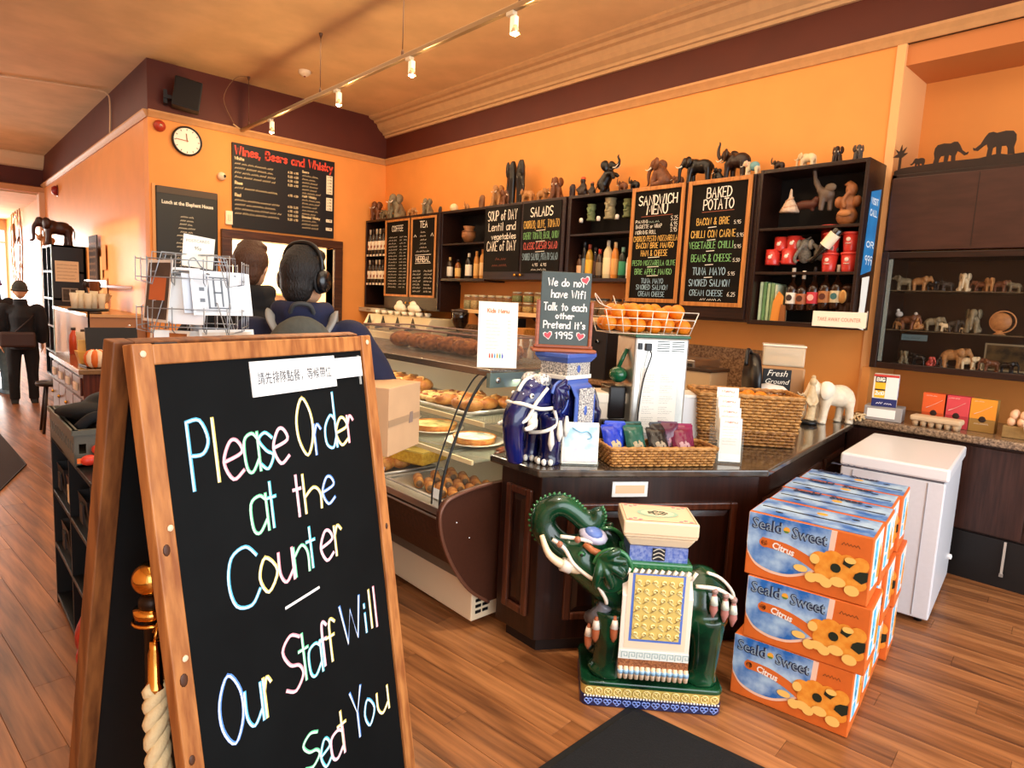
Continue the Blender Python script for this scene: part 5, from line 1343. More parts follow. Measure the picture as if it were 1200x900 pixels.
# ------------------------------------------------------------------ ceramic elephant stools
def stool(name,label,loc,rz,green=True):
    """local frame: elephant side-on, head towards -x, viewer on -y"""
    t=thing(name,label,'stool',loc,rz)
    if green:
        body_m=mat('12492a',0.16,h2='0a2013',nscale=6,coat=0.35);cloth=mat('efe2d0',0.3,coat=0.3);trim_=mat('4a6ac0',0.3);leaf=mat('2a6a3c',0.15,coat=0.4)
        z0=0.105
    else:
        body_m=mat('141a5c',0.12,h2='080c30',nscale=6,coat=0.4);cloth=mat('ece8dc',0.25,coat=0.4);trim_=mat('4a66b4',0.25,coat=0.4);leaf=trim_
        z0=0.0
    b=M()
    b.ball((0.06,0,z0+0.30),(0.235,0.135,0.165));b.ball((0.19,0,z0+0.29),(0.13,0.135,0.17));b.ball((-0.08,0,z0+0.31),(0.14,0.125,0.16))
    for x,y in ((-0.17,0.07),(-0.17,-0.07),(0.21,0.07),(0.21,-0.07)):
        b.tube([(x,y,z0+0.28),(x,y,z0+0.12),(x-0.005,y,z0+0.04),(x-0.005,y,z0)],[0.08,0.064,0.062,0.072],14)
        b.ball((x-0.02,y,z0+0.025),(0.07,0.064,0.03))
    if green:
        b.tube([(-0.14,0,z0+0.36),(-0.24,-0.01,z0+0.42),(-0.33,-0.02,z0+0.48)],[0.12,0.1,0.085],14)
        b.ball((-0.31,-0.02,z0+0.48),(0.105,0.08,0.085));b.ball((-0.27,-0.02,z0+0.54),(0.07,0.06,0.05))
        b.tube([(-0.3,-0.02,z0+0.43),(-0.38,-0.02,z0+0.46),(-0.42,-0.02,z0+0.5)],[0.05,0.035,0.02],10)
        tr=smooth_pts([(-0.36,-0.02,z0+0.48),(-0.44,-0.02,z0+0.545),(-0.475,-0.02,z0+0.61),(-0.455,-0.02,z0+0.665),(-0.40,-0.02,z0+0.685),(-0.345,-0.02,z0+0.655),(-0.30,-0.02,z0+0.615),(-0.265,-0.02,z0+0.615),(-0.248,-0.02,z0+0.645),(-0.262,-0.02,z0+0.68)],5)
        b.tube(tr,[0.062-0.034*i/(len(tr)-1) for i in range(len(tr))],12)
    else:
        b.tube([(-0.12,0,z0+0.34),(-0.26,0,z0+0.38)],[0.12,0.1],14)
        b.ball((-0.28,0,z0+0.38),(0.105,0.1,0.115));b.ball((-0.25,0.04,z0+0.46),(0.06,0.045,0.05));b.ball((-0.25,-0.04,z0+0.46),(0.06,0.045,0.05))
        tr=smooth_pts([(-0.34,0,z0+0.38),(-0.42,0,z0+0.28),(-0.42,0,z0+0.16),(-0.40,0,z0+0.06),(-0.40,0,z0+0.02)],5)
        b.tube(tr,[0.075-0.03*i/(len(tr)-1) for i in range(len(tr))],12)
    obj('body',remesh(b,0.011,4),body_m,t)
    # trunk rings / crest
    if green:
        for i in range(6,len(tr)-2,1):
            p=tr[i];d=(tr[i+1]-tr[i-1]).normalized();r_=0.062-0.034*i/(len(tr)-1)
            up=Vector((d.z,0,-d.x));up=-up if (p-Vector((-0.35,-0.02,z0+0.58))).dot(up)<0 else up
            m=M();m.tube([p+up*r_*0.8,p+up*(r_+0.005)+d*0.008],[0.010,0.004],5)
            m.build('crest_scale',leaf,t)
    # ears: fat glazed lobes folded forward
    ec=Vector((-0.195,-0.13,z0+0.455)) if green else Vector((-0.17,-0.12,z0+0.38))
    for s_ in (1,-1):
        e=Vector((ec.x,ec.y*s_,ec.z));m=M()
        m.ball(e+Vector((0.005,0,0)),(0.074,0.016,0.088),16)
        root=e+Vector((-0.045,-s_*0.006,0.06))
        for k in range(5):
            a=R(28-k*31);L=(0.085,0.105,0.12,0.13,0.12)[k]
            tip=root+Vector((math.cos(a)*L,-s_*0.008,math.sin(a)*L))
            m.tube(smooth_pts([root,root.lerp(tip,0.5)+Vector((0,-s_*0.018,0.006)),tip],4),[0.012,0.014,0.016,0.017,0.018,0.018,0.018,0.016,0.011],9)
        ear=obj('ear',remesh(m,0.005,2),body_m,t)
        m=M();rp=smooth_pts([(e.x+0.005+x,e.y+s_*0.006,e.z+z) for x,z in ((-0.07,0.03),(-0.05,0.07),(0.0,0.093),(0.05,0.075),(0.078,0.02),(0.07,-0.045),(0.03,-0.085))],4)
        m.tube(rp,0.010,7);m.build('ear_rim',leaf if green else trim_,ear)
    # tusks, mouth, bridle
    for s_ in (-1,1):
        m=M()
        if green:
            tp=smooth_pts([(-0.30,-0.02+s_*0.055,z0+0.44),(-0.37,-0.02+s_*0.075,z0+0.455),(-0.44,-0.02+s_*0.08,z0+0.50),(-0.475,-0.02+s_*0.07,z0+0.575)],4)
        else:tp=smooth_pts([(-0.33,s_*0.06,z0+0.30),(-0.38,s_*0.1,z0+0.24),(-0.44,s_*0.10,z0+0.23)],4)
        m.tube(tp,[0.026-0.016*i/(len(tp)-1) for i in range(len(tp))],10);tk=m.build('tusk',mat('f0d8b0' if green else 'f2efe4',0.25,coat=0.4),t)
        m=M();k=len(tp)//3;m.tube([tp[k-1],tp[k+1]],0.028,10);m.build('tusk_band',cloth,tk)
        m=M();m.ball((-0.31 if green else-0.36,(-0.02 if green else 0)+s_*(0.073 if green else 0.075),z0+(0.505 if green else 0.40)),(0.009,0.0085,0.007),8);m.build('eye',mat('1a120c',0.1),t)
        m=M();m.ball((-0.31 if green else-0.36,(-0.02 if green else 0)+s_*(0.070 if green else 0.07),z0+(0.505 if green else 0.40)),(0.019,0.008,0.015),8);m.build('eyelid',leaf if green else cloth,t)
    br=cloth
    if green:
        for pts in ([(-0.43,-0.09,z0+0.56),(-0.38,-0.105,z0+0.53),(-0.34,-0.108,z0+0.47),(-0.27,-0.115,z0+0.42),(-0.21,-0.125,z0+0.40)],
                    [(-0.40,-0.09,z0+0.575),(-0.33,-0.09,z0+0.57),(-0.27,-0.09,z0+0.56)],[(-0.25,-0.12,z0+0.41),(-0.21,-0.13,z0+0.35),(-0.2,-0.12,z0+0.32)]):
            m=M();m.tube(smooth_pts(pts,4),0.008,7);m.build('bridle_strap',cloth,t)
        for p in ((-0.40,-0.10,z0+0.545),(-0.25,-0.125,z0+0.41),(-0.33,-0.10,z0+0.57)):
            m=M();m.ball(p,0.014,8);m.build('bridle_stud',mat('a86a50',0.3),t)
        m=M();m.ball((-0.265,-0.05,z0+0.575),(0.062,0.05,0.028),12,(R(20),R(15),0));fp=m.build('forehead_cloth',mat('b8b4c8',0.3,coat=0.3),t)
        m=M();m.ball((-0.265,-0.06,z0+0.588),(0.04,0.034,0.022),12,(R(20),R(15),0));m.build('cloth_medallion',mat('5f78b8',0.3),fp)
        m=M();m.tube([(-0.30,-0.085,z0+0.55),(-0.27,-0.10,z0+0.53),(-0.22,-0.11,z0+0.515)],0.014,7);m.build('cloth_border',mat('b06a40',0.35),fp)
        m=M();m.tube(smooth_pts([(-0.20,-0.09,z0+0.30),(-0.22,-0.085,z0+0.26),(-0.24,-0.05,z0+0.22),(-0.25,0,z0+0.2)],4),[0.03]*4+[0.036]*4+[0.03]*5,9);m.build('chest_cloth',mat('6f7078',0.3,coat=0.3),t)
        for (x,y,z) in ((-0.235,-0.115,z0+0.20),(-0.165,-0.14,z0+0.22),(-0.26,-0.08,z0+0.15)):
            m=M();m.tube([(x,y,z+0.06),(x,y,z+0.03),(x,y,z),(x,y,z-0.03),(x,y,z-0.05)],[0.006,0.013,0.017,0.014,0.004],9);ts=m.build('tassel',mat('b0603c',0.3,coat=0.3),t)
            m=M();m.tube([(x,y,z+0.045),(x,y,z+0.01)],[0.012,0.018],9);m.build('tassel_cap',cloth,ts)
        for k,x in enumerate((0.215,0.265,0.305)):
            y=-0.14+0.02*k;z=z0+0.36-0.025*k
            m=M();m.tube([(x,y,z+0.05),(x,y,z+0.02),(x,y-0.005,z-0.02),(x,y,z-0.055)],[0.007,0.013,0.017,0.005],9);ts=m.build('tassel',mat('b87a70',0.3,coat=0.3),t)
            m=M();m.tube([(x,y-0.002,z+0.035),(x,y-0.003,z)],[0.011,0.017],9);m.build('tassel_cap',mat('d8e0d0',0.3),ts)
            m=M();m.ball((x,y,z+0.055),0.014,8);m.build('tassel_stud',mat('a08078',0.3),ts)
        m=M();m.tube(smooth_pts([(0.14,-0.145,z0+0.43),(0.23,-0.135,z0+0.42),(0.31,-0.085,z0+0.36),(0.33,0,z0+0.32)],4),0.008,7);m.build('harness_strap',cloth,t)
        m=M();m.tube(smooth_pts([(0.2,-0.06,z0+0.455),(0.26,-0.05,z0+0.43),(0.315,-0.04,z0+0.37),(0.33,-0.04,z0+0.3)],4),0.007,7);m.build('harness_strap',cloth,t)
    else:
        for pts in ([(-0.26,-0.1,z0+0.44),(-0.34,-0.085,z0+0.36),(-0.40,-0.07,z0+0.27),(-0.45,-0.03,z0+0.26)],[(-0.22,-0.12,z0+0.33),(-0.32,-0.1,z0+0.33),(-0.42,-0.06,z0+0.36),(-0.44,0,z0+0.36)],
                    [(-0.22,0.12,z0+0.33),(-0.32,0.1,z0+0.33),(-0.42,0.06,z0+0.36),(-0.44,0,z0+0.36)],[(-0.24,0.0,z0+0.5),(-0.34,0,z0+0.48),(-0.40,0,z0+0.42)],[(-0.22,-0.12,z0+0.33),(-0.2,-0.13,z0+0.24),(-0.26,-0.1,z0+0.2),(-0.28,0,z0+0.18)]):
            m=M();m.tube(smooth_pts(pts,4),0.011,7);m.build('bridle_strap',cloth,t)
        for s_ in (-1,1):
            m=M();m.ball((-0.245,s_*0.045,z0+0.475),(0.062,0.047,0.044));m.build('head_cap',mat('e8e4da',0.3,h2='3a3a4a',nscale=60),t)
        for (x,y,z) in ((-0.19,-0.15,z0+0.2),(-0.13,-0.15,z0+0.22),(-0.24,-0.13,z0+0.15),(-0.25,0.1,z0+0.17)):
            m=M();m.tube([(x,y,z+0.06),(x,y,z+0.02),(x,y,z-0.02),(x,y,z-0.06)],[0.008,0.016,0.02,0.005],9);m.build('tassel',cloth,t)
        for x,y in ((-0.17,0.07),(-0.17,-0.07),(0.21,0.07),(0.21,-0.07)):
            for k in range(4):
                a=R(130+k*36);m=M();m.ball((x-0.018+0.066*math.cos(a),y+0.06*math.sin(a),0.02),(0.016,0.016,0.02),8);m.build('toe',cloth,t)
    # blanket draped over the back
    def drape(x0,x1,zb,thick,name,mtl,grow=0.0):
        m=M();sec=[]
        ztop=z0+0.475
        for s_,zz in ((-1,zb),(-1,z0+0.20),(-1,z0+0.3),(-1,z0+0.38),(-1,z0+0.44),(-0.45,ztop),(0.45,ztop),(1,z0+0.44),(1,z0+0.38),(1,z0+0.3),(1,z0+0.20),(1,zb)):
            hw=0.155 if zz<z0+0.4 else 0.12
            sec.append(Vector((0,s_*(hw+grow),zz)))
        sec2=[Vector((0,p.y*(1+thick),p.z+(thick*0.1 if abs(p.y)<0.1 else 0))) for p in sec]
        n=len(sec);vs=[];fs=[]
        for x in (x0,x1):
            vs+=[(x,p.y,p.z) for p in sec2]+[(x,p.y,p.z) for p in sec]
        L=2*n
        fs+=[(i,i+1,L+i+1,L+i) for i in range(n-1)]+[(n+i+1,n+i,L+n+i,L+n+i+1) for i in range(n-1)]
        fs+=[(i,n+i,n+i+1,i+1) for i in range(n-1)]+[(L+i+1,L+n+i+1,L+n+i,L+i) for i in range(n-1)]+[(0,L,L+n,n),(n-1,2*n-1,L+2*n-1,L+n-1)]
        m.add(vs,fs,False);return m.build(name,mtl,t,0.002)
    bx0,bx1=(-0.145,0.13) if green else (-0.07,0.13)
    zb=z0+0.075 if green else z0+0.14
    bl=drape(bx0,bx1,zb,0.06,'blanket',cloth if green else trim_)
    ys=-0.155*1.06
    if green:
        m=M();m.box(bx0+0.035,ys-0.002,z0+0.195,bx1-0.035,ys+0.001,z0+0.475);m.build('blanket_border',mat('5a78c8',0.3),bl)
        m=M();m.box(bx0+0.018,ys-0.0015,z0+0.165,bx1-0.018,ys,z0+0.475);m.build('blanket_lining',mat('ead2b4',0.35),bl)
        m=M();m.box(bx0+0.045,ys-0.004,z0+0.205,bx1-0.045,ys,z0+0.47);m.build('yellow_panel',mat('d9bc68',0.4,coat=0.3),bl)
        for k in range(42):
            x=bx0+0.06+(k%6)*0.032;z=z0+0.225+(k//6)*0.036;r_=0.011;s2=1 if (k+k//6)%2 else-1
            pts=[(x+s2*(r_*(1-a/420))*math.cos(R(a)),ys-0.005,z+(r_*(1-a/420))*math.sin(R(a))) for a in range(0,400,45)]
            m=M();m.tube([(x-s2*0.012,ys-0.004,z-0.016)]+pts,0.0032,4);m.build('relief_scroll',mat('ecd48a',0.35,coat=0.3),bl) if False else None
            if k==0:sc_=M()
            sc_.tube([(x-s2*0.012,ys-0.004,z-0.016)]+pts,0.0034,4)
        o=sc_.build('relief_scrolls',mat('f0dc98',0.35,coat=0.3),bl);o['kind']='stuff'
        m=M();m.box(bx0,ys-0.003,z0+0.12,bx1,ys,z0+0.155);m.build('greek_key_band',mat('dfe3dc',0.4),bl)
        m=M()
        for k in range(9):
            x=bx0+0.012+k*0.03;z=z0+0.126
            ribbon(m,[Vector(q+(0,)) for q in ((x,z),(x,z+0.022),(x+0.022,z+0.022),(x+0.022,z+0.006),(x+0.010,z+0.006),(x+0.010,z+0.014))],0.0035,ys-0.004)
        m.build('greek_key',mat('8fa8a8',0.4),bl)
        m=M();m.box(bx0,ys-0.004,z0+0.087,bx1,ys,z0+0.12);m.build('brown_band',mat('a8683c',0.5,h2='7a4424',nscale=140,bump=0.5),bl)
        for k in range(13):
            x=bx0+0.011+k*0.0215
            m=M();m.tube([(x,ys-0.004,z0+0.09),(x,ys-0.006,z0+0.065),(x,ys-0.004,z0+0.04)],[0.008,0.011,0.009],8);f_=m.build('fringe_tassel',mat('ecd0b0',0.35,coat=0.3),bl)
            m=M();m.tube([(x,ys-0.0055,z0+0.077),(x,ys-0.006,z0+0.062)],0.0115,8);m.build('blue_band',mat('8fb4d0',0.3),f_)
    else:
        m=M();m.box(bx0+0.03,ys-0.003,zb+0.005,bx1-0.02,ys,z0+0.43);m.build('patterned_cloth',mat('ece6da',0.3,h2='4a4a5a',nscale=90),bl)
        m=M();m.ball(((bx0+bx1)/2,ys-0.002,z0+0.3),(0.018,0.004,0.03));m.build('flower_motif',trim_,bl)
        m=M();m.xf=None
        for z in (zb+0.0,):m.tube([(bx0,ys,z),(bx1,ys,z)],0.008,6)
        m.build('blanket_hem',cloth,bl)
    # seat block
    if green:
        m=M();m.box(-0.14,-0.115,z0+0.47,0.13,0.115,z0+0.50);m.build('green_ledge',leaf,t,0.008)
        for k in range(11):
            x=-0.135+k*0.026;m=M();m.tube([(x,-0.135,z0+0.448),(x+0.018,-0.128,z0+0.478)],[0.006,0.008],6);m.build('rope_edging',cloth,t)
        m=M();m.box(-0.12,-0.095,z0+0.50,0.11,0.095,z0+0.56);m.build('blue_frieze',mat('8f9cc8',0.35,h2='4a62b0',nscale=70),t)
        m=M();m.box(-0.03,-0.0975,z0+0.505,0.02,-0.095,z0+0.555);m.build('frieze_knot',mat('1c1a1c',0.4),t)
        m=M()
        for k in range(3):ribbon(m,smooth_pts([(-0.026,z0+0.512+k*0.016,0),(-0.005,z0+0.522+k*0.016,0),(0.016,z0+0.512+k*0.016,0)],4),0.004,-0.0985)
        m.build('knot_lines',mat('cfc4b0',0.4),t)
        # flared seat
        def frus(z_a,z_b,a,b_):
            vs=[(-0.005+sx*a,sy*a*0.78,z_a) for sx,sy in ((-1,-1),(1,-1),(1,1),(-1,1))]+[(-0.005+sx*b_,sy*b_*0.78,z_b) for sx,sy in ((-1,-1),(1,-1),(1,1),(-1,1))]
            return vs
        m=M();fs=[(0,3,2,1),(4,5,6,7),(0,1,5,4),(1,2,6,5),(2,3,7,6),(3,0,4,7)]
        m.add(frus(z0+0.56,z0+0.60,0.115,0.14),fs);m.add(frus(z0+0.60,z0+0.612,0.142,0.148),fs);m.add(frus(z0+0.612,z0+0.668,0.148,0.148),fs)
        st=m.build('seat',mat('ead0ac',0.3,coat=0.4),t,0.006)
        zt_=z0+0.6685
        m=M();m.lathe([(0,0),(0.085,0)],(-0.005,0,zt_+0.0006),28,False,1.0,0.62);m.build('seat_medallion_ring',mat('9fc0a8',0.35),st)
        m=M();m.lathe([(0,0),(0.068,0)],(-0.005,0,zt_+0.0012),28,False,1.0,0.6);m.build('seat_medallion_field',mat('e8d4b4',0.35),st)
        m=M()
        for k in range(7):m.tube([(-0.005+0.03*math.cos(k*0.9)+0.012*math.cos(R(a)),0.017*math.sin(k*0.9)+0.008*math.sin(R(a)),zt_+0.0015) for a in range(0,360,60)],0.002,4,closed=True)
        m.build('seat_motif',mat('2a4034',0.4),st)
        m=M()
        for sx in (-1,1):
            for sy in (-1,1):
                for k in range(3):m.ball((-0.005+sx*(0.12-0.02*k),sy*(0.09-0.012*(k%2)),zt_+0.0008),(0.009,0.007,0.0015),7)
        m.build('seat_corner_flowers',mat('c98a90',0.4),st)
        m=M();pts=[(-0.005+sx*0.137,sy*0.105,zt_+0.0005) for sx,sy in ((-1,-1),(1,-1),(1,1),(-1,1))];m.tube(pts,0.0018,4,closed=True);m.build('seat_line',mat('c9806c',0.4),st)
        # plinth
        def rr(hx,hy,r_,n_=6):
            out=[]
            for cx,cy,a0 in ((hx-r_,hy-r_,0),(-hx+r_,hy-r_,90),(-hx+r_,-hy+r_,180),(hx-r_,-hy+r_,270)):
                for k in range(n_+1):a=R(a0+90*k/n_);out.append((cx+r_*math.cos(a),cy+r_*math.sin(a)))
            return out
        m=M();m.prism(rr(0.285,0.15,0.035),0.085,z0+0.002);m.build('plinth_top',body_m,t,0.006)
        m=M();m.prism(rr(0.28,0.146,0.035),0.045,0.085);m.build('yellow_band',mat('c9ae5c',0.35,coat=0.3),t)
        m=M();m.prism(rr(0.283,0.149,0.035),0.0,0.045);m.build('blue_band',mat('1c2450',0.3,coat=0.3),t,0.004)
        for k in range(14):
            x=-0.25+k*0.0385
            m=M();m.tube([(x+0.015*math.cos(R(a)),-0.1475,0.065+0.015*math.sin(R(a))) for a in range(0,360,30)],0.003,4,closed=True);m.tube([(x-0.008,-0.1475,0.057),(x+0.008,-0.1475,0.073)],0.0022,4);m.tube([(x+0.008,-0.1475,0.057),(x-0.008,-0.1475,0.073)],0.0022,4)
            m.build('ring_relief',mat('eed890',0.3,coat=0.3),t)
            m=M()
            for s2 in (-1,1):m.tube([(x+s2*0.008+0.0075*math.cos(R(a)),-0.151,0.026+0.0075*math.sin(R(a))) for a in range(0,360,45)],0.0028,4,closed=True)
            m.tube([(x-0.01,-0.151,0.018),(x,-0.151,0.009),(x+0.01,-0.151,0.018)],0.0028,4)
            m.build('heart_relief',mat('7f98e0',0.3,coat=0.3),t)
        m=M()
        for k in range(46):m.ball((-0.265+k*0.0118,-0.1505,0.0455),0.0042,6)
        o=m.build('pearl_row',WHITE,t);o['kind']='stuff'
    else:
        m=M();m.box(-0.08,-0.10,z0+0.44,0.14,0.10,z0+0.475);m.build('blue_ledge',trim_,t,0.006)
        m=M();m.box(-0.10,-0.105,z0+0.475,0.16,0.105,z0+0.50);m.build('white_ledge',cloth,t,0.004)
        m=M();m.box(-0.085,-0.10,z0+0.50,0.145,0.10,z0+0.57);m.build('patterned_frieze',mat('ece4d4',0.35,h2='4a4a52',nscale=110),t)
        m=M();m.ball((0.03,-0.1005,z0+0.535),(0.018,0.003,0.022));m.build('frieze_flower',trim_,t)
        m=M();fs=[(0,3,2,1),(4,5,6,7),(0,1,5,4),(1,2,6,5),(2,3,7,6),(3,0,4,7)]
        q=lambda a,z:[(0.03+sx*a,sy*a*0.85,z) for sx,sy in ((-1,-1),(1,-1),(1,1),(-1,1))]
        m.add(q(0.12,z0+0.57)+q(0.145,z0+0.60),fs);m.add(q(0.147,z0+0.60)+q(0.147,z0+0.625),fs);m.build('seat',trim_,t,0.005)
    return t


st_g=stool('elephant_stool','glazed green ceramic elephant stool with raised trunk on the floor before the counter',(2.195,1.455,0),R(-46),True)
st_b=stool('elephant_stool','cobalt blue and white ceramic elephant stool standing on the counter',(2.205,2.05,0.886),R(6),False)
st_b.scale=(0.775,0.775,0.80)

# wifi chalkboard on the blue stool
t=thing('chalkboard_stand','small wifi chalkboard in a wooden stand on the blue elephant stool','chalkboard',(0,0,0))
wb_z=0.885+0.625*0.80
ang=R(-38)
t.location=(2.215,2.065,wb_z+0.001);t.rotation_euler=(0,0,ang)
RW=wood('a85a34','8a4426',0.35)
m=M();m.box(-0.15,-0.055,0,0.15,0.055,0.016);m.box(-0.14,-0.012,0.016,0.14,0.016,0.032);m.build('stand_base',RW,t,0.005)
for s_ in (-1,1):
    m=M();m.box(s_*0.125-0.009,-0.012,0.016,s_*0.125+0.009,0.014,0.24);m.build('stand_post',RW,t,0.006)
m=M();m.box(-0.117,-0.006,0.03,0.117,0.006,0.37);m.build('slate',mat('4a5654',0.55,noise=0.12,nscale=12),t,0.003)
m=M()
for tx_,x,z,h,w_ in (('We do not',0.0,0.305,0.034,0.17),('have Wifi',0.012,0.252,0.034,0.16),('Talk to each',0.0,0.193,0.034,0.20),('other',0.0,0.155,0.026,0.085),("Pretend it's",0.0,0.11,0.032,0.195),('1995',0.0,0.063,0.030,0.08)):
    write(m,tx_,x,z,h,w_,0.0055,y=-0.0075)
m.build('lettering',mat('f4f2ea',0.7),t)
HEART=[(0,-0.016),(0.016,0.0),(0.017,0.011),(0.009,0.015),(0,0.008),(-0.009,0.015),(-0.017,0.011),(-0.016,0.0)]
for (x,z,a_) in ((-0.075,0.075,0.2),(0.078,0.075,-0.2),(0.088,0.335,0.3)):
    for sc2,nm,cl,yy in ((1.25,'heart_outline','f0ece4',-0.0072),(1.0,'heart','c9505a',-0.0082)):
        pts=[(x+(px_*math.cos(a_)-pz*math.sin(a_))*sc2,z+(px_*math.sin(a_)+pz*math.cos(a_))*sc2) for px_,pz in HEART]
        m=M();m.prism(pts,yy,-0.006,1);m.build(nm,mat(cl,0.6),t)

# ------------------------------------------------------------------ wicker
WICK=mat('c48e4c',0.5,h2='94642e',nscale=40,bump=0.2)
WICKD=mat('a87438',0.5,h2='7a4c22',nscale=40)
def basket(name,label,loc,rz,L,W,H,rows,pitch,flare=1.08,mtl=None):
    t=thing(name,label,'basket',loc,rz)
    mtl=mtl or WICK
    def ringpt(u,z,off):
        f=1+(flare-1)*z/H
        P_=2*(L+W);s_=u%P_
        if s_<L:p=(-L/2+s_,-W/2);n_=(0,-1)
        elif s_<L+W:p=(L/2,-W/2+s_-L);n_=(1,0)
        elif s_<2*L+W:p=(L/2-(s_-L-W),W/2);n_=(0,1)
        else:p=(-L/2,W/2-(s_-2*L-W));n_=(-1,0)
        return (p[0]*f+n_[0]*off,p[1]*f+n_[1]*off,z)
    P_=2*(L+W);ns=int(P_/pitch);ns+=ns%2
    m=M();rh=H/rows
    for r in range(rows):
        pts=[]
        for k in range(ns):
            for q in (0,0.5):
                a=(k+q)*P_/ns
                pts.append(ringpt(a,rh*(r+0.5),(0.005 if (k+r)%2 else-0.005) if q==0.5 else 0.0))
        m.tube(pts,rh*0.48,4,closed=True)
    o=m.build('weave',mtl,t);o['kind']='stuff'
    m=M()
    for k in range(ns):
        a=(k+0.5)*P_/ns
        m.tube([ringpt(a,0,0),ringpt(a,H,0)],0.004,4)
    o=m.build('stakes',WICKD,t);o['kind']='stuff'
    m=M();pts=[]
    nb=int(P_/0.02)
    for k in range(nb):pts.append(ringpt(k*P_/nb,H,0.0))
    m.tube([(p[0],p[1],p[2]+0.004*math.sin(i*1.6)) for i,p in enumerate(pts)],0.008,6,closed=True)
    m.tube([(p[0],p[1],p[2]+0.004*math.sin(i*1.6+3.1)) for i,p in enumerate(pts)],0.008,6,closed=True)
    m.build('braided_rim',mtl,t)
    m=M();m.box(-L/2,-W/2,0.003,L/2,W/2,0.012);m.build('base',WICKD,t)
    return t


FA=math.atan2(1.335-1.915,2.89-1.95)   # direction of the counter front edge
basket('wicker_basket','low wicker basket of snack packets at the front edge of the counter',(2.535,1.72,0.886),FA+R(2),0.50,0.17,0.085,7,0.019,1.06)
def packet(loc,rz,c1,c2,label,tilt=-35,s_=1.0):
    t=thing('snack_packet',label,'packet',loc,rz,scale=s_)
    m=M();W=0.05;H=0.075;vs=[];fs=[]
    nx,nz=8,10
    for side in (-1,1):
        for j in range(nz+1):
            for i in range(nx+1):
                u=i/nx*2-1;v=j/nz*2-1
                puff=0.022*(1-u**4)*(1-v**4)*(1+0.25*math.sin(i*2.1+j*1.3))
                vs.append((u*W*(1+0.06*(v**4)),side*puff,(v+1)*H/1.0))
    o2=(nx+1)*(nz+1)
    for j in range(nz):
        for i in range(nx):
            a=j*(nx+1)+i
            fs.append((a,a+1,a+nx+2,a+nx+1));fs.append((o2+a+1,o2+a,o2+a+nx+1,o2+a+nx+2))
    tm=Matrix.Rotation(R(tilt),4,'X')
    m.xf=tm;m.add(vs,fs,True);m.build('bag',mat(c1,0.25,noise=0.2,nscale=30,coat=0.4),t)
    m=M(tm);m.box(-W*0.95,-0.002,2*H-0.012,W*0.95,0.002,2*H+0.006);m.build('crimped_seal',mat(c1,0.3),t)
    m=M(tm);m.ball((0,-0.014,0.05),(0.034,0.012,0.03),10);m.build('label_print',mat(c2,0.6,noise=0.3,nscale=40),t)
fd=Vector((math.cos(FA),math.sin(FA),0));fn=Vector((-math.sin(FA),math.cos(FA),0))
B0=Vector((2.535,1.72,0.886))
for k,(x,y,c1,c2,tl,lab) in enumerate(((-0.20,0.0,'1c3ab8','c9b890',-30,'bright blue snack packet at the left end of the low basket, lower one'),(-0.19,0.05,'2244c4','d8c8a0',-15,'bright blue snack packet standing behind at the left end of the low basket'),
      (-0.095,-0.01,'1c5a4a','b8a888',-30,'dark green snack packet next to the blue ones in the low basket'),(-0.08,0.05,'16463a','a89878',-18,'dark green snack packet leaning behind the front green one'),
      (0.02,-0.01,'1c1a1c','b8a890',-38,'black snack packet in the middle of the low basket'),(0.05,0.05,'242024','a89a88',-20,'black snack packet leaning at the back of the low basket middle'),
      (0.14,-0.01,'7a1c44','cfa8b0',-38,'maroon snack packet at the right end of the low basket, front one'),(0.17,0.045,'8a2450','d8b0b8',-28,'maroon snack packet at the right end of the low basket, rear one'),(0.08,0.06,'5a1438','b88a98',-15,'dark plum snack packet standing behind the black ones'))):
    p=B0+fd*x+fn*y;packet((p.x,p.y,0.915),FA+random.uniform(-0.3,0.3),c1,c2,lab,tl,1.0)
BBA=R(-48)
basket('wicker_basket','large wicker basket of oranges behind the leaflet holder, upper of two nested',(3.42,1.77,0.965),BBA,0.52,0.30,0.20,12,0.022,1.08)
basket('wicker_basket','wicker basket the large orange basket is nested in, the lower one',(3.42,1.77,0.886),BBA,0.50,0.29,0.085,5,0.022,1.02,WICKD)


ORG=mat('f08c1c',0.42,h2='e07810',nscale=90,bump=0.12)
_or=M();_or.ball((0,0,0),(1,1,0.96),20);_orm=_or.mesh('rind')
_sm=M();_sm.lathe([(0.10,0.94),(0.07,0.975),(0,0.965)],n=8);_smm=_sm.mesh('stem_scar')
def orange(loc,r_,label,group):
    t=thing('orange',label,'orange',loc,0,group,r_)
    t.rotation_euler=(random.uniform(-1,1),random.uniform(-1,1),random.uniform(0,6))
    obj('rind',_orm,ORG,t);obj('stem_scar',_smm,mat('7a6a2c',0.6),t)
bdx=Vector((math.cos(BBA),math.sin(BBA),0));bdy=Vector((-math.sin(BBA),math.cos(BBA),0))
for k,(x,y,z,q) in enumerate(((-0.12,-0.06,1.13,'left front'),(-0.02,-0.07,1.135,'centre front'),(0.08,-0.05,1.14,'right front'),(-0.07,0.04,1.13,'left rear'),(0.04,0.05,1.135,'right rear'),(0.17,0.0,1.12,'far right'),(0.16,0.09,1.10,'back right corner'),(-0.18,0.06,1.10,'back left corner'))):
    p=Vector((3.42,1.77,z))+bdx*x+bdy*y
    orange((p.x,p.y,p.z),0.042,'orange in the large wicker basket, '+q,'oranges in the wicker basket')

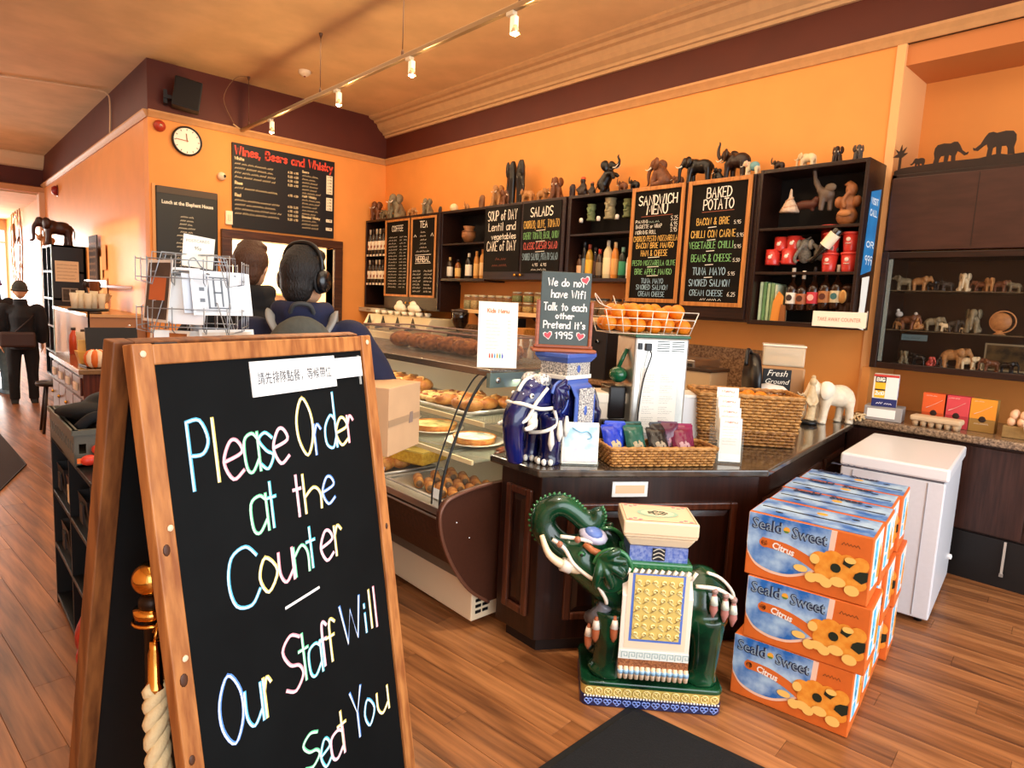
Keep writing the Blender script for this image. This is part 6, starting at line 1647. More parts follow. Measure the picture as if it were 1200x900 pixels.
# ------------------------------------------------------------------ juicer with wire basket of oranges
JA=R(-30)
jc=thing('juicer','tall steel orange juicing machine standing on the counter','juicer',(2.90,1.98,0.886),JA)
m=M();m.box(-0.155,-0.0,0.0,0.155,0.26,0.57);m.build('body',mat('c4c2ba',0.3,0.75,noise=0.06,nscale=40),jc,0.012)
m=M();m.box(-0.160,-0.004,0.57,0.160,0.264,0.585);m.build('top_plate',mat('1f5c3a',0.25),jc,0.004)
for j in range(2):
    for k in range(5):
        m=M();m.box(-0.03+j*0.085,-0.004,0.50+k*0.012,0.04+j*0.085,0.0,0.505+k*0.012);m.build('vent_slot',BLACKP,jc)
m=M();m.box(-0.14,-0.006,0.505,-0.115,0,0.54);m.box(-0.10,-0.014,0.50,-0.065,0,0.54);m.build('socket',BLACKP,jc,0.003)
m=M();m.tube(smooth_pts([(-0.075,-0.014,0.50),(-0.075,-0.03,0.47),(-0.10,-0.012,0.35),(-0.115,-0.012,0.2),(-0.12,-0.015,0.05),(-0.115,-0.012,0.0)],5),0.004,6);m.build('power_cord',BLACKP,jc)
t=thing('instruction_sheet','white printed sheet taped to the back of the steel juicer','paper',(2.90,1.98,0.886),JA)
m=M();m.box(-0.115,-0.0035,0.06,0.10,-0.0005,0.41);m.build('sheet',PAPER,t)
m=M()
for k in range(26):
    z=0.37-k*0.0115
    if k%5 !=4:
        scribble(m,-0.095,-0.095+random.uniform(0.03,0.07),z,0.004,0.0012,y=-0.0042);scribble(m,0.0,random.uniform(0.04,0.08),z,0.004,0.0012,y=-0.0042)
m.build('print',mat('8a8a88',0.7),t)
m=M();m.ball((-0.20,0.10,0.36),(0.05,0.055,0.045),14);m.tube([(-0.20,0.1,0.40),(-0.16,0.1,0.5)],0.012,8);m.build('green_squeezer_cap',mat('0f5a38',0.15,coat=0.5),jc)
m=M();m.box(-0.30,0.04,0.0,-0.155,0.22,0.12);m.box(-0.26,0.06,0.12,-0.16,0.2,0.30);m.build('dark_front_unit',mat('15100f',0.2),jc,0.01)
# wire basket
wbk=thing('wire_basket','chrome wire basket full of oranges on top of the juicer','basket',(2.86,2.09,1.475),JA)
m=M();L_,W_2,H_2=0.52,0.24,0.12
for z in (0.0,0.04,0.08,0.12):
    f=0.86+0.14*z/H_2
    m.tube([(-L_/2*f,-W_2/2*f,z),(L_/2*f,-W_2/2*f,z),(L_/2*f,W_2/2*f,z),(-L_/2*f,W_2/2*f,z)],0.0028,5,closed=True)
for k in range(7):
    x=(-0.5+k/6)*L_
    m.tube([(x,-W_2/2,H_2),(x*0.86,-W_2/2*0.86,0),(x*0.86,W_2/2*0.86,0),(x,W_2/2,H_2)],0.0028,5)
m.build('wire_frame',mat('f0e6d4',0.25,0.4),wbk)
m=M();m.tube(smooth_pts([(-L_/2+0.08,-0.05,0.12),(-L_/2+0.0,-0.02,0.15),(-L_/2-0.02,0.0,0.2),(-L_/2+0.05,0.03,0.13)],4),0.003,5);m.tube([(-0.16,-0.05,0.1),(-0.19,-0.03,0.19),(-0.15,0.0,0.1)],0.003,5);m.build('handle_loops',mat('f0e6d4',0.25,0.4),wbk)
jx=Vector((math.cos(JA),math.sin(JA),0));jy=Vector((-math.sin(JA),math.cos(JA),0))
n_=0
for layer,zz,cols,rows_ in ((0,0.045,6,2),(1,0.115,5,2)):
    for j in range(rows_):
        for i in range(cols):
            x=(i-(cols-1)/2)*0.083+random.uniform(-0.006,0.006);y=(j-0.5)*0.088
            if layer==1 and i==3 and j==0:zz2=zz-0.015
            else:zz2=zz+random.uniform(-0.006,0.006)
            p=Vector((2.86,2.09,1.475+zz2))+jx*x+jy*y
            orange(tuple(p),0.041,'orange in the wire basket, %s layer, %s, %s'%(('bottom','top')[layer],('front row','back row')[j],ORD[i]),'oranges in the wire basket');n_+=1

# other things on the peninsula
LFA=R(-46)
lf=thing('leaflet_holder','clear tiered holder at the counter front edge beside the low basket','holder',(2.855,1.53,0.886),LFA)
m=M();m.box(-0.06,-0.03,0,0.06,0.13,0.006);m.box(-0.062,-0.03,0,-0.058,0.13,0.16);m.box(0.058,-0.03,0,0.062,0.13,0.16);m.box(-0.06,-0.033,0,0.06,-0.03,0.12);m.build('acrylic',GLASS,lf)
m=M();m.box(-0.062,0.13,0,0.062,0.134,0.3);m.build('back_plate',GLASS,lf)
for k in range(4):
    p=Vector((2.855,1.53,0.886))+Vector((math.cos(LFA),math.sin(LFA),0))*(0.0)+Vector((-math.sin(LFA),math.cos(LFA),0))*(-0.02+0.035*k)
    t=thing('leaflet','white folded takeaway leaflet, %s tier of the clear holder'%('front','second','third','back')[k],'leaflet',(p.x,p.y,0.895+0.045*k),LFA)
    m=M();m.box(-0.052,-0.003,0,0.052,0.003,0.21,(R(-6),0,0));m.build('sheet',PAPER,t)
    mm=Matrix.Translation((0,0,0.0));m=M(Matrix.Rotation(R(-6),4,'X'));write(m,'Menu',0,0.185,0.012,0.06,0.0022,y=-0.016)
    for q in range(7):scribble(m,-0.04,random.uniform(0.015,0.04),0.165-q*0.014,0.006,0.0014,y=-0.016)
    m.build('print',mat('c8886c',0.7),t)
ps=thing('postcard_stand','clear stand of blue-toned postcards at the counter edge before the blue elephant','postcards',(2.173,1.880,0.886),R(-38))
m=M();m.box(-0.085,-0.012,0.0,0.085,0.05,0.006);m.box(-0.085,-0.014,0,0.085,-0.011,0.02);m.build('holder',GLASS,ps)
for k in range(4):
    m=M();m.box(-0.083-0.001*k,0.004*k,0.006,0.083,0.002+0.004*k,0.185+0.003*k,(R(-4),0,0),(0,0,0));m.build('postcard',PAPER,ps)
m=M(Matrix.Rotation(R(-4),4,'X'));m.box(-0.075,-0.001,0.015,0.075,0.0,0.175);m.build('card_picture',mat('9fc8dc',0.5,h2='dceaf0',nscale=14),ps)
m=M(Matrix.Rotation(R(-4),4,'X'));m.prism([(-0.075,0.015),(0.075,0.015),(0.075,0.08),(0.03,0.07),(-0.02,0.09),(-0.075,0.075)],-0.002,-0.001,1);m.build('picture_ground',mat('c8c4d0',0.5,h2='e6dcd4',nscale=30),ps)
m=M(Matrix.Rotation(R(-4),4,'X'));m.tube(smooth_pts([(-0.04,-0.002,0.17),(0.0,-0.002,0.15),(0.03,-0.002,0.155),(0.05,-0.002,0.13),(0.03,-0.002,0.12)],4),0.006,5,flat=0.3);m.build('picture_sweep',mat('5fa8c8',0.5),ps)
# white tubs behind
t=thing('white_tub','large cream box standing behind the blue elephant stool','box',(2.74,2.27,0.886),R(-32))
m=M();m.box(-0.12,-0.1,0,0.13,0.1,0.26);m.build('body',mat('d9c9b4',0.5),t,0.012)
m=M();m.box(-0.123,-0.103,0.2,0.133,0.103,0.262);m.build('lid',mat('e4d6c2',0.45),t,0.01)
t=thing('white_container','plain white tapered container right of the juicer','container',(3.17,2.0,0.886),R(-40))
m=M();fs=[(0,3,2,1),(4,5,6,7),(0,1,5,4),(1,2,6,5),(2,3,7,6),(3,0,4,7)]
q=lambda a,z:[(sx*a,sy*a,z) for sx,sy in ((-1,-1),(1,-1),(1,1),(-1,1))]
m.add(q(0.085,0)+q(0.11,0.25),fs);m.build('tub',mat('e8e8ea',0.4),t,0.008)
m=M();m.add(q(0.114,0.245)+q(0.114,0.262),fs);m.build('rim',WHITE,t,0.003)
# food slicer
sl=thing('food_slicer','white and black electric food slicer behind the large basket','slicer',(4.18,2.07,0.886),R(-50))
m=M();m.box(-0.1,-0.12,0,0.22,0.12,0.06);m.build('base',mat('e8e0d4',0.3),sl,0.015)
m=M();m.xf=Matrix.Translation((-0.04,0,0.27))@Matrix.Rotation(R(90),4,'Y');m.lathe([(0,-0.03),(0.17,-0.03),(0.19,-0.01),(0.19,0.02),(0,0.03)],n=30);m.build('blade_guard',mat('141416',0.3),sl)
m=M();m.xf=Matrix.Translation((0.06,-0.03,0.15))@Matrix.Rotation(R(90),4,'Y');m.lathe([(0,-0.1),(0.10,-0.08),(0.115,0.0),(0.10,0.1),(0.06,0.15),(0,0.16)],n=22);m.build('motor_housing',mat('ece6dc',0.3),sl)
m=M()
for k in range(5):m.box(0.06+k*0.015,-0.147,0.11,0.068+k*0.015,-0.13,0.16)
m.build('vent_slots',mat('3a3a3c',0.4),sl)
m=M();m.tube(smooth_pts([(-0.10,-0.06,0.38),(-0.08,0,0.48),(-0.02,0.08,0.42)],4),0.014,8);m.build('handle',mat('1a1a1c',0.3),sl)
# fresh ground coffee dispenser
fg=thing('coffee_dispenser','brown coffee grinder with clear hopper and round fresh ground label','grinder',(4.63,2.12,0.886),R(-62))
m=M();m.prism([(-0.15,0.0),(0.15,0.0),(0.15,0.36),(-0.15,0.36)],-0.13,0.13,1);m.build('body',mat('a87c50',0.4,0.2),fg,0.015)
m=M();m.box(-0.13,-0.137,0.10,0.06,-0.13,0.34);m.build('black_panel',BLACKP,fg,0.01)
m=M();m.box(-0.14,-0.12,0.36,0.14,0.12,0.50);m.build('hopper',mat('f4e4c4',0.06,alpha=0.5),fg,0.012)
m=M();m.box(-0.145,-0.125,0.50,0.145,0.125,0.515);m.build('hopper_lid',mat('f8efdc',0.15,alpha=0.8),fg,0.005)
m=M();m.ball((0,0,0.40),(0.12,0.1,0.05),12);m.build('beans',mat('d8a060',0.6,noise=0.4,nscale=80),fg)
text('Fresh',0.062,mat('f4efe2',0.6),fg,(-0.035,-0.139,0.29),shear=0.3);text('Ground',0.05,mat('f4efe2',0.6),fg,(-0.035,-0.139,0.235),shear=0.3)
# cream elephant and figure
elephant((4.62,1.74,0.886),0.31,R(150),'walk',mat('ead8bc',0.45,noise=0.15,nscale=12,bump=0.15),'large cream ceramic elephant at the far end of the counter',name='ceramic_elephant',ear=mat('f2e4cc',0.45))
t=thing('carved_figure','slim cream carved figure on a dark foot beside the cream elephant','figurine',(4.40,1.79,0.886),R(-50))
m=M();m.lathe([(0.05,0),(0.055,0.02),(0.04,0.03),(0,0.03)]);m.build('foot',BLACKP,t)
m=M();m.tube([(0,0,0.03),(0.01,0,0.12),(-0.005,0,0.2),(0.0,0,0.26)],[0.032,0.026,0.03,0.018]);m.ball((0,0,0.29),(0.024,0.024,0.03));m.ball((0,0,0.325),(0.015,0.015,0.012));m.tube([(0.02,0,0.22),(0.035,-0.02,0.16),(0.01,-0.03,0.13)],0.009);m.tube([(-0.02,0,0.22),(-0.035,-0.02,0.16),(-0.01,-0.03,0.13)],0.009)
obj('body',remesh(m,0.006,1),mat('d8bc90',0.5,noise=0.2,nscale=40),t)
t=thing('twine_bundle','loose bundle of pale twine hanging over the counter end','twine',(4.80,1.62,0.89))
for k in range(9):
    m=M();a=k*0.7;m.tube(smooth_pts([(-0.1+0.02*math.sin(a),0.05*math.cos(a),0.03),(0,0.03*math.sin(a*2),0.045+0.01*(k%3)),(0.07,-0.03,0.03),(0.08+0.01*k,-0.05,-0.03-0.02*(k%4)),(0.06+0.012*k,-0.06,-0.12-0.02*(k%3))],4),0.005,5);m.build('strand',mat('d8b888',0.7),t)
m=M();m.tube([(0.0,0.04,0.03),(0.01,0.0,0.06),(0.0,-0.04,0.03)],0.009,6);m.build('knot',mat('c9a878',0.7),t)

# ------------------------------------------------------------------ chest freezer
FZ=R(-82)
fz=thing('chest_freezer','white chest freezer standing between the box stack and the dark cabinets','freezer',(3.80,1.345,0),FZ)
WM=mat('dcdde2',0.32,noise=0.03,nscale=50)
m=M();m.box(0,0,0.03,0.50,0.86,0.78);m.build('body',WM,fz,0.008)
m=M();m.box(-0.005,-0.012,0.79,0.512,0.875,0.86);m.build('lid',mat('e9e8ea',0.3),fz,0.012)
m=M();m.box(0.01,0.005,0.778,0.49,0.85,0.792);m.build('lid_seal',mat('6d6e74',0.5),fz)
m=M();m.box(0.06,-0.004,0.045,0.064,0.0,0.77);m.box(0.42,-0.004,0.045,0.424,0.0,0.77);m.build('front_panel_seam',mat('9a9ba2',0.4),fz)
m=M();m.xf=Matrix.Translation((0.50,0.72,0.19))@Matrix.Rotation(R(90),4,'Y');m.lathe([(0.018,0),(0.016,0.02),(0.0,0.024)],n=14);m.build('drain_plug',mat('f4f2f0',0.3),fz)
m=M()
for x in (0.05,0.45):
    for y in (0.06,0.8):m.lathe([(0.02,0),(0.02,0.03)],(x,y,0),10)
m.build('feet',BLACKP,fz)

# ------------------------------------------------------------------ citrus cartons
CO=mat('dc6c28',0.5,noise=0.06,nscale=30);CB=mat('2468ba',0.45,h2='b4d2ec',nscale=10,stretch=(1,1,1));CW=mat('f4ece4',0.5);CN=mat('23304e',0.5);CF=mat('f0a23c',0.5,h2='e88c28',nscale=40);CFL=mat('f6c86c',0.5);CK=mat('120d0a',0.7)
BW,BD,BH=0.455,0.245,0.268
def carton(label,loc,rz,top=False):
    """local: front face on y=0 facing -y, x 0..BW, depth BD"""
    t=thing('citrus_carton',label,'box',loc,rz,group='stacked orange and blue citrus cartons')
    m=M();m.box(0,0,0.001,BW,BD,BH-0.001);m.build('carton',CO,t,0.004)
    e=0.0012
    # front print: sky field ending in a sweeping curve
    arc=[(p.x,p.y) for p in smooth_pts([(0.006,0.105,0),(0.04,0.062,0),(0.10,0.042,0),(0.17,0.045,0),(0.23,0.07,0)],4)]
    m=M();m.prism([(0.0,0.135)]+[(x,z-0.012) for x,z in arc]+[(0.30,0.11),(0.325,0.17),(0.33,BH-0.004),(0.0,BH-0.004)],-e,0,1);m.build('print_white_edge',mat('f6cdb4',0.5),t)
    m=M();m.prism([(0.002,0.135)]+arc+[(0.285,0.11),(0.305,0.17),(0.31,BH-0.004),(0.002,BH-0.004)],-2*e,-e,1);m.build('sky_print',CB,t)
    m=M();bp=smooth_pts([(0.075,0.152,0),(0.15,0.148,0),(0.22,0.128,0),(0.28,0.10,0)],4)
    ribbon(m,bp,0.038,-3*e);m.build('orange_band',CO,t)
    m=M(RX);m.xf=Matrix.Translation((0.07,-2.5*e,0.150))@Matrix.Rotation(R(90),4,'X');m.lathe([(0,0),(0.020,0)],n=18,sm=False);m.build('band_end',CO,t)
    m=M();m.xf=Matrix.Translation((0.07,-3*e,0.150))@Matrix.Rotation(R(90),4,'X');m.lathe([(0,0),(0.0125,0)],n=18,sm=False);m.build('hand_hole',CK,t)
    obj('logo_lettering',LOGO_ME,CN,t);obj('logo_lettering_fill',LOGO2_ME,mat('8fa4b8',0.5),t);obj('citrus_lettering',CIT_ME,CW,t)
    m=M();m.xf=Matrix.Translation((0.150,-3*e,0.222))@Matrix.Rotation(R(90),4,'X');m.lathe([(0,0),(0.0125,0)],n=16,sm=False);m.build('logo_orange',mat('f0a838',0.5),t)
    m=M();m.prism([(0.139,0.218),(0.161,0.218),(0.156,0.211),(0.144,0.211)],-4.2*e,-3.2*e,1);m.build('logo_leaf',mat('5a8a3c',0.5),t)
    # fruit cluster
    def disc(m,x,z,r_,y,n=14,s_=1.0):
        m.add([(x+r_*math.cos(R(360*k/n)),y,z+s_*r_*math.sin(R(360*k/n))) for k in range(n)],[tuple(range(n))])
    m=M()
    for k,(x,z,r_,s_) in enumerate(((0.28,0.135,0.036,1),(0.325,0.15,0.04,0.9),(0.30,0.10,0.036,1),(0.345,0.11,0.034,1),(0.375,0.15,0.034,1),(0.40,0.12,0.038,1.1),(0.42,0.155,0.03,1),(0.37,0.085,0.03,1),(0.42,0.08,0.028,0.9))):disc(m,x,z,r_,-3*e-0.0003*k,s_=s_)
    m.build('fruit_print',CF,t)
    m=M()
    for k,(x,z,r_,s_) in enumerate(((0.215,0.085,0.026,0.55),(0.255,0.06,0.022,0.9),(0.285,0.066,0.03,0.6),(0.31,0.055,0.022,0.9),(0.35,0.07,0.028,0.7),(0.40,0.05,0.026,0.8),(0.262,0.138,0.018,1.1),(0.385,0.165,0.02,0.6))):disc(m,x,z,r_,-3*e-0.003-0.0003*k,s_=s_)
    m.build('segment_print',CFL,t)
    m=M();disc(m,0.338,0.122,0.018,-0.0075);m.prism([(0.36,0.145),(0.385,0.135),(0.40,0.155),(0.385,0.175),(0.365,0.168)],-0.0076,-0.007,1);m.prism([(0.40,0.10),(0.43,0.085),(0.448,0.10),(0.448,0.135),(0.42,0.13),(0.405,0.118)],-0.0076,-0.007,1);m.build('dark_print',mat('1a2416',0.6),t)
    m=M();scribble(m,0.35,0.43,0.218,0.012,0.004,y=-0.0016);m.build('small_print',mat('8a4a1c',0.6),t)
    # right end print
    m=M();m.prism([(0.02,0.06),(0.20,0.04),(0.235,0.10),(0.235,0.255),(0.02,0.255)],BW,BW+e,0);m.build('end_print_white',mat('f4e6e0',0.5),t)
    m=M();m.prism([(0.05,0.13),(0.10,0.12),(0.12,0.16),(0.11,0.245),(0.05,0.245)],BW+e,BW+2*e,0);m.prism([(0.035,0.07),(0.09,0.055),(0.11,0.085),(0.09,0.115),(0.045,0.115)],BW+e,BW+2*e,0);m.build('end_print_blue',mat('2fa8dc',0.5,h2='7fd0ec',nscale=30),t)
    m=M();m.prism([(0.15,0.07),(0.20,0.06),(0.225,0.11),(0.2,0.2),(0.16,0.17)],BW+e,BW+2.2*e,0);m.build('end_print_fruit',CF,t)
    m=M();m.ball((BW+e,0.075,0.155),(0.002,0.012,0.02),10);m.ball((BW+e,0.185,0.14),(0.002,0.009,0.012),8);m.build('end_hole',CK,t)
    if top:
        m=M();m.box(0.006,0.01,BH,BW-0.006,BD-0.01,BH+0.0008);m.build('top_sky_print',CB,t)
        m=M()
        for (x0,x1,y0,y1) in ((0.02,BW-0.02,0.105,0.118),):m.box(x0,y0,BH+0.0008,x1,y1,BH+0.0014)
        m.ball((0.10,0.06,BH+0.001),(0.016,0.010,0.001),10);m.ball((0.36,0.19,BH+0.001),(0.016,0.010,0.001),10);m.build('top_slots',CK,t)
        m=M();m.ball((0.24,0.17,BH+0.001),(0.022,0.018,0.0012),12);m.build('top_orange',mat('f0a838',0.5),t)
        o=obj('top_lettering',LOGO_ME,CN,t);o.rotation_euler=(R(-90),0,0);o.location=(0.04,-0.045 ,BH+0.003)
        o.location=(0.04,0.17-0.21+0.0,BH+0.003);o.rotation_euler=(R(-90),0,0)
        o.location=(0.04,0.035+0.21,BH+0.001)
    return t
def _flatmesh(txt,size,width,loc,bold):
    tmp=bpy.data.objects.new('tmp',None);C.objects.link(tmp)
    o=text(txt,size,CN,tmp,(0,0,0),(0,0,0),'LEFT',width=width,bold=bold);me=o.data.copy();bpy.data.objects.remove(o);bpy.data.objects.remove(tmp)
    me.transform(Matrix.Translation(loc)@Matrix.Rotation(R(90),4,'X'));me.materials.clear()
    return me
def _join(a,b):
    bm_=bmesh.new();bm_.from_mesh(a);bm_.from_mesh(b);me=bpy.data.meshes.new('logo');bm_.to_mesh(me);bm_.free();return me
LOGO_ME=_join(_flatmesh('Seald',0.062,0.115,(0.016,-0.0040,0.203),0.0026),_flatmesh('Sweet',0.062,0.13,(0.170,-0.0040,0.197),0.0026))
LOGO2_ME=_join(_flatmesh('Seald',0.062,0.112,(0.0175,-0.0044,0.2035),-0.0004),_flatmesh('Sweet',0.062,0.127,(0.1715,-0.0044,0.1975),-0.0004))
CIT_ME=_flatmesh('Citrus',0.038,0.085,(0.10,-0.0050,0.137),0.0012)
CIT_ME.transform(Matrix.Translation((0.10,0,0.137))@Matrix.Rotation(R(9),4,'Y')@Matrix.Translation((-0.10,0,-0.137)))
SA=R(-80)   # front face direction: x runs to the right along it
sx_=Vector((math.cos(SA),math.sin(SA),0));sy_=Vector((math.sin(-SA),math.cos(-SA) ,0))
org=Vector((2.475,1.205,0))
colw=('front','second','third','rear')
for c in range(4):
    for l in range(3):
        off=(-0.012,0.02,0.0)[l] if c==0 else random.uniform(-0.012,0.012)
        if c==3 and l==2:pass
        p=org+sy_*(c*(BD+0.006)+((0.0,-0.005,-0.002)[l] if c==0 else 0))+sx_*(off+(0.02 if c==3 else 0))
        carton('orange and blue citrus carton, %s of the %s column'%(('bottom','middle','top')[l],colw[c]),(p.x,p.y,l*BH+0.0005*l),SA+(random.uniform(-0.004,0.004)),l==2)

# ------------------------------------------------------------------ right-hand cabinets in the recess (front x=4.85)
CXF=4.85
rc=thing('tall_display_cabinet','wide dark cabinet with closed upper doors and glazed figurine shelves','cabinet',(5.15,1.70,1.265),RZW)
W_=3.2
m=M();m.box(0,0,0,0.03,0.5,1.37);m.box(W_-0.03,0,0,W_,0.5,1.37);m.box(0,0,1.335,W_,0.5,1.37);m.box(0,0,0.80,W_,0.5,0.83);m.box(0,0,0,W_,0.5,0.03);m.build('carcass',DW,rc,0.003)
m=M();m.box(0.03,0.47,0.03,W_-0.03,0.49,0.80);m.build('back_panel',mat('3a2012',0.4,noise=0.3),rc)
for k in range(3):
    x0=0.01+k*1.06;m=M();m.box(x0,-0.02,0.84,x0+1.05,0,1.345);dd=m.build('upper_door',wood('43241a','371c12',0.4,(1.5,6,6),ns=3),rc,0.005)
    m=M();m.box(x0+0.515,-0.022,0.86,x0+0.519,-0.02,1.33);m.build('door_groove',mat('241109',0.5),dd)
for zz in (0.565,0.285):
    m=M();m.box(0.03,0.02,zz-0.008,W_-0.03,0.46,zz);m.build('glass_shelf',mat('6a5a44',0.1,alpha=0.5),rc)
for k in range(3):
    x0=0.0+k*1.06;m=M();m.box(x0,-0.025,0.0,x0+0.045,0,0.83);m.box(x0+1.02,-0.025,0.0,x0+1.06,0,0.83);m.box(x0+0.045,-0.025,0.0,x0+1.02,0,0.045);m.box(x0+0.045,-0.025,0.785,x0+1.02,0,0.83);gd=m.build('door_frame',DW,rc,0.004)
    m=M();m.box(x0+0.045,-0.014,0.045,x0+1.02,-0.010,0.785);m.build('pane',mat('3a2c20',0.03,alpha=0.08),gd)
    m=M();m.box(x0+0.05,-0.016,0.05,x0+0.075,-0.009,0.78);m.build('glass_edge',mat('9aa49c',0.2,alpha=0.4),gd)
# cut-out elephant frieze
fr=thing('elephant_frieze','dark wooden cut-out frieze of walking elephants on the cabinet top','frieze',(5.17,1.70,2.636),RZW)
m=M();m.prism([(0.0,0),(0.0,0.03),(0.04,0.045),(0.10,0.05),(0.2,0.055),(0.3,0.06),(0.5,0.058),(0.6,0.075),(0.66,0.06),(0.9,0.075),(1.2,0.085),(1.4,0.08),(2.2,0.085),(2.2,0)],0,0.02,1);m.build('ground_strip',DKW,fr)
EL=[(-0.52,0.0),(-0.47,0.25),(-0.52,0.5),(-0.50,0.72),(-0.40,0.86),(-0.15,0.90),(0.12,0.86),(0.25,0.92),(0.40,0.90),(0.5,0.75),(0.62,0.5),(0.78,0.36),(0.86,0.40),(0.84,0.30),(0.70,0.26),(0.52,0.42),(0.42,0.48),(0.36,0.30),(0.38,0.0),(0.22,0.0),(0.20,0.3),(0.1,0.36),(0.06,0.0),(-0.08,0.0),(-0.08,0.34),(-0.22,0.34),(-0.28,0.22),(-0.30,0.0)]
for x,z,h,s_,lab in ((0.15,0.055,0.065,-1,'calf'),(0.31,0.062,0.145,1,'mother elephant'),(0.60,0.075,0.165,-1,'bull elephant'),(0.90,0.08,0.14,-1,'far elephant')):
    m=M();m.prism([(x+s_*px_*h,z-0.01+pz*h) for px_,pz in EL],0.004,0.016,1);m.build('elephant_cutout',DKW,fr)
m=M();m.prism([(0.02,0.04),(0.035,0.04),(0.035,0.12),(0.07,0.15),(0.045,0.15),(0.06,0.19),(0.035,0.165),(0.03,0.21),(0.018,0.165),(-0.01,0.185),(0.01,0.15),(-0.02,0.13),(0.02,0.125)],0.004,0.016,1);m.build('palm_cutout',DKW,fr)
# figurines behind glass
RED=mat('c04a3a',0.4)
GF=[
    (1.596,1.831,0.150,LEFT,'up',STONE,'grey elephant with raised trunk, top glass shelf of glazed cabinet'),
    (1.486,1.831,0.113,RIGHT,'walk',TAN,'orange-tan elephant, top glass shelf of glazed cabinet'),
    (1.411,1.831,0.099,RIGHT,'up',BLK,'black elephant beside the tan one, top glass shelf of glazed cabinet'),
    (1.322,1.831,0.078,LEFT,'walk',GREY,'small grey elephant beside the white one, top glass shelf of glazed cabinet'),
    (1.221,1.831,0.128,TOCAM,'sit',CRM,'large white seated elephant, top glass shelf of glazed cabinet'),
    (1.128,1.831,0.081,LEFT,'walk',BRW,'brown elephant right of the white one, top glass shelf of glazed cabinet'),
    (1.085,1.831,0.101,TOCAM,'walk',TAN,'orange-tan facing elephant, top glass shelf of glazed cabinet'),
    (1.015,1.831,0.086,RIGHT,'walk',BRW,'brown elephant near the right edge of the photo, top glass shelf of glazed cabinet'),
    (0.942,1.831,0.074,LEFT,'walk',STONE,'grey elephant at the right edge of the photo, top glass shelf of glazed cabinet'),
    (1.591,1.551,0.062,LEFT,'walk',TAN,'small tan elephant, middle glass shelf of glazed cabinet'),
    (1.530,1.551,0.115,RIGHT,'walk',BRW,'brown elephant second from the left, middle glass shelf of glazed cabinet'),
    (1.470,1.551,0.095,LEFT,'sit',TAN,'tan seated elephant, middle glass shelf of glazed cabinet'),
    (1.374,1.551,0.107,RIGHT,'walk',STONE,'white and grey mottled elephant, middle glass shelf of glazed cabinet'),
    (1.301,1.551,0.066,LEFT,'walk',CRM,'small cream elephant, middle glass shelf of glazed cabinet'),
    (1.245,1.551,0.091,RIGHT,'walk',GREY,'green-grey elephant, middle glass shelf of glazed cabinet'),
    (1.185,1.551,0.038,LEFT,'walk',CRM,'tiny white elephant, middle glass shelf of glazed cabinet'),
    (1.141,1.551,0.166,TOCAM,'sit',STONE,'blue-grey elephant head with spread ears, middle glass shelf of glazed cabinet'),
    (1.536,1.296,0.103,TOCAM,'sit',STONE,'pale grey seated elephant, bottom shelf of glazed cabinet'),
    (1.442,1.296,0.095,LEFT,'walk',BLK,'dark blue elephant, bottom shelf of glazed cabinet'),
    (1.362,1.296,0.074,RIGHT,'sit',RED,'small red elephant, bottom shelf of glazed cabinet'),
    (1.284,1.296,0.079,LEFT,'sit',GREY,'dark grey elephant, bottom shelf of glazed cabinet'),
    (1.222,1.296,0.156,RIGHT,'walk',TAN,'tall pale tan elephant, bottom shelf of glazed cabinet'),
    (1.133,1.296,0.102,RIGHT,'walk',CRM,'round cream elephant, bottom shelf of glazed cabinet'),
    (1.008,1.296,0.096,LEFT,'walk',BRW,'brown elephant, bottom shelf of glazed cabinet'),
    (0.916,1.296,0.087,RIGHT,'walk',BLK,'black elephant, bottom shelf of glazed cabinet'),
]
for y,z,h,rz,pose,mm,lab in GF:
    elephant((5.32,y,z),h,rz+random.uniform(-0.3,0.3),pose,mm,lab,tusks=None)
t=thing('round_fan_ornament','round tan openwork ornament on a foot on the middle glass shelf','ornament',(5.300,0.984,1.569),RZW)
t.location.z=1.551;t.scale=(0.95,)*3
m=M();m.xf=Matrix.Translation((0,0,0.09))@Matrix.Rotation(R(90),4,'X');m.lathe([(0,-0.01),(0.06,-0.01),(0.065,0),(0.06,0.01),(0,0.01)],n=20);m.build('disc',mat('b87a44',0.5,noise=0.3,nscale=40),t)
m=M();m.xf=Matrix.Translation((0.012,0,0.09))@Matrix.Rotation(R(90),4,'X');m.tube([(0.075*math.cos(R(a)),0.075*math.sin(R(a)),0) for a in range(0,360,18)],0.005,5,closed=True);m.build('ring',mat('c98a54',0.5),t)
m=M();m.lathe([(0.04,0),(0.02,0.015),(0.015,0.03),(0,0.03)]);m.build('foot',mat('b87a44',0.5),t)
for k,(px_y,z,c_,lab) in enumerate(((1.630,1.62,'f2e8dc','small white bird figure standing behind the brown elephants on the middle glass shelf'),(1.510,1.60,'f0d8c4','small pale bird figure behind the tan elephants on the middle glass shelf'))):
    t=thing('bird_figure',lab,'figurine',(5.42,px_y,1.551),RZW)
    m=M();m.lathe([(0.02,0),(0.02,z-1.54),(0.006,z-1.53)],n=10);m.build('post',mat('6a4a30',0.5),t)
    m=M();m.ball((0,0,z-1.53+0.02),(0.026,0.016,0.022));m.ball((-0.01,0,z-1.53+0.048),0.013,8);m.build('bird',mat(c_,0.4),t)
t=thing('picture_frame','small landscape picture in a thin pale frame at the back of the lower glazed shelf','picture',(5.55,1.10,1.296),RZW)
m=M();m.box(0,0,0,0.34,0.012,0.19);m.build('frame',mat('c8b48c',0.4),t)
m=M();m.box(0.012,-0.003,0.012,0.328,0,0.178);m.build('picture',mat('8a6a3c',0.5,h2='3a2c1a',nscale=12),t)
t=thing('small_sign','pale blue strip sign at the back of the lower glazed shelf, left end','sign',(5.5,1.62,1.47),RZW)
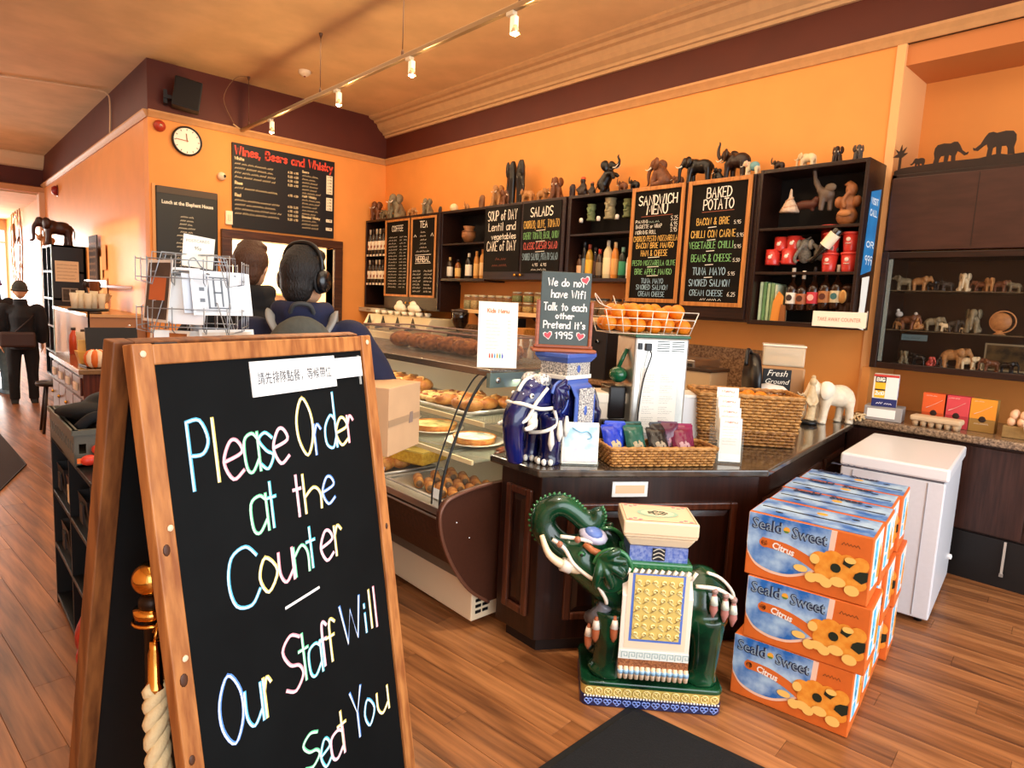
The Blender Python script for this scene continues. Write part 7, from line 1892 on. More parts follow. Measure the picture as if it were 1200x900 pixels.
m=M();m.box(0,0,0,0.17,0.008,0.045);m.build('card',mat('8fa8a8',0.5),t)
m=M();scribble(m,0.015,0.15,0.012,0.016,0.004,y=-0.001);m.build('print',mat('5a6c70',0.5),t)
# low counter with granite top
lc=thing('base_counter','dark base counter with speckled granite top under the glazed cabinet','counter',(CXF,1.72,0),RZW)
m=M();m.box(0,0.02,0.0,3.3,0.7,0.87);m.build('body',wood('3a2018','251109',0.45),lc)
m=M();m.box(0.0,-0.01,0,3.3,0.02,0.30);m.build('kick_board',mat('0f0b0a',0.5),lc)
for k in range(3):
    m=M();m.box(0.02+k*1.08,0.0,0.31,1.07+k*1.08,0.02,0.85);m.build('door',wood('3e221a','2a140d',0.4,(14,14,1)),lc,0.004)
m=M();m.box(-0.045,-0.04,0.87,3.3,0.84,0.92);m.build('worktop',mat('a08468',0.25,h2='5a4636',nscale=90,coat=0.3),lc,0.012)
t=thing('white_strip','short white vertical strip leaning at the foot of the dark base counter','strip',(4.82,0.72,0),RZW)
m=M();m.box(0,-0.01,0.1,0.012,0,0.3);m.build('strip',mat('b8aca0',0.5),t)
m=M();m.box(-0.004,-0.012,0.08,0.016,0,0.1);m.build('foot_clip',mat('8a8078',0.5),t)
m=M();m.box(5.16,1.70,0.922,5.69,1.755,1.262);structure(m,'trim_11',mat('e0944c',0.6),label='orange wall return beside the granite counter')
# things on the granite counter
GZ=0.921
t=thing('medicine_carton','yellow, red and blue carton standing on the white boxes at the counter corner','box',(4.83,1.56,1.02),R(-75))
m=M();m.box(0,0,0,0.15,0.12,0.22);m.build('carton',mat('e8e4dc',0.4),t,0.003)
m=M();m.box(0.0,-0.002,0.0,0.15,0,0.055);m.build('navy_band',mat('1c2460',0.4),t)
m=M();m.box(0.012,-0.0025,0.06,0.075,0,0.205);m.build('yellow_block',mat('f0b424',0.4),t)
m=M();m.box(0.012,-0.0035,0.165,0.075,-0.0025,0.205);m.box(0.012,-0.0035,0.11,0.075,-0.0025,0.12);m.build('black_block',mat('1a1418',0.4),t)
m=M();m.box(0.0,-0.003,0.205,0.15,0,0.22);m.build('red_edge',mat('c0342c',0.4),t)
m=M();m.box(0.1505,0.01,0.06,0.152,0.11,0.2);m.build('side_print',mat('4a62b0',0.4,h2='e0dcd0',nscale=30),t)
m=M();write(m,'BIG',0.043,0.175,0.022,0.045,0.006,y=-0.0045);write(m,'2x10',0.043,0.08,0.024,0.05,0.006,y=-0.0045) if 'x' in _G else None;m.build('lettering',mat('f6f0e0',0.5),t)
m=M();scribble(m,0.03,0.12,0.018,0.014,0.004,y=-0.003);m.build('small_lettering',mat('e8e4f0',0.5),t)
t=thing('white_slab_box','flat white and grey box under the colourful carton on the granite counter','box',(4.83,1.60,GZ),R(-80))
m=M();m.box(0,0,0,0.23,0.18,0.098);m.build('box',mat('9a9490',0.5),t,0.004)
m=M();m.box(0.02,-0.003,0.02,0.19,0,0.08);m.build('white_panel',mat('f6efe8',0.4),t)
eg=thing('egg_carton','grey cardboard egg carton on the granite counter edge','egg carton',(4.86,1.325,GZ),RZW)
m=M();m.box(0,0,0.035,0.29,0.11,0.072);m.build('lid',mat('cdb08c',0.8,bump=0.3,nscale=60),eg,0.012)
m=M()
for k in range(6):m.lathe([(0.015,0),(0.023,0.036)],(0.03+k*0.046,0.03,0),8);m.lathe([(0.015,0),(0.023,0.036)],(0.03+k*0.046,0.082,0),8)
m.build('cups',mat('b99a76',0.85),eg)
def tea_box(y,c1,c2,label):
    t=thing('tea_box',label,'box',(5.02,y,GZ),RZW)
    m=M();m.box(0,0,0,0.14,0.08,0.215);m.build('carton',mat(c2,0.5),t,0.002)
    m=M();m.box(0.0,-0.002,0.085,0.14,0,0.215);m.build('front_print',mat(c1,0.45),t)
    m=M();m.ball((0.07,-0.001,0.085),(0.022,0.002,0.022),12);m.build('dark_disc',mat('2a1a14',0.5),t)
    m=M();m.tube(smooth_pts([(0.025,-0.003,0.115),(0.06,-0.003,0.135),(0.115,-0.003,0.175)],4),[0.010,0.008,0.006,0.004,0.003,0.003,0.003,0.003,0.003],6,flat=0.3);m.build('spoon_print',mat('f4dccc',0.5),t)
    m=M();scribble(m,0.02,0.08,0.195,0.008,0.002,y=-0.003);scribble(m,0.03,0.11,0.05,0.01,0.002,y=-0.001);m.build('lettering',mat('f0dcc8',0.5),t)
tea_box(1.301,'e0602c','c85022','orange box with white spoon print on the granite counter')
tea_box(1.171,'d04850','b83840','red-pink box with white spoon print on the granite counter')
tea_box(1.027,'e8942c','9a7438','amber and brown box with spoon print on the granite counter')
et=thing('egg_tray','brown tray of eggs at the right edge of the granite counter','egg tray',(4.95,0.835,GZ),RZW)
m=M();m.box(0,0,0,0.40,0.26,0.075);m.build('tray',mat('9a7a48',0.7,noise=0.2,nscale=40),et,0.004)
_egg=M();_egg.lathe([(0,-0.028),(0.014,-0.025),(0.021,-0.012),(0.022,0.002),(0.017,0.018),(0.009,0.027),(0,0.03)],n=14);_eggm=_egg.mesh('egg')
for r_ in range(2):
    for k in range(7):
        for j in range(2):
            t=tag(obj('egg',_eggm,mat('e8b890',0.5),None),'brown egg in the tray, %s layer, %s, %s'%(('lower','upper')[r_],('front row','back row')[j],ORD[k]),'egg','eggs in the tray')
            t.location=(4.985+j*0.05,0.80-k*0.051-r_*0.01,GZ+0.10+r_*0.045)
t=thing('paper_cup','two small white cups hanging on the egg tray front','cup',(4.94,0.70,GZ+0.03),RZW)
m=M();m.lathe([(0.02,0),(0.032,0.055),(0.028,0.055),(0.018,0.004)],(0,-0.02,0.02),14);m.build('upper_cup',WHITE,t)
m=M();m.lathe([(0.02,0),(0.030,0.045),(0.026,0.045),(0.018,0.004)],(0.08,-0.02,-0.02),14);m.build('lower_cup',WHITE,t)

# ------------------------------------------------------------------ floor mats
matm=mat('0e0f13',0.95,noise=0.5,nscale=160,bump=0.4)
v1=Vector((2.05,1.42));a1=Vector((1.47,1.40))-v1;b1=Vector((2.14,0.88))-v1
a1.normalize();b1.normalize()
mt_=thing('door_mat','black door mat corner in front of the green elephant stool','mat')
P4=[v1,v1+a1*1.5,v1+a1*1.5+b1*1.0,v1+b1*1.0]
m=M();m.prism([tuple(p) for p in inset([tuple(p) for p in P4],0.03)],0.001,0.010);m.build('pile',matm,mt_)
m=M();m.prism([tuple(p) for p in P4],0.0005,0.005);m.build('rubber_edge',mat('0c0c0d',0.6),mt_)
mt2=thing('dark_mat','dark brown mat lying on the floor at the left edge of the photo','mat')
P5=[Vector((0.60,6.84)),Vector((0.50,8.6)),Vector((-1.2,8.4)),Vector((-0.9,6.1))]
P5=[Vector((0.60,6.84)),Vector((0.52,8.5)),Vector((-1.0,7.6)),Vector((-0.2,4.2))]
m=M();m.prism([tuple(p) for p in reversed(P5)],0.001,0.008);m.build('pile',mat('2c1a12',0.9,bump=0.3,nscale=100),mt2)
m=M();m.tube([(p.x,p.y,0.005) for p in P5],0.006,5,closed=True);m.build('bound_edge',mat('1c100b',0.7),mt2)

# ------------------------------------------------------------------ A-board with chalk lettering
AB=R(22);LE=R(9)
TL=Vector((0.2848,1.3633,1.4907))
ub=Vector((math.cos(AB),math.sin(AB),0));nb_=Vector((math.sin(AB),-math.cos(AB),0))
LB=1.4907/math.cos(LE)
ab=thing('sandwich_board','wooden folding A-board chalkboard asking customers to order at the counter','chalkboard',(TL.x,TL.y,0),AB)
# local frame: x along the board, y away from the viewer, z up. lean: bottom comes forward
AW=wood('b87840','8a4e24',0.45,(16,16,1.2),ns=3,bump=0.12)
AW2=wood('8a5228','5f3418',0.5,(16,16,1.2),ns=3,bump=0.12)
BM_=Matrix.Translation((0,0,1.4907))@Matrix.Rotation(-LE,4,'X')   # board frame: z=0 top edge, downwards negative
W_A=0.72
def bpart(name,boxes,mtl,par,bevel=0.003):
    m=M(BM_)
    for b_ in boxes:m.box(*b_)
    return m.build(name,mtl,par,bevel)
bpart('stile',[(0,0,-LB,0.042,0.03,0)],AW,ab);bpart('stile',[(W_A-0.042-0.012,0,-LB,W_A-0.012,0.03,0)],AW,ab)
bpart('top_rail',[(0.042,0.002,-0.042,W_A-0.054,0.03,-0.002)],AW,ab);bpart('bottom_rail',[(0.042,0.002,-1.36,W_A-0.054,0.03,-1.31)],AW,ab)
sl_=bpart('slate',[(0.040,0.008,-1.315,W_A-0.052,0.016,-0.038)],mat('0a0d0e',0.6,noise=0.4,nscale=5,ior=1.22),ab,0)
# screw plugs
for (x,z) in ((0.02,-0.02),(W_A-0.03,-0.02),(0.031,-0.36),(0.028,-0.62),(0.03,-0.94)):
    m=M(BM_@Matrix.Translation((x,-0.0005,z))@Matrix.Rotation(R(90),4,'X'));m.lathe([(0.007,0),(0.006,0.0015),(0,0.002)],n=10);m.build('screw_plug',mat('e8cba8',0.5),ab)
for (x,z,r_) in ((0.018,-0.40,0.008),(0.02,-0.66,0.009),(0.016,-0.82,0.007),(W_A-0.03,-0.55,0.006)):
    m=M(BM_@Matrix.Translation((x,-0.0002,z)));m.ball((0,0,0),(r_,0.0015,r_*1.5),8);m.build('wood_knot',mat('4a2a18',0.5),ab)
# rear frame
RM=Matrix.Translation((0,0.045,1.4907))@Matrix.Rotation(R(10),4,'X')
LR=1.4907/math.cos(R(10))-0.01
def rpart(name,boxes,mtl,bevel=0.003):
    m=M(RM)
    for b_ in boxes:m.box(*b_)
    return m.build(name,mtl,ab,bevel)
rpart('rear_stile',[(-0.005,0,-LR,0.037,0.032,0)],AW2);rpart('rear_stile',[(W_A-0.054,0,-LR,W_A-0.012,0.032,0)],AW2)
rpart('rear_top_rail',[(0.037,0,-0.05,W_A-0.054,0.03,0)],AW2);rpart('rear_bottom_rail',[(0.037,0,-1.4,W_A-0.054,0.03,-1.35)],AW2)
rpart('rear_slate',[(0.035,0.01,-1.355,W_A-0.05,0.018,-0.045)],mat('101314',0.5),0)
for x in (0.06,W_A-0.12):
    m=M(BM_);m.box(x,0.02,-0.02,x+0.05,0.05,0.002);m.build('hinge',mat('4a4440',0.4,0.7),ab)
# lettering: white pen core over coloured edges
CH=['5ab8e0','f0d878','f09aa8','6ccf9a','58c8d8','f0b0c0','e8d070','5a90e0']
core=M(BM_)
LET=[('P',0.097,0.143,-0.302,-0.160),('l',0.158,0.158,-0.297,-0.164),('e',0.175,0.226,-0.302,-0.216),('a',0.231,0.271,-0.298,-0.211),('s',0.274,0.312,-0.299,-0.215),('e',0.314,0.361,-0.295,-0.212),('O',0.394,0.448,-0.292,-0.149),('r',0.451,0.474,-0.295,-0.221),('d',0.489,0.530,-0.290,-0.148),('e',0.530,0.575,-0.289,-0.216),('r',0.578,0.600,-0.286,-0.216),('a',0.229,0.275,-0.437,-0.354),('t',0.277,0.303,-0.435,-0.331),('t',0.360,0.383,-0.432,-0.334),('h',0.394,0.450,-0.431,-0.337),('e',0.457,0.501,-0.429,-0.359),('C',0.151,0.230,-0.586,-0.454),('o',0.233,0.285,-0.576,-0.496),('u',0.291,0.334,-0.573,-0.500),('n',0.339,0.385,-0.571,-0.503),('t',0.383,0.410,-0.568,-0.469),('e',0.429,0.474,-0.569,-0.493),('r',0.483,0.508,-0.567,-0.492),('O',0.092,0.151,-0.853,-0.705),('u',0.156,0.200,-0.845,-0.762),('r',0.209,0.229,-0.845,-0.758),('S',0.272,0.327,-0.833,-0.700),('t',0.320,0.349,-0.823,-0.712),('a',0.348,0.391,-0.830,-0.753),('f',0.389,0.417,-0.821,-0.713),('f',0.413,0.447,-0.822,-0.717),('W',0.471,0.548,-0.808,-0.702),('i',0.565,0.565,-0.809,-0.733),('l',0.589,0.589,-0.807,-0.703),('l',0.610,0.610,-0.812,-0.702),('S',0.301,0.349,-1.036,-0.955),('e',0.352,0.386,-1.063,-0.995),('a',0.388,0.434,-1.068,-1.001),('t',0.418,0.447,-1.058,-0.961),('Y',0.474,0.516,-1.063,-0.936),('o',0.522,0.563,-1.058,-0.986),('u',0.576,0.624,-1.056,-0.993)]
ci=0
for ch,xa,xb,za,zb in LET:
    gw,ss=glyph_strokes(ch)
    ps_=[p for s_ in ss for p in s_]
    x0,x1=min(p.x for p in ps_),max(p.x for p in ps_);z0,z1=min(p.y for p in ps_),max(p.y for p in ps_)
    core=M(BM_);edge=M(BM_);c_=CH[ci%len(CH)];ci+=1
    for s_ in ss:
        pts=[Vector((xa+(p.x-x0)/max(x1-x0,0.01)*(xb-xa),za+(p.y-z0)/(z1-z0)*(zb-za),0)) for p in s_]
        ribbon(edge,[p+Vector((0.0016,0.0004,0)) for p in pts],0.0085,0.0072)
        ribbon(core,pts,0.0042,0.0066)
    lt=core.build('letter',mat('f6f4f0',0.7),sl_)
    edge.build('letter_edge',mat(c_,0.7),sl_)
core=M(BM_);ribbon(core,[Vector((0.298,-0.631,0)),Vector((0.408,-0.624,0))],0.0065,0.0066);core.build('dash',mat('f6f4f0',0.7),sl_)
# paper labels
m=M(BM_);m.box(0.272,0.0045,-0.131,0.552,0.0072,-0.050);pl_=m.build('paper_label',mat('f2f2f0',0.6),ab)
m=M(BM_);m.box(0.552,0.0040,-0.112,0.660,0.0070,-0.058);p2_=m.build('small_paper_label',mat('eef2f4',0.6),ab)
m=M(BM_)
for k in range(3):scribble(m,0.572,0.645,-0.076-k*0.013,0.005,0.0013,y=0.0034)
m.build('small_lettering',mat('9aa0b0',0.6),p2_)
m=M(BM_);m.box(0.648,0.0030,-0.135,0.652,0.0075,-0.055);m.build('tape',mat('d8dcd8',0.2,alpha=0.5),p2_)
o=text('請先排隊點餐，等候帶位',0.024,mat('3a3a42',0.6),pl_,(0,0,0),width=0.245)
o.matrix_local=BM_@Matrix.Translation((0.412,0.0035,-0.102))@Matrix.Diagonal((1,1,1.3,1))@Matrix.Rotation(R(90),4,'X')

# ------------------------------------------------------------------ brass rope post behind the A-board
rp_=thing('rope_barrier_post','brass topped rope barrier post behind the left leg of the A-board','post',(0.318,1.405,0))
BR=mat('d89a48',0.12,1.0)
m=M();m.lathe([(0.14,0),(0.14,0.012),(0.11,0.03),(0.03,0.05),(0.015,0.07),(0.015,0.94),(0.024,0.95),(0.024,0.965),(0.015,0.975)],n=24);m.build('post',mat('2a1a10',0.4,0.6),rp_)
m=M();m.ball((0,0,1.008),0.036,24);m.build('ball_finial',BR,rp_)
m=M();m.lathe([(0.02,0.925),(0.034,0.93),(0.034,0.945),(0.02,0.95)],n=20);m.build('collar',BR,rp_)
m=M();m.tube([(0.034*math.cos(R(a)) ,0.034*math.sin(R(a)),0.918) for a in range(0,360,20)],0.004,7,closed=True);m.build('hook_ring',BR,rp_)
rope=thing('barrier_rope','thick twisted cream rope with brass end cap hanging beside the A-board leg','rope',(0.314,1.366,0.105))
m=M();m.lathe([(0.010,0.785),(0.011,0.77),(0.014,0.76),(0.015,0.70),(0.022,0.69),(0.022,0.68)],n=16);m.tube([(0,0,0.78),(0.0,-0.01,0.80),(0.006,0,0.82),(0,0.01,0.80)],0.004,6);m.build('brass_end',BR,rope)
base_=smooth_pts([(0,0,0.69),(0.0,-0.002,0.55),(0.01,-0.01,0.35),(0.03,-0.03,0.2),(0.07,-0.05,0.08),(0.16,-0.03,0.04),(0.3,0.05,0.035)],14)
RPM=mat('e0c898',0.8,bump=0.3,nscale=120)
for s_ in range(3):
    m=M();pts=[]
    for i,p in enumerate(base_):
        a=i*0.6+s_*2.094
        t_=(base_[min(i+1,len(base_)-1)]-base_[max(i-1,0)]).normalized();n1=t_.cross(Vector((0,1,0))).normalized();n2=t_.cross(n1)
        pts.append(p+n1*math.cos(a)*0.012+n2*math.sin(a)*0.012)
    m.tube(pts,0.0145,8);m.build('strand',RPM,rope)

# ------------------------------------------------------------------ low black rack on the left with baskets
bs_=thing('low_black_rack','low black open shelving rack left of the A-board','shelf',(0.43,2.75,0))
BK=mat('14110f',0.4,noise=0.2)
for yy in (0,1.0):m=M();m.box(0,yy,0.0,0.36,yy+0.02,0.86);m.build('side',BK,bs_,0.003)
for z in (0.03,0.30,0.57,0.84):
    m=M();m.box(0.0,0.02,z,0.36,1.0,z+0.02);m.build('shelf',BK,bs_,0.002)
m=M();m.box(0.0,0.50,0.05,0.36,0.515,0.84);m.build('divider',BK,bs_)
m=M();m.box(0.345,0.02,0.05,0.36,1.0,0.84);m.build('back',BK,bs_)
for k,(y,z,c_,lab) in enumerate(((3.62,0.595,'1f1b1a','black plastic bin on the upper rack shelf, far bay'),(3.35,0.595,'4a2c20','brown bin with white card on the upper rack shelf'),(3.55,0.325,'2a2018','dark bin on the middle rack shelf with yellow packet'),(3.05,0.595,'221c1a','dark bin in the near bay of the upper rack shelf'))):
    t=thing('storage_bin',lab,'bin',(0.44,y,z-0.003))
    m=M();q=lambda a,b_,z_:[(0.09+sx*a,0.0+sy*b_,z_) for sx,sy in ((-1,-1),(1,-1),(1,1),(-1,1))]
    fs=[(0,3,2,1),(0,1,5,4),(1,2,6,5),(2,3,7,6),(3,0,4,7),(4,5,9,8),(5,6,10,9),(6,7,11,10),(7,4,8,11),(8,9,10,11)]
    m.add(q(0.07,0.08,0)+q(0.085,0.1,0.14)+q(0.08,0.095,0.14)[:4] and q(0.07,0.08,0)+q(0.085,0.1,0.14)+q(0.078,0.093,0.06),fs);m.build('bin',mat(c_,0.4),t)
    m=M();m.box(-0.001,-0.04,0.03,0.006,0.03,0.11);m.build('card',mat('e6d6b8' if k in (1,) else '2a2220',0.6),t)
t=thing('yellow_packet','small yellow packet in the bin of the middle rack shelf','packet',(0.50,3.52,0.40),0.4)
m=M();m.ball((0,0,0.02),(0.05,0.03,0.04));m.build('bag',mat('e8b43c',0.5),t);m=M();m.box(-0.03,-0.002,0.05,0.03,0.002,0.075);m.build('seal',mat('f0d890',0.5),t)
t=thing('red_bag','crumpled red bag on the bottom shelf of the black rack','bag',(0.47,2.98,0.05))
m=M();m.ball((0.0,0,0.1),(0.08,0.12,0.1));m.ball((-0.03,-0.08,0.06),(0.06,0.07,0.06));m.ball((0.0,0.04,0.17),(0.05,0.05,0.06));obj('bag',remesh(m,0.012,1),mat('b8281c',0.35,noise=0.4,nscale=20,bump=0.6),t)
m=M();m.tube(smooth_pts([(0,0,0.2),(-0.03,0.02,0.28),(0.0,0.06,0.2)],4),0.008,5);m.build('handle',mat('c83828',0.4),t)
# crate on the rack top
cr=thing('plastic_crate','grey perforated plastic crate on top of the black rack','crate',(0.62,3.32,0.862))
GC=mat('5a5a50',0.5)
def crate_side(x0,y0,x1,y1,H_,nm):
    d=Vector((x1-x0,y1-y0,0));L=d.length;a=math.atan2(d.y,d.x)
    m=M();th_=0.008;nh=max(3,int(L/0.055));st_=L/nh
    m.box(0,0,0,L,th_,H_*0.35);m.box(0,0,H_*0.62,L,th_,H_);m.box(-0.005,-0.008,H_-0.02,L+0.005,th_+0.008,H_)
    for k in range(nh+1):m.box(max(0,k*st_-st_*0.28),0,H_*0.35,min(L,k*st_+st_*0.28),th_,H_*0.62)
    o=m.build(nm,GC,cr);o.location=(x0,y0,0);o.rotation_euler=(0,0,a)
crate_side(-0.20,-0.30,0.20,-0.30,0.15,'end_wall');crate_side(0.20,-0.30,0.20,0.36,0.15,'side_wall');crate_side(0.20,0.36,-0.20,0.36,0.15,'end_wall');crate_side(-0.20,0.36,-0.20,-0.30,0.15,'side_wall')
m=M();m.box(-0.2,-0.3,0.0,0.2,0.36,0.008);m.build('floor_panel',GC,cr)
t=thing('dark_cloth_pile','pile of folded black cloths in the grey crate','cloth',(0.62,3.38,0.87))
m=M()
for k,(x,y,z,a,b_) in enumerate(((0,0,0.05,0.17,0.26),(0.02,0.03,0.11,0.16,0.25),(-0.02,-0.03,0.16,0.16,0.22),(0.03,0.05,0.20,0.13,0.2))):m.ball((x,y,z),(a,b_,0.045),16,(0.05*k,0.06,k))
obj('cloths',remesh(m,0.014,2),mat('101012',0.9,noise=0.4,nscale=30),t)
m=M();m.tube(smooth_pts([(-0.16,-0.2,0.12),(-0.1,-0.22,0.17),(0.0,-0.24,0.15),(0.12,-0.2,0.18)],4),0.022,8);m.build('fold',mat('16161a',0.9),t)
for k,(x,y,z) in enumerate(((0.46,2.96,0.90),(0.52,2.90,0.885),(0.50,3.0,0.93))):
    t=thing('red_packet','small red and orange sweet packet beside the grey crate, '+('upper left','front','upper right')[k],'packet',(x,y,z-0.02),k*1.1)
    m=M();m.ball((0,0,0.02),(0.03,0.02,0.022));m.build('wrapper',mat('d8402c',0.3),t);m=M();m.box(-0.04,-0.002,0.01,0.04,0.002,0.03);m.build('twist',mat('e87838',0.3),t)

# ------------------------------------------------------------------ dresser counter on the left
dr_=thing('dresser_counter','brown wooden dresser counter with drawers at the left of the room','counter',(0.84,5.70,0))
RDW=wood('6a3220','481f12',0.3,(14,14,1),coat=0.2)
m=M();m.box(0.03,0.03,0.0,0.62,1.50,0.91);m.build('body',RDW,dr_,0.004)
m=M();m.box(-0.0,0,0.91,0.65,1.53,0.95);m.build('worktop',mat('8a6a4c',0.12,noise=0.15,coat=0.6),dr_,0.006)
for k in range(4):
    y0=0.06+k*0.36
    m=M();m.box(0.015,y0,0.74,0.03,y0+0.34,0.88);d_=m.build('drawer',RDW,dr_,0.004)
    m=M();m.box(0.0,y0+0.1,0.77,0.016,y0+0.24,0.83);m.build('label_pull',mat('f0d8b8',0.35),d_,0.004)
    m=M();m.box(0.015,y0,0.12,0.03,y0+0.34,0.71);d_=m.build('door',RDW,dr_,0.004)
    m=M();m.ball((0.008,y0+0.3,0.6),0.014,8);m.build('knob',BRASS,d_)
def simple(name,label,cat,loc,parts,rz=0):
    t=thing(name,label,cat,loc,rz)
    for nm,m,mm in parts:m.build(nm,mm,t)
    return t
DZ=0.951
# cake stand with cups and jars on the dresser
t=thing('glass_stack','black round tray of stacked clear cups on a tall stand on the dresser','cups',(1.05,6.55,DZ))
m=M();m.lathe([(0.05,0),(0.05,0.01),(0.008,0.02),(0.008,0.40),(0.15,0.41),(0.15,0.43),(0,0.43)],n=22);m.build('stand',BLACKP,t)
for k in range(5):
    m=M();m.lathe([(0.022,0.43),(0.033,0.43+0.13+0.02*(k%2)),(0.028,0.43+0.13)],((k-2)*0.05,0.03*(k%2),0),12);m.build('cup_stack',mat('f4e0c0',0.1,alpha=0.6),t)
t=thing('water_jug','clear measuring jug with yellow handle on the dresser','jug',(0.98,6.35,DZ))
m=M();m.lathe([(0.05,0),(0.055,0.2),(0.06,0.24),(0.055,0.24),(0.045,0.01)],n=18);m.build('jug',mat('e8d8b8',0.05,alpha=0.4),t)
m=M();m.tube(smooth_pts([(0.055,0,0.22),(0.12,0,0.2),(0.1,0,0.05),(0.05,0,0.03)],4),0.008,6);m.build('handle',mat('e0a848',0.4),t)
t=thing('takeaway_box','pale yellow takeaway box on the dresser','box',(0.95,6.05,DZ))
m=M();q=lambda a,z:[(sx*a,sy*a,z) for sx,sy in ((-1,-1),(1,-1),(1,1),(-1,1))]
fs=[(0,3,2,1),(4,5,6,7),(0,1,5,4),(1,2,6,5),(2,3,7,6),(3,0,4,7)]
m.add(q(0.05,0)+q(0.075,0.11),fs);m.build('carton',mat('e0a850',0.5),t)
m=M();m.box(-0.06,-0.002,0.11,0.06,0.002,0.2,(0.3,0,0));m.build('flap',mat('f0c878',0.5),t)
t=thing('tea_towel_tray','orange-brown tray with napkins at the front of the dresser top','tray',(1.05,5.95,DZ),0.1)
m=M();m.box(-0.15,-0.1,0,0.15,0.1,0.012);m.build('tray',mat('2a1a14',0.3),t,0.004)
m=M();m.box(-0.06,-0.06,0.012,0.06,0.06,0.07,(0,0,0.3));m.build('napkins',mat('e8b87c',0.6),t)
for k,(x,y,c_,h,lab) in enumerate(((1.0,7.0,'c84a28',0.24,'red sauce bottle'),(1.08,7.05,'b8341c',0.22,'second red sauce bottle'),(1.22,6.95,'e8c090',0.16,'cream jar'),(1.3,6.75,'d0a060',0.22,'amber jar'),(1.15,6.9,'3a2418',0.18,'small dark bottle'))):
    t=thing('bottle_jar',lab+' at the back of the dresser top','bottle',(x,y,DZ))
    m=M();m.lathe([(0,0),(0.035,0),(0.035,h*0.7),(0.016,h*0.85),(0.016,h*0.93),(0,h*0.93)],n=12);m.build('body',mat(c_,0.3),t)
    m=M();m.lathe([(0.019,h*0.9),(0.019,h),(0,h)],n=10);m.build('cap',mat('3a2a22',0.4),t)
# DON'T FORGET board and paper pumpkin on the dresser
t=thing('small_black_sign',"black sign reading DON'T FORGET standing on the dresser top",'sign',(1.12,6.0,0.951),R(8));t.scale=(1.25,)*3
m=M();m.box(-0.15,-0.006,0,0.15,0.006,0.24,(R(-8),0,0));m.build('board',mat('1a1614',0.5),t)
m=M(Matrix.Rotation(R(-8),4,'X'));write(m,"DON'T",0,0.165,0.05,0.17,0.008,y=-0.009);write(m,'FORGET',0,0.08,0.05,0.22,0.008,y=-0.009);m.build('lettering',mat('f0dcc0',0.6),t)
t=thing('paper_pumpkin','orange and white striped paper pumpkin peeking out left of the A-board','ornament',(0.97,5.80,0.951));t.scale=(1.3,)*3
for k in range(10):
    a=k*36;m=M(Matrix.Rotation(R(a),4,'Z'));m.ball((0.025,0,0.055),(0.04,0.026,0.055),8);m.build('segment',mat('e0702c' if k%2 else 'f0d8b8',0.5),t)

# far black bookcase with papers and elephant on top
bc2=thing('tall_black_bookcase','tall black bookcase with papers on its side against the left wall','bookcase',(1.56,12.7,0))
m=M();m.box(0,0,0,0.46,0.03,2.18);m.box(0,1.05,0,0.46,1.08,2.18);m.box(0.43,0,0,0.46,1.08,2.18);m.build('panels',mat('0e1216',0.4),bc2)
m=M()
for z in (0.0,0.42,0.85,1.3,1.74,2.15):m.box(0,0,z,0.45,1.08,z+0.03)
m.build('shelves',mat('1c2428',0.4),bc2)
m=M();m.box(-0.002,0.5,0,0.4,0.53,2.15);m.build('divider',mat('1c2428',0.4),bc2)
m=M();m.box(-0.006,-0.004,0,0.006,0.03,2.18);m.build('pale_edge',mat('8fb0b4',0.4),bc2)
for k,(x0,z0,x1,z1,c_,lab) in enumerate(((0.04,1.60,0.36,1.93,'e8d4b0','cream notice on the side of the black bookcase'),(0.12,1.28,0.34,1.5,'8d8a80','pair of small photographs on the side of the black bookcase'),(0.06,0.85,0.5,1.18,'e6cfa8','lower cream notice with picture on the side of the black bookcase'))):
    t=thing('notice',lab,'notice',(1.56,12.695,0))
    m=M();m.box(x0,-0.006,z0,x1,0.0,z1);m.build('sheet',mat(c_,0.6),t)
    m=M()
    if k==0:
        for q_ in range(5):scribble(m,x0+0.03,x1-0.03,z0+0.04+q_*0.055,0.02,0.006,y=-0.008)
    elif k==1:m.box(x0+0.015,-0.009,z0+0.02,x0+0.10,-0.006,z1-0.02);m.box(x0+0.12,-0.009,z0+0.02,x1-0.015,-0.006,z1-0.02)
    else:m.box(x0+0.02,-0.009,z0+0.03,x0+0.2,-0.006,z1-0.03)
    m.build('print',mat('9a7a58' if k !=1 else '4a4640',0.6,noise=0.4,nscale=20),t)
for k,(y,z,c_) in enumerate(((12.95,0.45,'b83a2c'),(13.35,0.45,'c8783c'),(12.95,0.88,'a82c24'),(13.4,0.88,'7a3a2c'),(12.95,1.33,'5a4a40'))):
    t=thing('shelf_bundle','bundle of %s goods in the black bookcase, bay %s'%(('red','orange','crimson','brown','grey')[k],('lowest near','lowest far','second near','second far','third near')[k]),'goods',(1.72,y,z))
    m=M();m.ball((0,0,0.12),(0.12,0.16,0.12));m.ball((-0.04,0.06,0.22),(0.07,0.09,0.07));m.build('bundle',mat(c_,0.6,noise=0.5,nscale=20),t)
    m=M();m.box(-0.1,-0.14,0,0.1,0.14,0.03);m.build('tray',mat('3a2a20',0.5),t)
elephant((1.66,12.85,2.181),0.44,R(180),'walk',mat('3a1a10',0.4,noise=0.3,nscale=8),'big dark red-brown elephant on top of the black bookcase',tusks=None)
t=thing('small_pig_figure','small tan animal figure left of the elephant on the black bookcase','figurine',(1.60,13.35,2.181),R(180))
m=M();m.ball((0,0,0.09),(0.11,0.06,0.06));m.ball((0.11,0,0.12),(0.05,0.045,0.045));m.tube([(0.14,0,0.14),(0.18,0,0.2)],0.015)
for x in (-0.06,0.06):m.tube([(x,0.03,0.06),(x,0.03,0)],0.02);m.tube([(x,-0.03,0.06),(x,-0.03,0)],0.02)
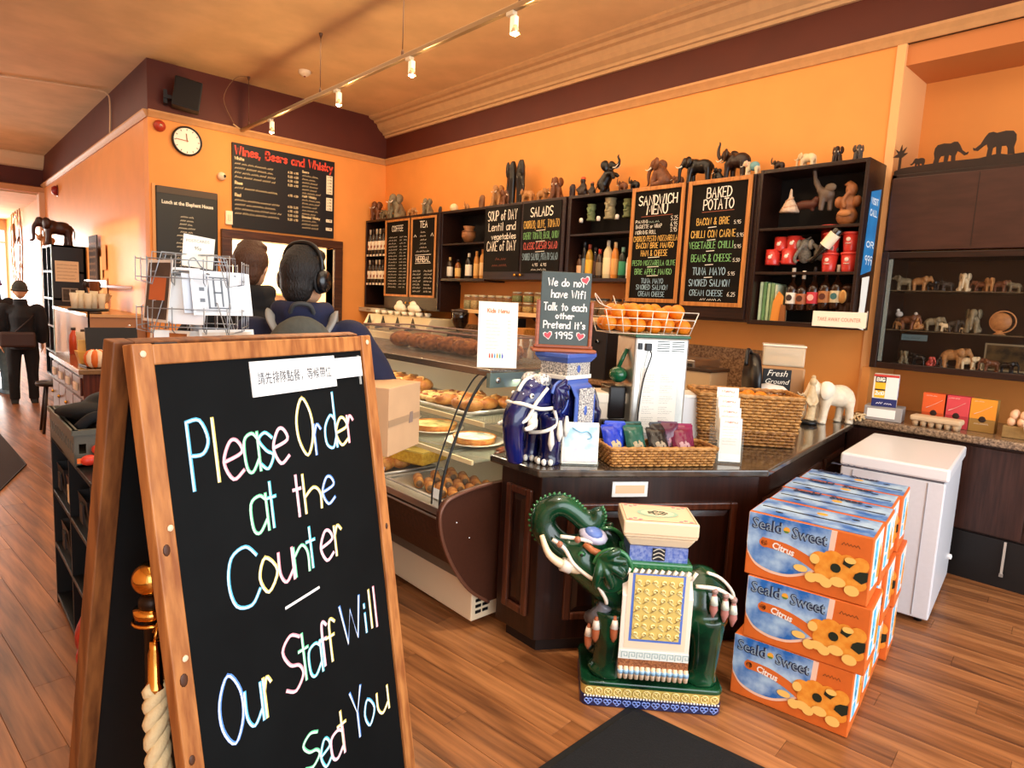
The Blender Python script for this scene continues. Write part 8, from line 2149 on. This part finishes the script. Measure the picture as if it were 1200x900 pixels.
obj('body',remesh(m,0.014,1),mat('b87848',0.5),t)
m=M();m.ball((0.09,0.04,0.16),(0.02,0.01,0.025),7);m.ball((0.09,-0.04,0.16),(0.02,0.01,0.025),7);m.build('ears',mat('a86838',0.5),t)
# notices on the left wall
t=thing('pinned_papers','overlapping orange-brown papers pinned down the left wall','papers',(2.028,11.8,1.0),R(-90))
for k in range(7):
    m=M();x=-0.1+0.28*(k%3);z=0.0+k*0.16;m.box(x,-0.008-0.003*k,z,x+0.3,-0.005-0.003*k,z+0.36,(0,random.uniform(-0.05,0.05),0));m.build('paper',mat(('d89a58','e0a868','c88a4c')[k%3],0.6),t)
t=thing('wall_notice','dark narrow notice with pale writing on the left wall beside the bookcase','notice',(2.0,12.1,1.50),R(-90))
m=M();m.box(0,-0.03,0,0.62,-0.012,0.82);m.build('board',mat('2a1c18',0.5),t)
m=M()
for k in range(7):scribble(m,0.05,0.55,0.08+k*0.1,0.04,0.01,y=-0.033)
m.build('lettering',mat('b88a6c',0.6),t)
# shelf with dishes and cutlery, left wall nearer
t=thing('wall_dish_shelf','steel wall shelf with glass dishes under it on the left wall','shelf',(1.75,9.6,1.55))
m=M();m.box(0,0,0,0.278,1.5,0.03);m.build('board',mat('d8dce0',0.25,0.4),t)
m=M();m.box(-0.01,0,0,0,1.5,0.09);m.build('front_edge',mat('cfe0e8',0.3),t)
t=thing('glass_bowls','stack of clear glass bowls on the left side counter','bowl',(1.62,9.9,1.25))
m=M();m.lathe([(0.05,0),(0.2,0.12),(0.24,0.2),(0.23,0.2),(0.19,0.12),(0.04,0.01)],n=24);m.build('outer_bowl',mat('c8b898',0.1,alpha=0.5),t)
m=M();m.lathe([(0.05,0.03),(0.19,0.15),(0.22,0.22),(0.21,0.22)],n=24);m.build('inner_bowl',mat('c8b898',0.1,alpha=0.5),t)
sc2=thing('side_counter','cream and brown side counter along the left wall beyond the rack','counter',(1.42,8.9,0))
m=M();m.box(0,0,0,0.6,2.6,1.2);m.build('body',mat('a87850',0.5),sc2)
m=M();m.box(-0.02,-0.02,1.2,0.6,2.62,1.24);m.build('worktop',mat('c89860',0.25),sc2,0.005)
t=thing('pepper_mill','turned wooden pepper mill seen between the papers and postcard rack','mill',(0.80,3.60,1.12),0)
t.location=(1.36,6.55,0.951);t.scale=(1.5,)*3
m=M();m.lathe([(0.032,0),(0.034,0.02),(0.024,0.06),(0.028,0.1),(0.02,0.115),(0.03,0.13),(0.036,0.155),(0.028,0.18),(0,0.187)],n=18);m.build('mill',wood('c07a44','a05f30',0.35),t)
m=M();m.ball((0,0,0.19),0.009,8);m.build('top_nut',CHROME,t)
t=thing('utensil_holder','dark spoons standing in a pale pot on the side counter','utensils',(1.52,9.2,1.24))
m=M();m.lathe([(0.07,0),(0.075,0.16),(0.07,0.16),(0.06,0.01)],n=16);m.build('pot',mat('e0c090',0.4),t)
for k in range(4):
    m=M();m.tube([(0,0,0.05),(0.04*(k-1.5),0.02*(k%2),0.3)],0.007,5);m.ball((0.045*(k-1.5),0.02*(k%2),0.34),(0.03,0.012,0.045),8);m.build('spoon',mat('2a1810',0.4),t)
t=thing('roll_column','brown cylindrical paper cup dispenser standing on the side counter','dispenser',(1.50,8.95,1.24))
m=M();m.lathe([(0.05,0),(0.05,0.36),(0.055,0.37),(0.055,0.38),(0,0.38)],n=16);m.build('tube',mat('7a4628',0.35),t)
m=M();m.lathe([(0.07,0.0),(0.07,0.02),(0.05,0.03)],n=16);m.build('foot',mat('3a2418',0.4),t)

# ------------------------------------------------------------------ cardboard carton in front of the display case
cb=thing('cardboard_box','plain brown cardboard box held between the customer and the display case','box',(1.445,2.40,0.95),R(30));cb.scale=(0.9,0.9,0.95)
CBM=mat('c8a078',0.75,noise=0.06,nscale=10)
m=M();m.box(-0.16,-0.13,0,0.16,0.13,0.30);m.build('carton',CBM,cb,0.003)
m=M();m.box(-0.16,-0.1315,0.13,0.16,-0.13,0.16);m.build('tape',mat('a88868',0.4),cb)
m=M();m.prism([(0.04,0.12),(0.08,0.12),(0.08,0.17),(0.05,0.17)],-0.133,-0.1315,1);m.build('stamp',mat('8a7468',0.6),cb)

# ------------------------------------------------------------------ postcard rack behind the A-board
pr_=thing('postcard_rack','revolving chrome wire postcard rack filled with cards behind the A-board','rack',(0.60,2.05,0))
WR=mat('9aa0a8',0.3,0.6)
m=M();m.lathe([(0.22,0),(0.22,0.02),(0.03,0.04),(0.016,0.06),(0.016,1.64),(0,1.65)],n=20);m.build('pole',WR,pr_)
for ti,zt_ in enumerate((1.49,1.625,1.32)):
    for k in range(4):
        a=R(-25+90*k);mm=Matrix.Rotation(a,4,'Z')
        m=M(mm);W2,D2=0.10,0.115
        for z in (0.0,0.05):m.tube([(-W2,-D2-0.02,zt_+z),(W2,-D2-0.02,zt_+z)],0.0016,5)
        for x in (-W2,-W2*0.4,W2*0.4,W2):m.tube([(x,-D2-0.02,zt_+0.055),(x,-D2-0.02,zt_-0.01),(x,-D2+0.02,zt_-0.02),(x,-D2+0.045,zt_+0.07),(x*0.3,-0.012,zt_+0.07)],0.0016,5)
        m.build('wire_pocket',WR,pr_)
def cardpic(t_lab,a_deg,x,z,w_,h_,c1,tilt=12,dx=0.0,d=-0.118,pic=None,loc=None,roll=0):
    t=thing('postcard',t_lab,'postcard',loc or (0.60,2.05,z),R(a_deg))
    mt=Matrix.Translation((x,d,0))@Matrix.Rotation(R(-tilt),4,'X')@Matrix.Rotation(R(roll),4,'Y')
    m=M(mt);m.box(-w_/2,0,0,w_/2,0.0015,h_);m.build('card',mat(c1,0.45),t)
    if pic:
        m=M(mt);e=0.008
        m.box(-w_/2+e,-0.0006,e,w_/2-e,0,h_-e);p_=m.build('picture',mat(pic[0],0.5,h2=pic[1],nscale=pic[2]),t)
        if len(pic)>3:
            m=M(mt)
            for (x0,z0,x1,z1) in pic[3]:m.box(-w_/2+x0*w_,-0.0012,z0*h_,-w_/2+x1*w_,-0.0006,z1*h_)
            m.build('picture_detail',mat(pic[4],0.5),p_)
    return t
WIN=[(0.25,0.15,0.62,0.18),(0.25,0.85,0.62,0.88),(0.25,0.15,0.28,0.88),(0.59,0.15,0.62,0.88),(0.35,0.2,0.38,0.85),(0.48,0.2,0.51,0.85),(0.35,0.5,0.51,0.54),(0.12,0.3,0.2,0.38),(0.12,0.55,0.2,0.63)]
cardpic('white postcard with a grey window drawing, front of the middle rack tier',12,0.02,1.525,0.18,0.125,'eff0f2',10,pic=('dfe3e8','c8cdd4',8,WIN,'6d747c'))
cardpic('sepia postcard of buildings, front of the lower rack tier',12,0.04,1.36,0.17,0.125,'f0ece6',10,pic=('e8ddd0','d0b8a0',14,[(0.2,0.2,0.45,0.5),(0.6,0.15,0.8,0.5)],'c89878'))
cardpic('orange and dark brown picture card at the left side of the middle rack tier',-78,0.0,1.50,0.14,0.175,'ece6dc',6,d=-0.12,pic=('3a2c24','5a4436',12,[(0.18,0.35,0.82,0.72)],'c8642c'))
cardpic('orange landscape card at the left of the lower rack tier',-50,-0.01,1.34,0.12,0.14,'e8dccb',8,d=-0.125,pic=('b8682c','8a4a20',16))
for k in range(5):
    cardpic('plain white backed card, %s of the row left of the window drawing postcard'%ORD[k],-20-k*4,-0.03+0.012*k,1.51-0.003*k,0.09,0.15,'f2f2f4',14,d=-0.10-0.004*k)
for k in range(4):
    cardpic('white card edge, %s in the lower rack tier left of the sepia card'%ORD[k],-18-k*5,-0.06+0.02*k,1.35,0.09,0.13,'ecebe8',12,d=-0.11)
for k in range(3):
    cardpic('blue-grey card in the middle tier behind the window drawing, %s'%ORD[k],12,-0.02+0.03*k,1.53+0.006*k,0.14,0.11,'c8ced8',8,d=-0.105+0.006*k)
m=M()
for z in (1.635,1.645):m.tube([(0.09*math.cos(R(a)),0.09*math.sin(R(a)),z) for a in range(0,360,20)],0.0035,5,closed=True)
for a in range(0,360,45):m.tube([(0,0,1.65),(0.12*math.cos(R(a)),0.12*math.sin(R(a)),1.64)],0.0025,5)
m.build('top_spokes',mat('8a8c90',0.3,0.6),pr_)
t=thing('postcard_price_sign','small white sign reading postcards on top of the wire rack','sign',(0.60,2.03,1.655),R(10));t.scale=(0.8,)*3
m=M();m.box(-0.055,-0.002,0.005,0.06,0,0.118,(0,R(5),0));m.build('card',mat('efe6d4',0.6),t)
text('POSTCARDS',0.015,mat('8a867c',0.6),t,(0.0,-0.0032,0.095),width=0.085);text('95p',0.018,mat('6a665c',0.6),t,(0.0,-0.0032,0.068),width=0.025)
m=M();m.tube(smooth_pts([(-0.03,-0.004,0.0),(-0.035,-0.004,0.025),(-0.015,-0.004,0.04),(0.01,-0.004,0.01),(0.03,-0.004,0.0)],4),0.002,5);m.tube([(-0.06,-0.003,0),(-0.06,-0.003,0.05)],0.002,5);m.build('wire_clip',WR,t)

# ------------------------------------------------------------------ people
SKIN=mat('d8a27c',0.5,noise=0.05,nscale=30)
def person(label,loc,rz,H,coat,trousers,hair,coat_bulk=1.0,arm='down',hood=True,vox=0.013,hairstyle='short',skin=SKIN,cat='person',shoes='16120f',turn=0):
    """standing figure facing local +y, feet on z=0; H total height"""
    t=thing('person',label,cat,loc,rz);s_=H/1.80;t.scale=(s_,)*3
    lean=0.0
    b=M()
    # legs, pelvis, torso, neck
    for s in (-1,1):
        b.tube([(s*0.095,0,0.90),(s*0.11,0.01,0.70),(s*0.105,0.015,0.50),(s*0.105,0,0.42),(s*0.11,-0.02,0.28),(s*0.11,-0.015,0.09)],[0.085,0.08,0.058,0.056,0.054,0.036],12)
        b.tube([(s*0.115,-0.04,0.04),(s*0.12,0.05,0.045),(s*0.13,0.16,0.03)],[0.045,0.045,0.035],10)
    b.ball((0,0,0.93),(0.16,0.11,0.13));b.tube([(0,0,0.93),(0,0,1.12),(0,0,1.30),(0,0,1.42)],[0.13,0.125,0.155,0.10],16);b.ball((0,0,1.36),(0.19,0.105,0.10))
    b.tube([(0,0,1.42),(0,0.012,1.54)],[0.062,0.058],12)
    # head, ears, nose
    HX=Matrix.Rotation(turn,4,'Z');b.xf=HX
    b.ball((0,0.02,1.68),(0.076,0.096,0.115),18);b.ball((0,0.045,1.615),(0.055,0.06,0.055));b.ball((0,0.118,1.665),(0.013,0.02,0.022),8);b.ball((0,0.112,1.69),(0.010,0.012,0.02),8)
    for s in (-1,1):b.ball((s*0.08,0.005,1.665),(0.012,0.02,0.032),8)
    b.xf=None
    arms={}
    for s in (-1,1):
        if arm=='down':P=[(s*0.195,0,1.40),(s*0.245,-0.015,1.14),(s*0.245,0.06,0.90)]
        else:P=[(s*0.20,0,1.40),(s*0.38,-0.04,1.13),(s*0.26,0.19,1.04)]
        arms[s]=P
        b.tube([P[0],P[1],P[2]],[0.052,0.042,0.028],10);b.ball(P[0],0.06,10)
        d=(Vector(P[2])-Vector(P[1])).normalized();side=Vector((0,1,0)) if arm=='down' else Vector((0,0,-1))
        hc=Vector(P[2])+d*0.05
        b.tube([P[2],hc,Vector(P[2])+d*0.085],[0.028,0.036,0.034],10,flat=0.6)
        for f_ in range(4):
            o_=side*(0.026-0.0175*f_);L=(0.075,0.085,0.078,0.06)[f_];cur=Vector((-s*0.02,0,0))
            b.tube([Vector(P[2])+d*0.075+o_,Vector(P[2])+d*(0.075+L*0.55)+o_+cur*0.4,Vector(P[2])+d*(0.075+L)+o_+cur*1.3],[0.0095,0.009,0.0075],7)
        b.tube([Vector(P[2])+d*0.025+side*0.025,Vector(P[2])+d*0.055+side*0.05,Vector(P[2])+d*0.085+side*0.055],[0.012,0.011,0.009],7)
    obj('body',remesh(b,0.0095,3),skin,t)
    # trousers
    m=M()
    for s in (-1,1):m.tube([(s*0.09,0,0.93),(s*0.11,0.01,0.70),(s*0.11,0.01,0.46),(s*0.115,-0.01,0.25),(s*0.115,-0.005,0.06)],[0.105,0.098,0.076,0.068,0.066],14)
    m.ball((0,0,0.95),(0.175,0.128,0.13));obj('trousers',remesh(m,0.014,3),mat(trousers,0.85,noise=0.2,nscale=20),t)
    for s in (-1,1):
        m=M();m.tube([(s*0.115,-0.055,0.055),(s*0.12,0.05,0.055),(s*0.13,0.18,0.035)],[0.052,0.053,0.042],12,flat=0.95);m.box(s*0.12-0.045,-0.09,0,s*0.12+0.05,0.21,0.02);obj('shoe',remesh(m,0.012,2),mat(shoes,0.5),t)
    # jacket
    m=M();k=coat_bulk
    m.tube([(0,0,0.82),(0,0,1.0),(0,0,1.15),(0,-0.005,1.30),(0,0,1.40),(0,0,1.47)],[0.19*k,0.19*k,0.175*k,0.195*k,0.155*k,0.09],20,flat=0.74)
    m.ball((0,0,1.37),(0.225*k,0.13*k,0.095))
    for s in (-1,1):
        P=arms[s];w=Vector(P[1]).lerp(Vector(P[2]),0.95)
        m.tube([P[0],Vector(P[0]).lerp(Vector(P[1]),0.5)+Vector((s*0.01,0,0)),P[1],Vector(P[1]).lerp(Vector(P[2]),0.5),w],[0.085*k,0.078*k,0.07*k,0.062*k,0.055*k],12);m.ball(P[0],(0.09*k,0.088*k,0.085*k))
        m.ball(P[1],(0.072*k,)*3,10)
    if hood:m.tube([(-0.085,0.05,1.54),(-0.095,-0.03,1.535),(-0.05,-0.085,1.52),(0.05,-0.085,1.52),(0.095,-0.03,1.535),(0.085,0.05,1.54)],[0.035,0.045,0.055,0.055,0.045,0.035],10);m.ball((0,-0.05,1.47),(0.14,0.09,0.07))
    m.tube([(0,0,1.44),(0,0.0,1.56)],[0.095,0.085],14)
    obj('jacket',remesh(m,0.014,3),mat(coat,0.85,noise=0.25,nscale=14,bump=0.25),t)
    # hair
    m=M(HX)
    if hairstyle=='short':
        m.ball((0,-0.004,1.705),(0.094,0.110,0.106),18);m.ball((0,-0.045,1.645),(0.078,0.062,0.09));m.ball((0.0,0.05,1.775),(0.07,0.07,0.04))
        for q in range(14):
            a=q*0.45+0.2;p0=Vector((0.07*math.cos(a),0.02+0.08*math.sin(a),1.775))
            m.tube([p0,p0.lerp(Vector((0,0,1.81)),0.5)+Vector((0,0,0.012)),Vector((0,0,1.80))],[0.02,0.018,0.012],6)
        obj('hair',remesh(m,0.008,1),mat(hair,0.55,h2=hair,noise=0.5,nscale=60,stretch=(3,3,0.6),bump=0.8),t)
    elif hairstyle=='cap':
        m.lathe([(0.088,0),(0.098,0.03),(0.095,0.07),(0.07,0.12),(0.03,0.15),(0,0.155)],(0,0.005,1.68),20,True,1.0,1.15);m.build('knit_hat',mat(hair,0.9,bump=0.6,nscale=50),t)
        m=M(HX);m.tube([(0.095*math.cos(R(a)),0.005+0.11*math.sin(R(a)),1.69) for a in range(0,360,20)],0.018,8,closed=True);m.build('hat_band',mat(hair,0.9),t)
    # face features
    for s in (-1,1):
        m=M(HX);m.ball((s*0.03,0.108,1.69),(0.012,0.006,0.007),8);m.build('eye',mat('1a1410',0.2),t)
    m=M(HX);m.tube([(-0.022,0.106,1.632),(0,0.112,1.630),(0.022,0.106,1.632)],0.004,6);m.build('mouth',mat('a05a4a',0.5),t)
    return t


# customer with backpack and headphones: seen from behind
c1=person('person in navy jacket with black headphones and grey backpack, seen from behind',(1.235,2.72,0),R(-26),1.79,'141a3a','15161c','140e0b',1.22,'bent',True,turn=R(-34))
hp=thing('headphones','large black over-ear headphones worn by the person in the navy jacket','headphones',(1.235,2.72,0),R(-60));hp.scale=(1.79/1.8,)*3
m=M();m.tube(smooth_pts([(-0.092,0.0,1.70),(-0.095,-0.005,1.76),(-0.062,-0.01,1.812),(0,-0.01,1.828),(0.062,-0.01,1.812),(0.095,-0.005,1.76),(0.092,0,1.70)],5),0.010,8);m.build('headband',mat('0d0d10',0.3),hp)
for s in (-1,1):
    m=M();m.xf=Matrix.Translation((s*0.088,0.005,1.665))@Matrix.Rotation(R(90*s),4,'Y');m.lathe([(0.042,-0.005),(0.044,0.012),(0.036,0.03),(0,0.033)],n=22,sx=1.2,sy=0.95);m.build('ear_cup',mat('0b0b0e',0.25,coat=0.3),hp)
    m=M();m.xf=Matrix.Translation((s*0.082,0.005,1.665))@Matrix.Rotation(R(90*s),4,'Y');m.tube([(0.042*1.15*math.cos(R(a)),0.038*math.sin(R(a)),0) for a in range(0,360,20)],0.009,7,closed=True);m.build('ear_pad',mat('151518',0.7),hp)
bp=thing('backpack','grey rounded backpack on the back of the person in the navy jacket','backpack',(1.235,2.72,0),R(-26));bp.scale=(1.79/1.8,)*3
m=M();m.ball((0,-0.21,1.280),(0.165,0.10,0.24),20);m.ball((0,-0.20,1.150),(0.16,0.10,0.16),18);m.ball((0,-0.2,1.390),(0.13,0.08,0.10),16);obj('pack',remesh(m,0.014,3),mat('4a4c46',0.8,noise=0.2,nscale=30,bump=0.3),bp)
m=M();m.ball((0,-0.275,1.200),(0.125,0.06,0.14),18);m.build('front_pocket',mat('5d5d5a',0.75,noise=0.15,nscale=30),bp)
m=M();m.tube(smooth_pts([(-0.14,-0.255,1.280),(-0.1,-0.29,1.360),(0,-0.305,1.390),(0.1,-0.29,1.360),(0.14,-0.255,1.280)],5),0.006,6);m.build('zip',mat('1a1a1a',0.4),bp)
m=M();m.tube(smooth_pts([(-0.05,-0.12,1.515),(-0.03,-0.15,1.560),(0.03,-0.15,1.560),(0.05,-0.12,1.515)],4),0.010,6);m.build('top_handle',mat('3a3c3e',0.7),bp)
for s in (-1,1):
    m=M();m.tube(smooth_pts([(s*0.08,-0.19,1.42),(s*0.12,-0.16,1.485),(s*0.13,-0.06,1.52),(s*0.135,0.08,1.49),(s*0.15,0.19,1.30),(s*0.2,0.1,1.02),(s*0.16,-0.15,0.98)],4),0.026,7,flat=0.4);m.build('shoulder_strap',mat('8a8a88',0.7),bp)
# brown-haired customer
person('person with short brown hair in a black coat, seen from behind',(1.41,3.80,0),R(-22),1.87,'0c0c10','14141a','4a2c18',1.1,'bent',True,turn=R(-22))
# far people by the window
person('person in grey knit hat and long dark coat standing by the far dresser',(0.93,10.4,0),R(-5),1.56,'15141a','141418','3a3834',1.15,'down',False,hairstyle='cap')
t=thing('shoulder_bag','brown shoulder bag across the back of the person in the knit hat','bag',(0.93,10.4,0),R(-5));t.scale=(0.87,)*3
m=M();m.box(-0.26,-0.28,0.86,0.16,-0.14,1.08);m.build('bag',mat('3a2420',0.6),t,0.03)
m=M();m.tube(smooth_pts([(0.18,0.0,1.38),(0.08,-0.19,1.25),(-0.1,-0.22,1.05)],5),0.012,6);m.build('strap',mat('2a1a18',0.6),t)
person('person in purple hat half cut off at the left edge of the photo',(0.72,11.3,0),R(20),1.62,'1c1a20','6f8fa0','6a3a78',1.1,'down',False,hairstyle='cap',shoes='8fb4c8')
# dark stool by the dresser
t=thing('bar_stool','thin dark wooden stool at the far end of the dresser','stool',(1.0,8.3,0))
m=M();m.lathe([(0,0.5),(0.16,0.5),(0.17,0.52),(0.16,0.54),(0,0.54)],n=20);m.build('seat',mat('1c110c',0.4),t)
for a in (45,135,225,315):
    m=M();m.tube([(0.1*math.cos(R(a)),0.1*math.sin(R(a)),0.5),(0.17*math.cos(R(a)),0.17*math.sin(R(a)),0)],0.014,7);m.build('leg',mat('24150f',0.4),t)
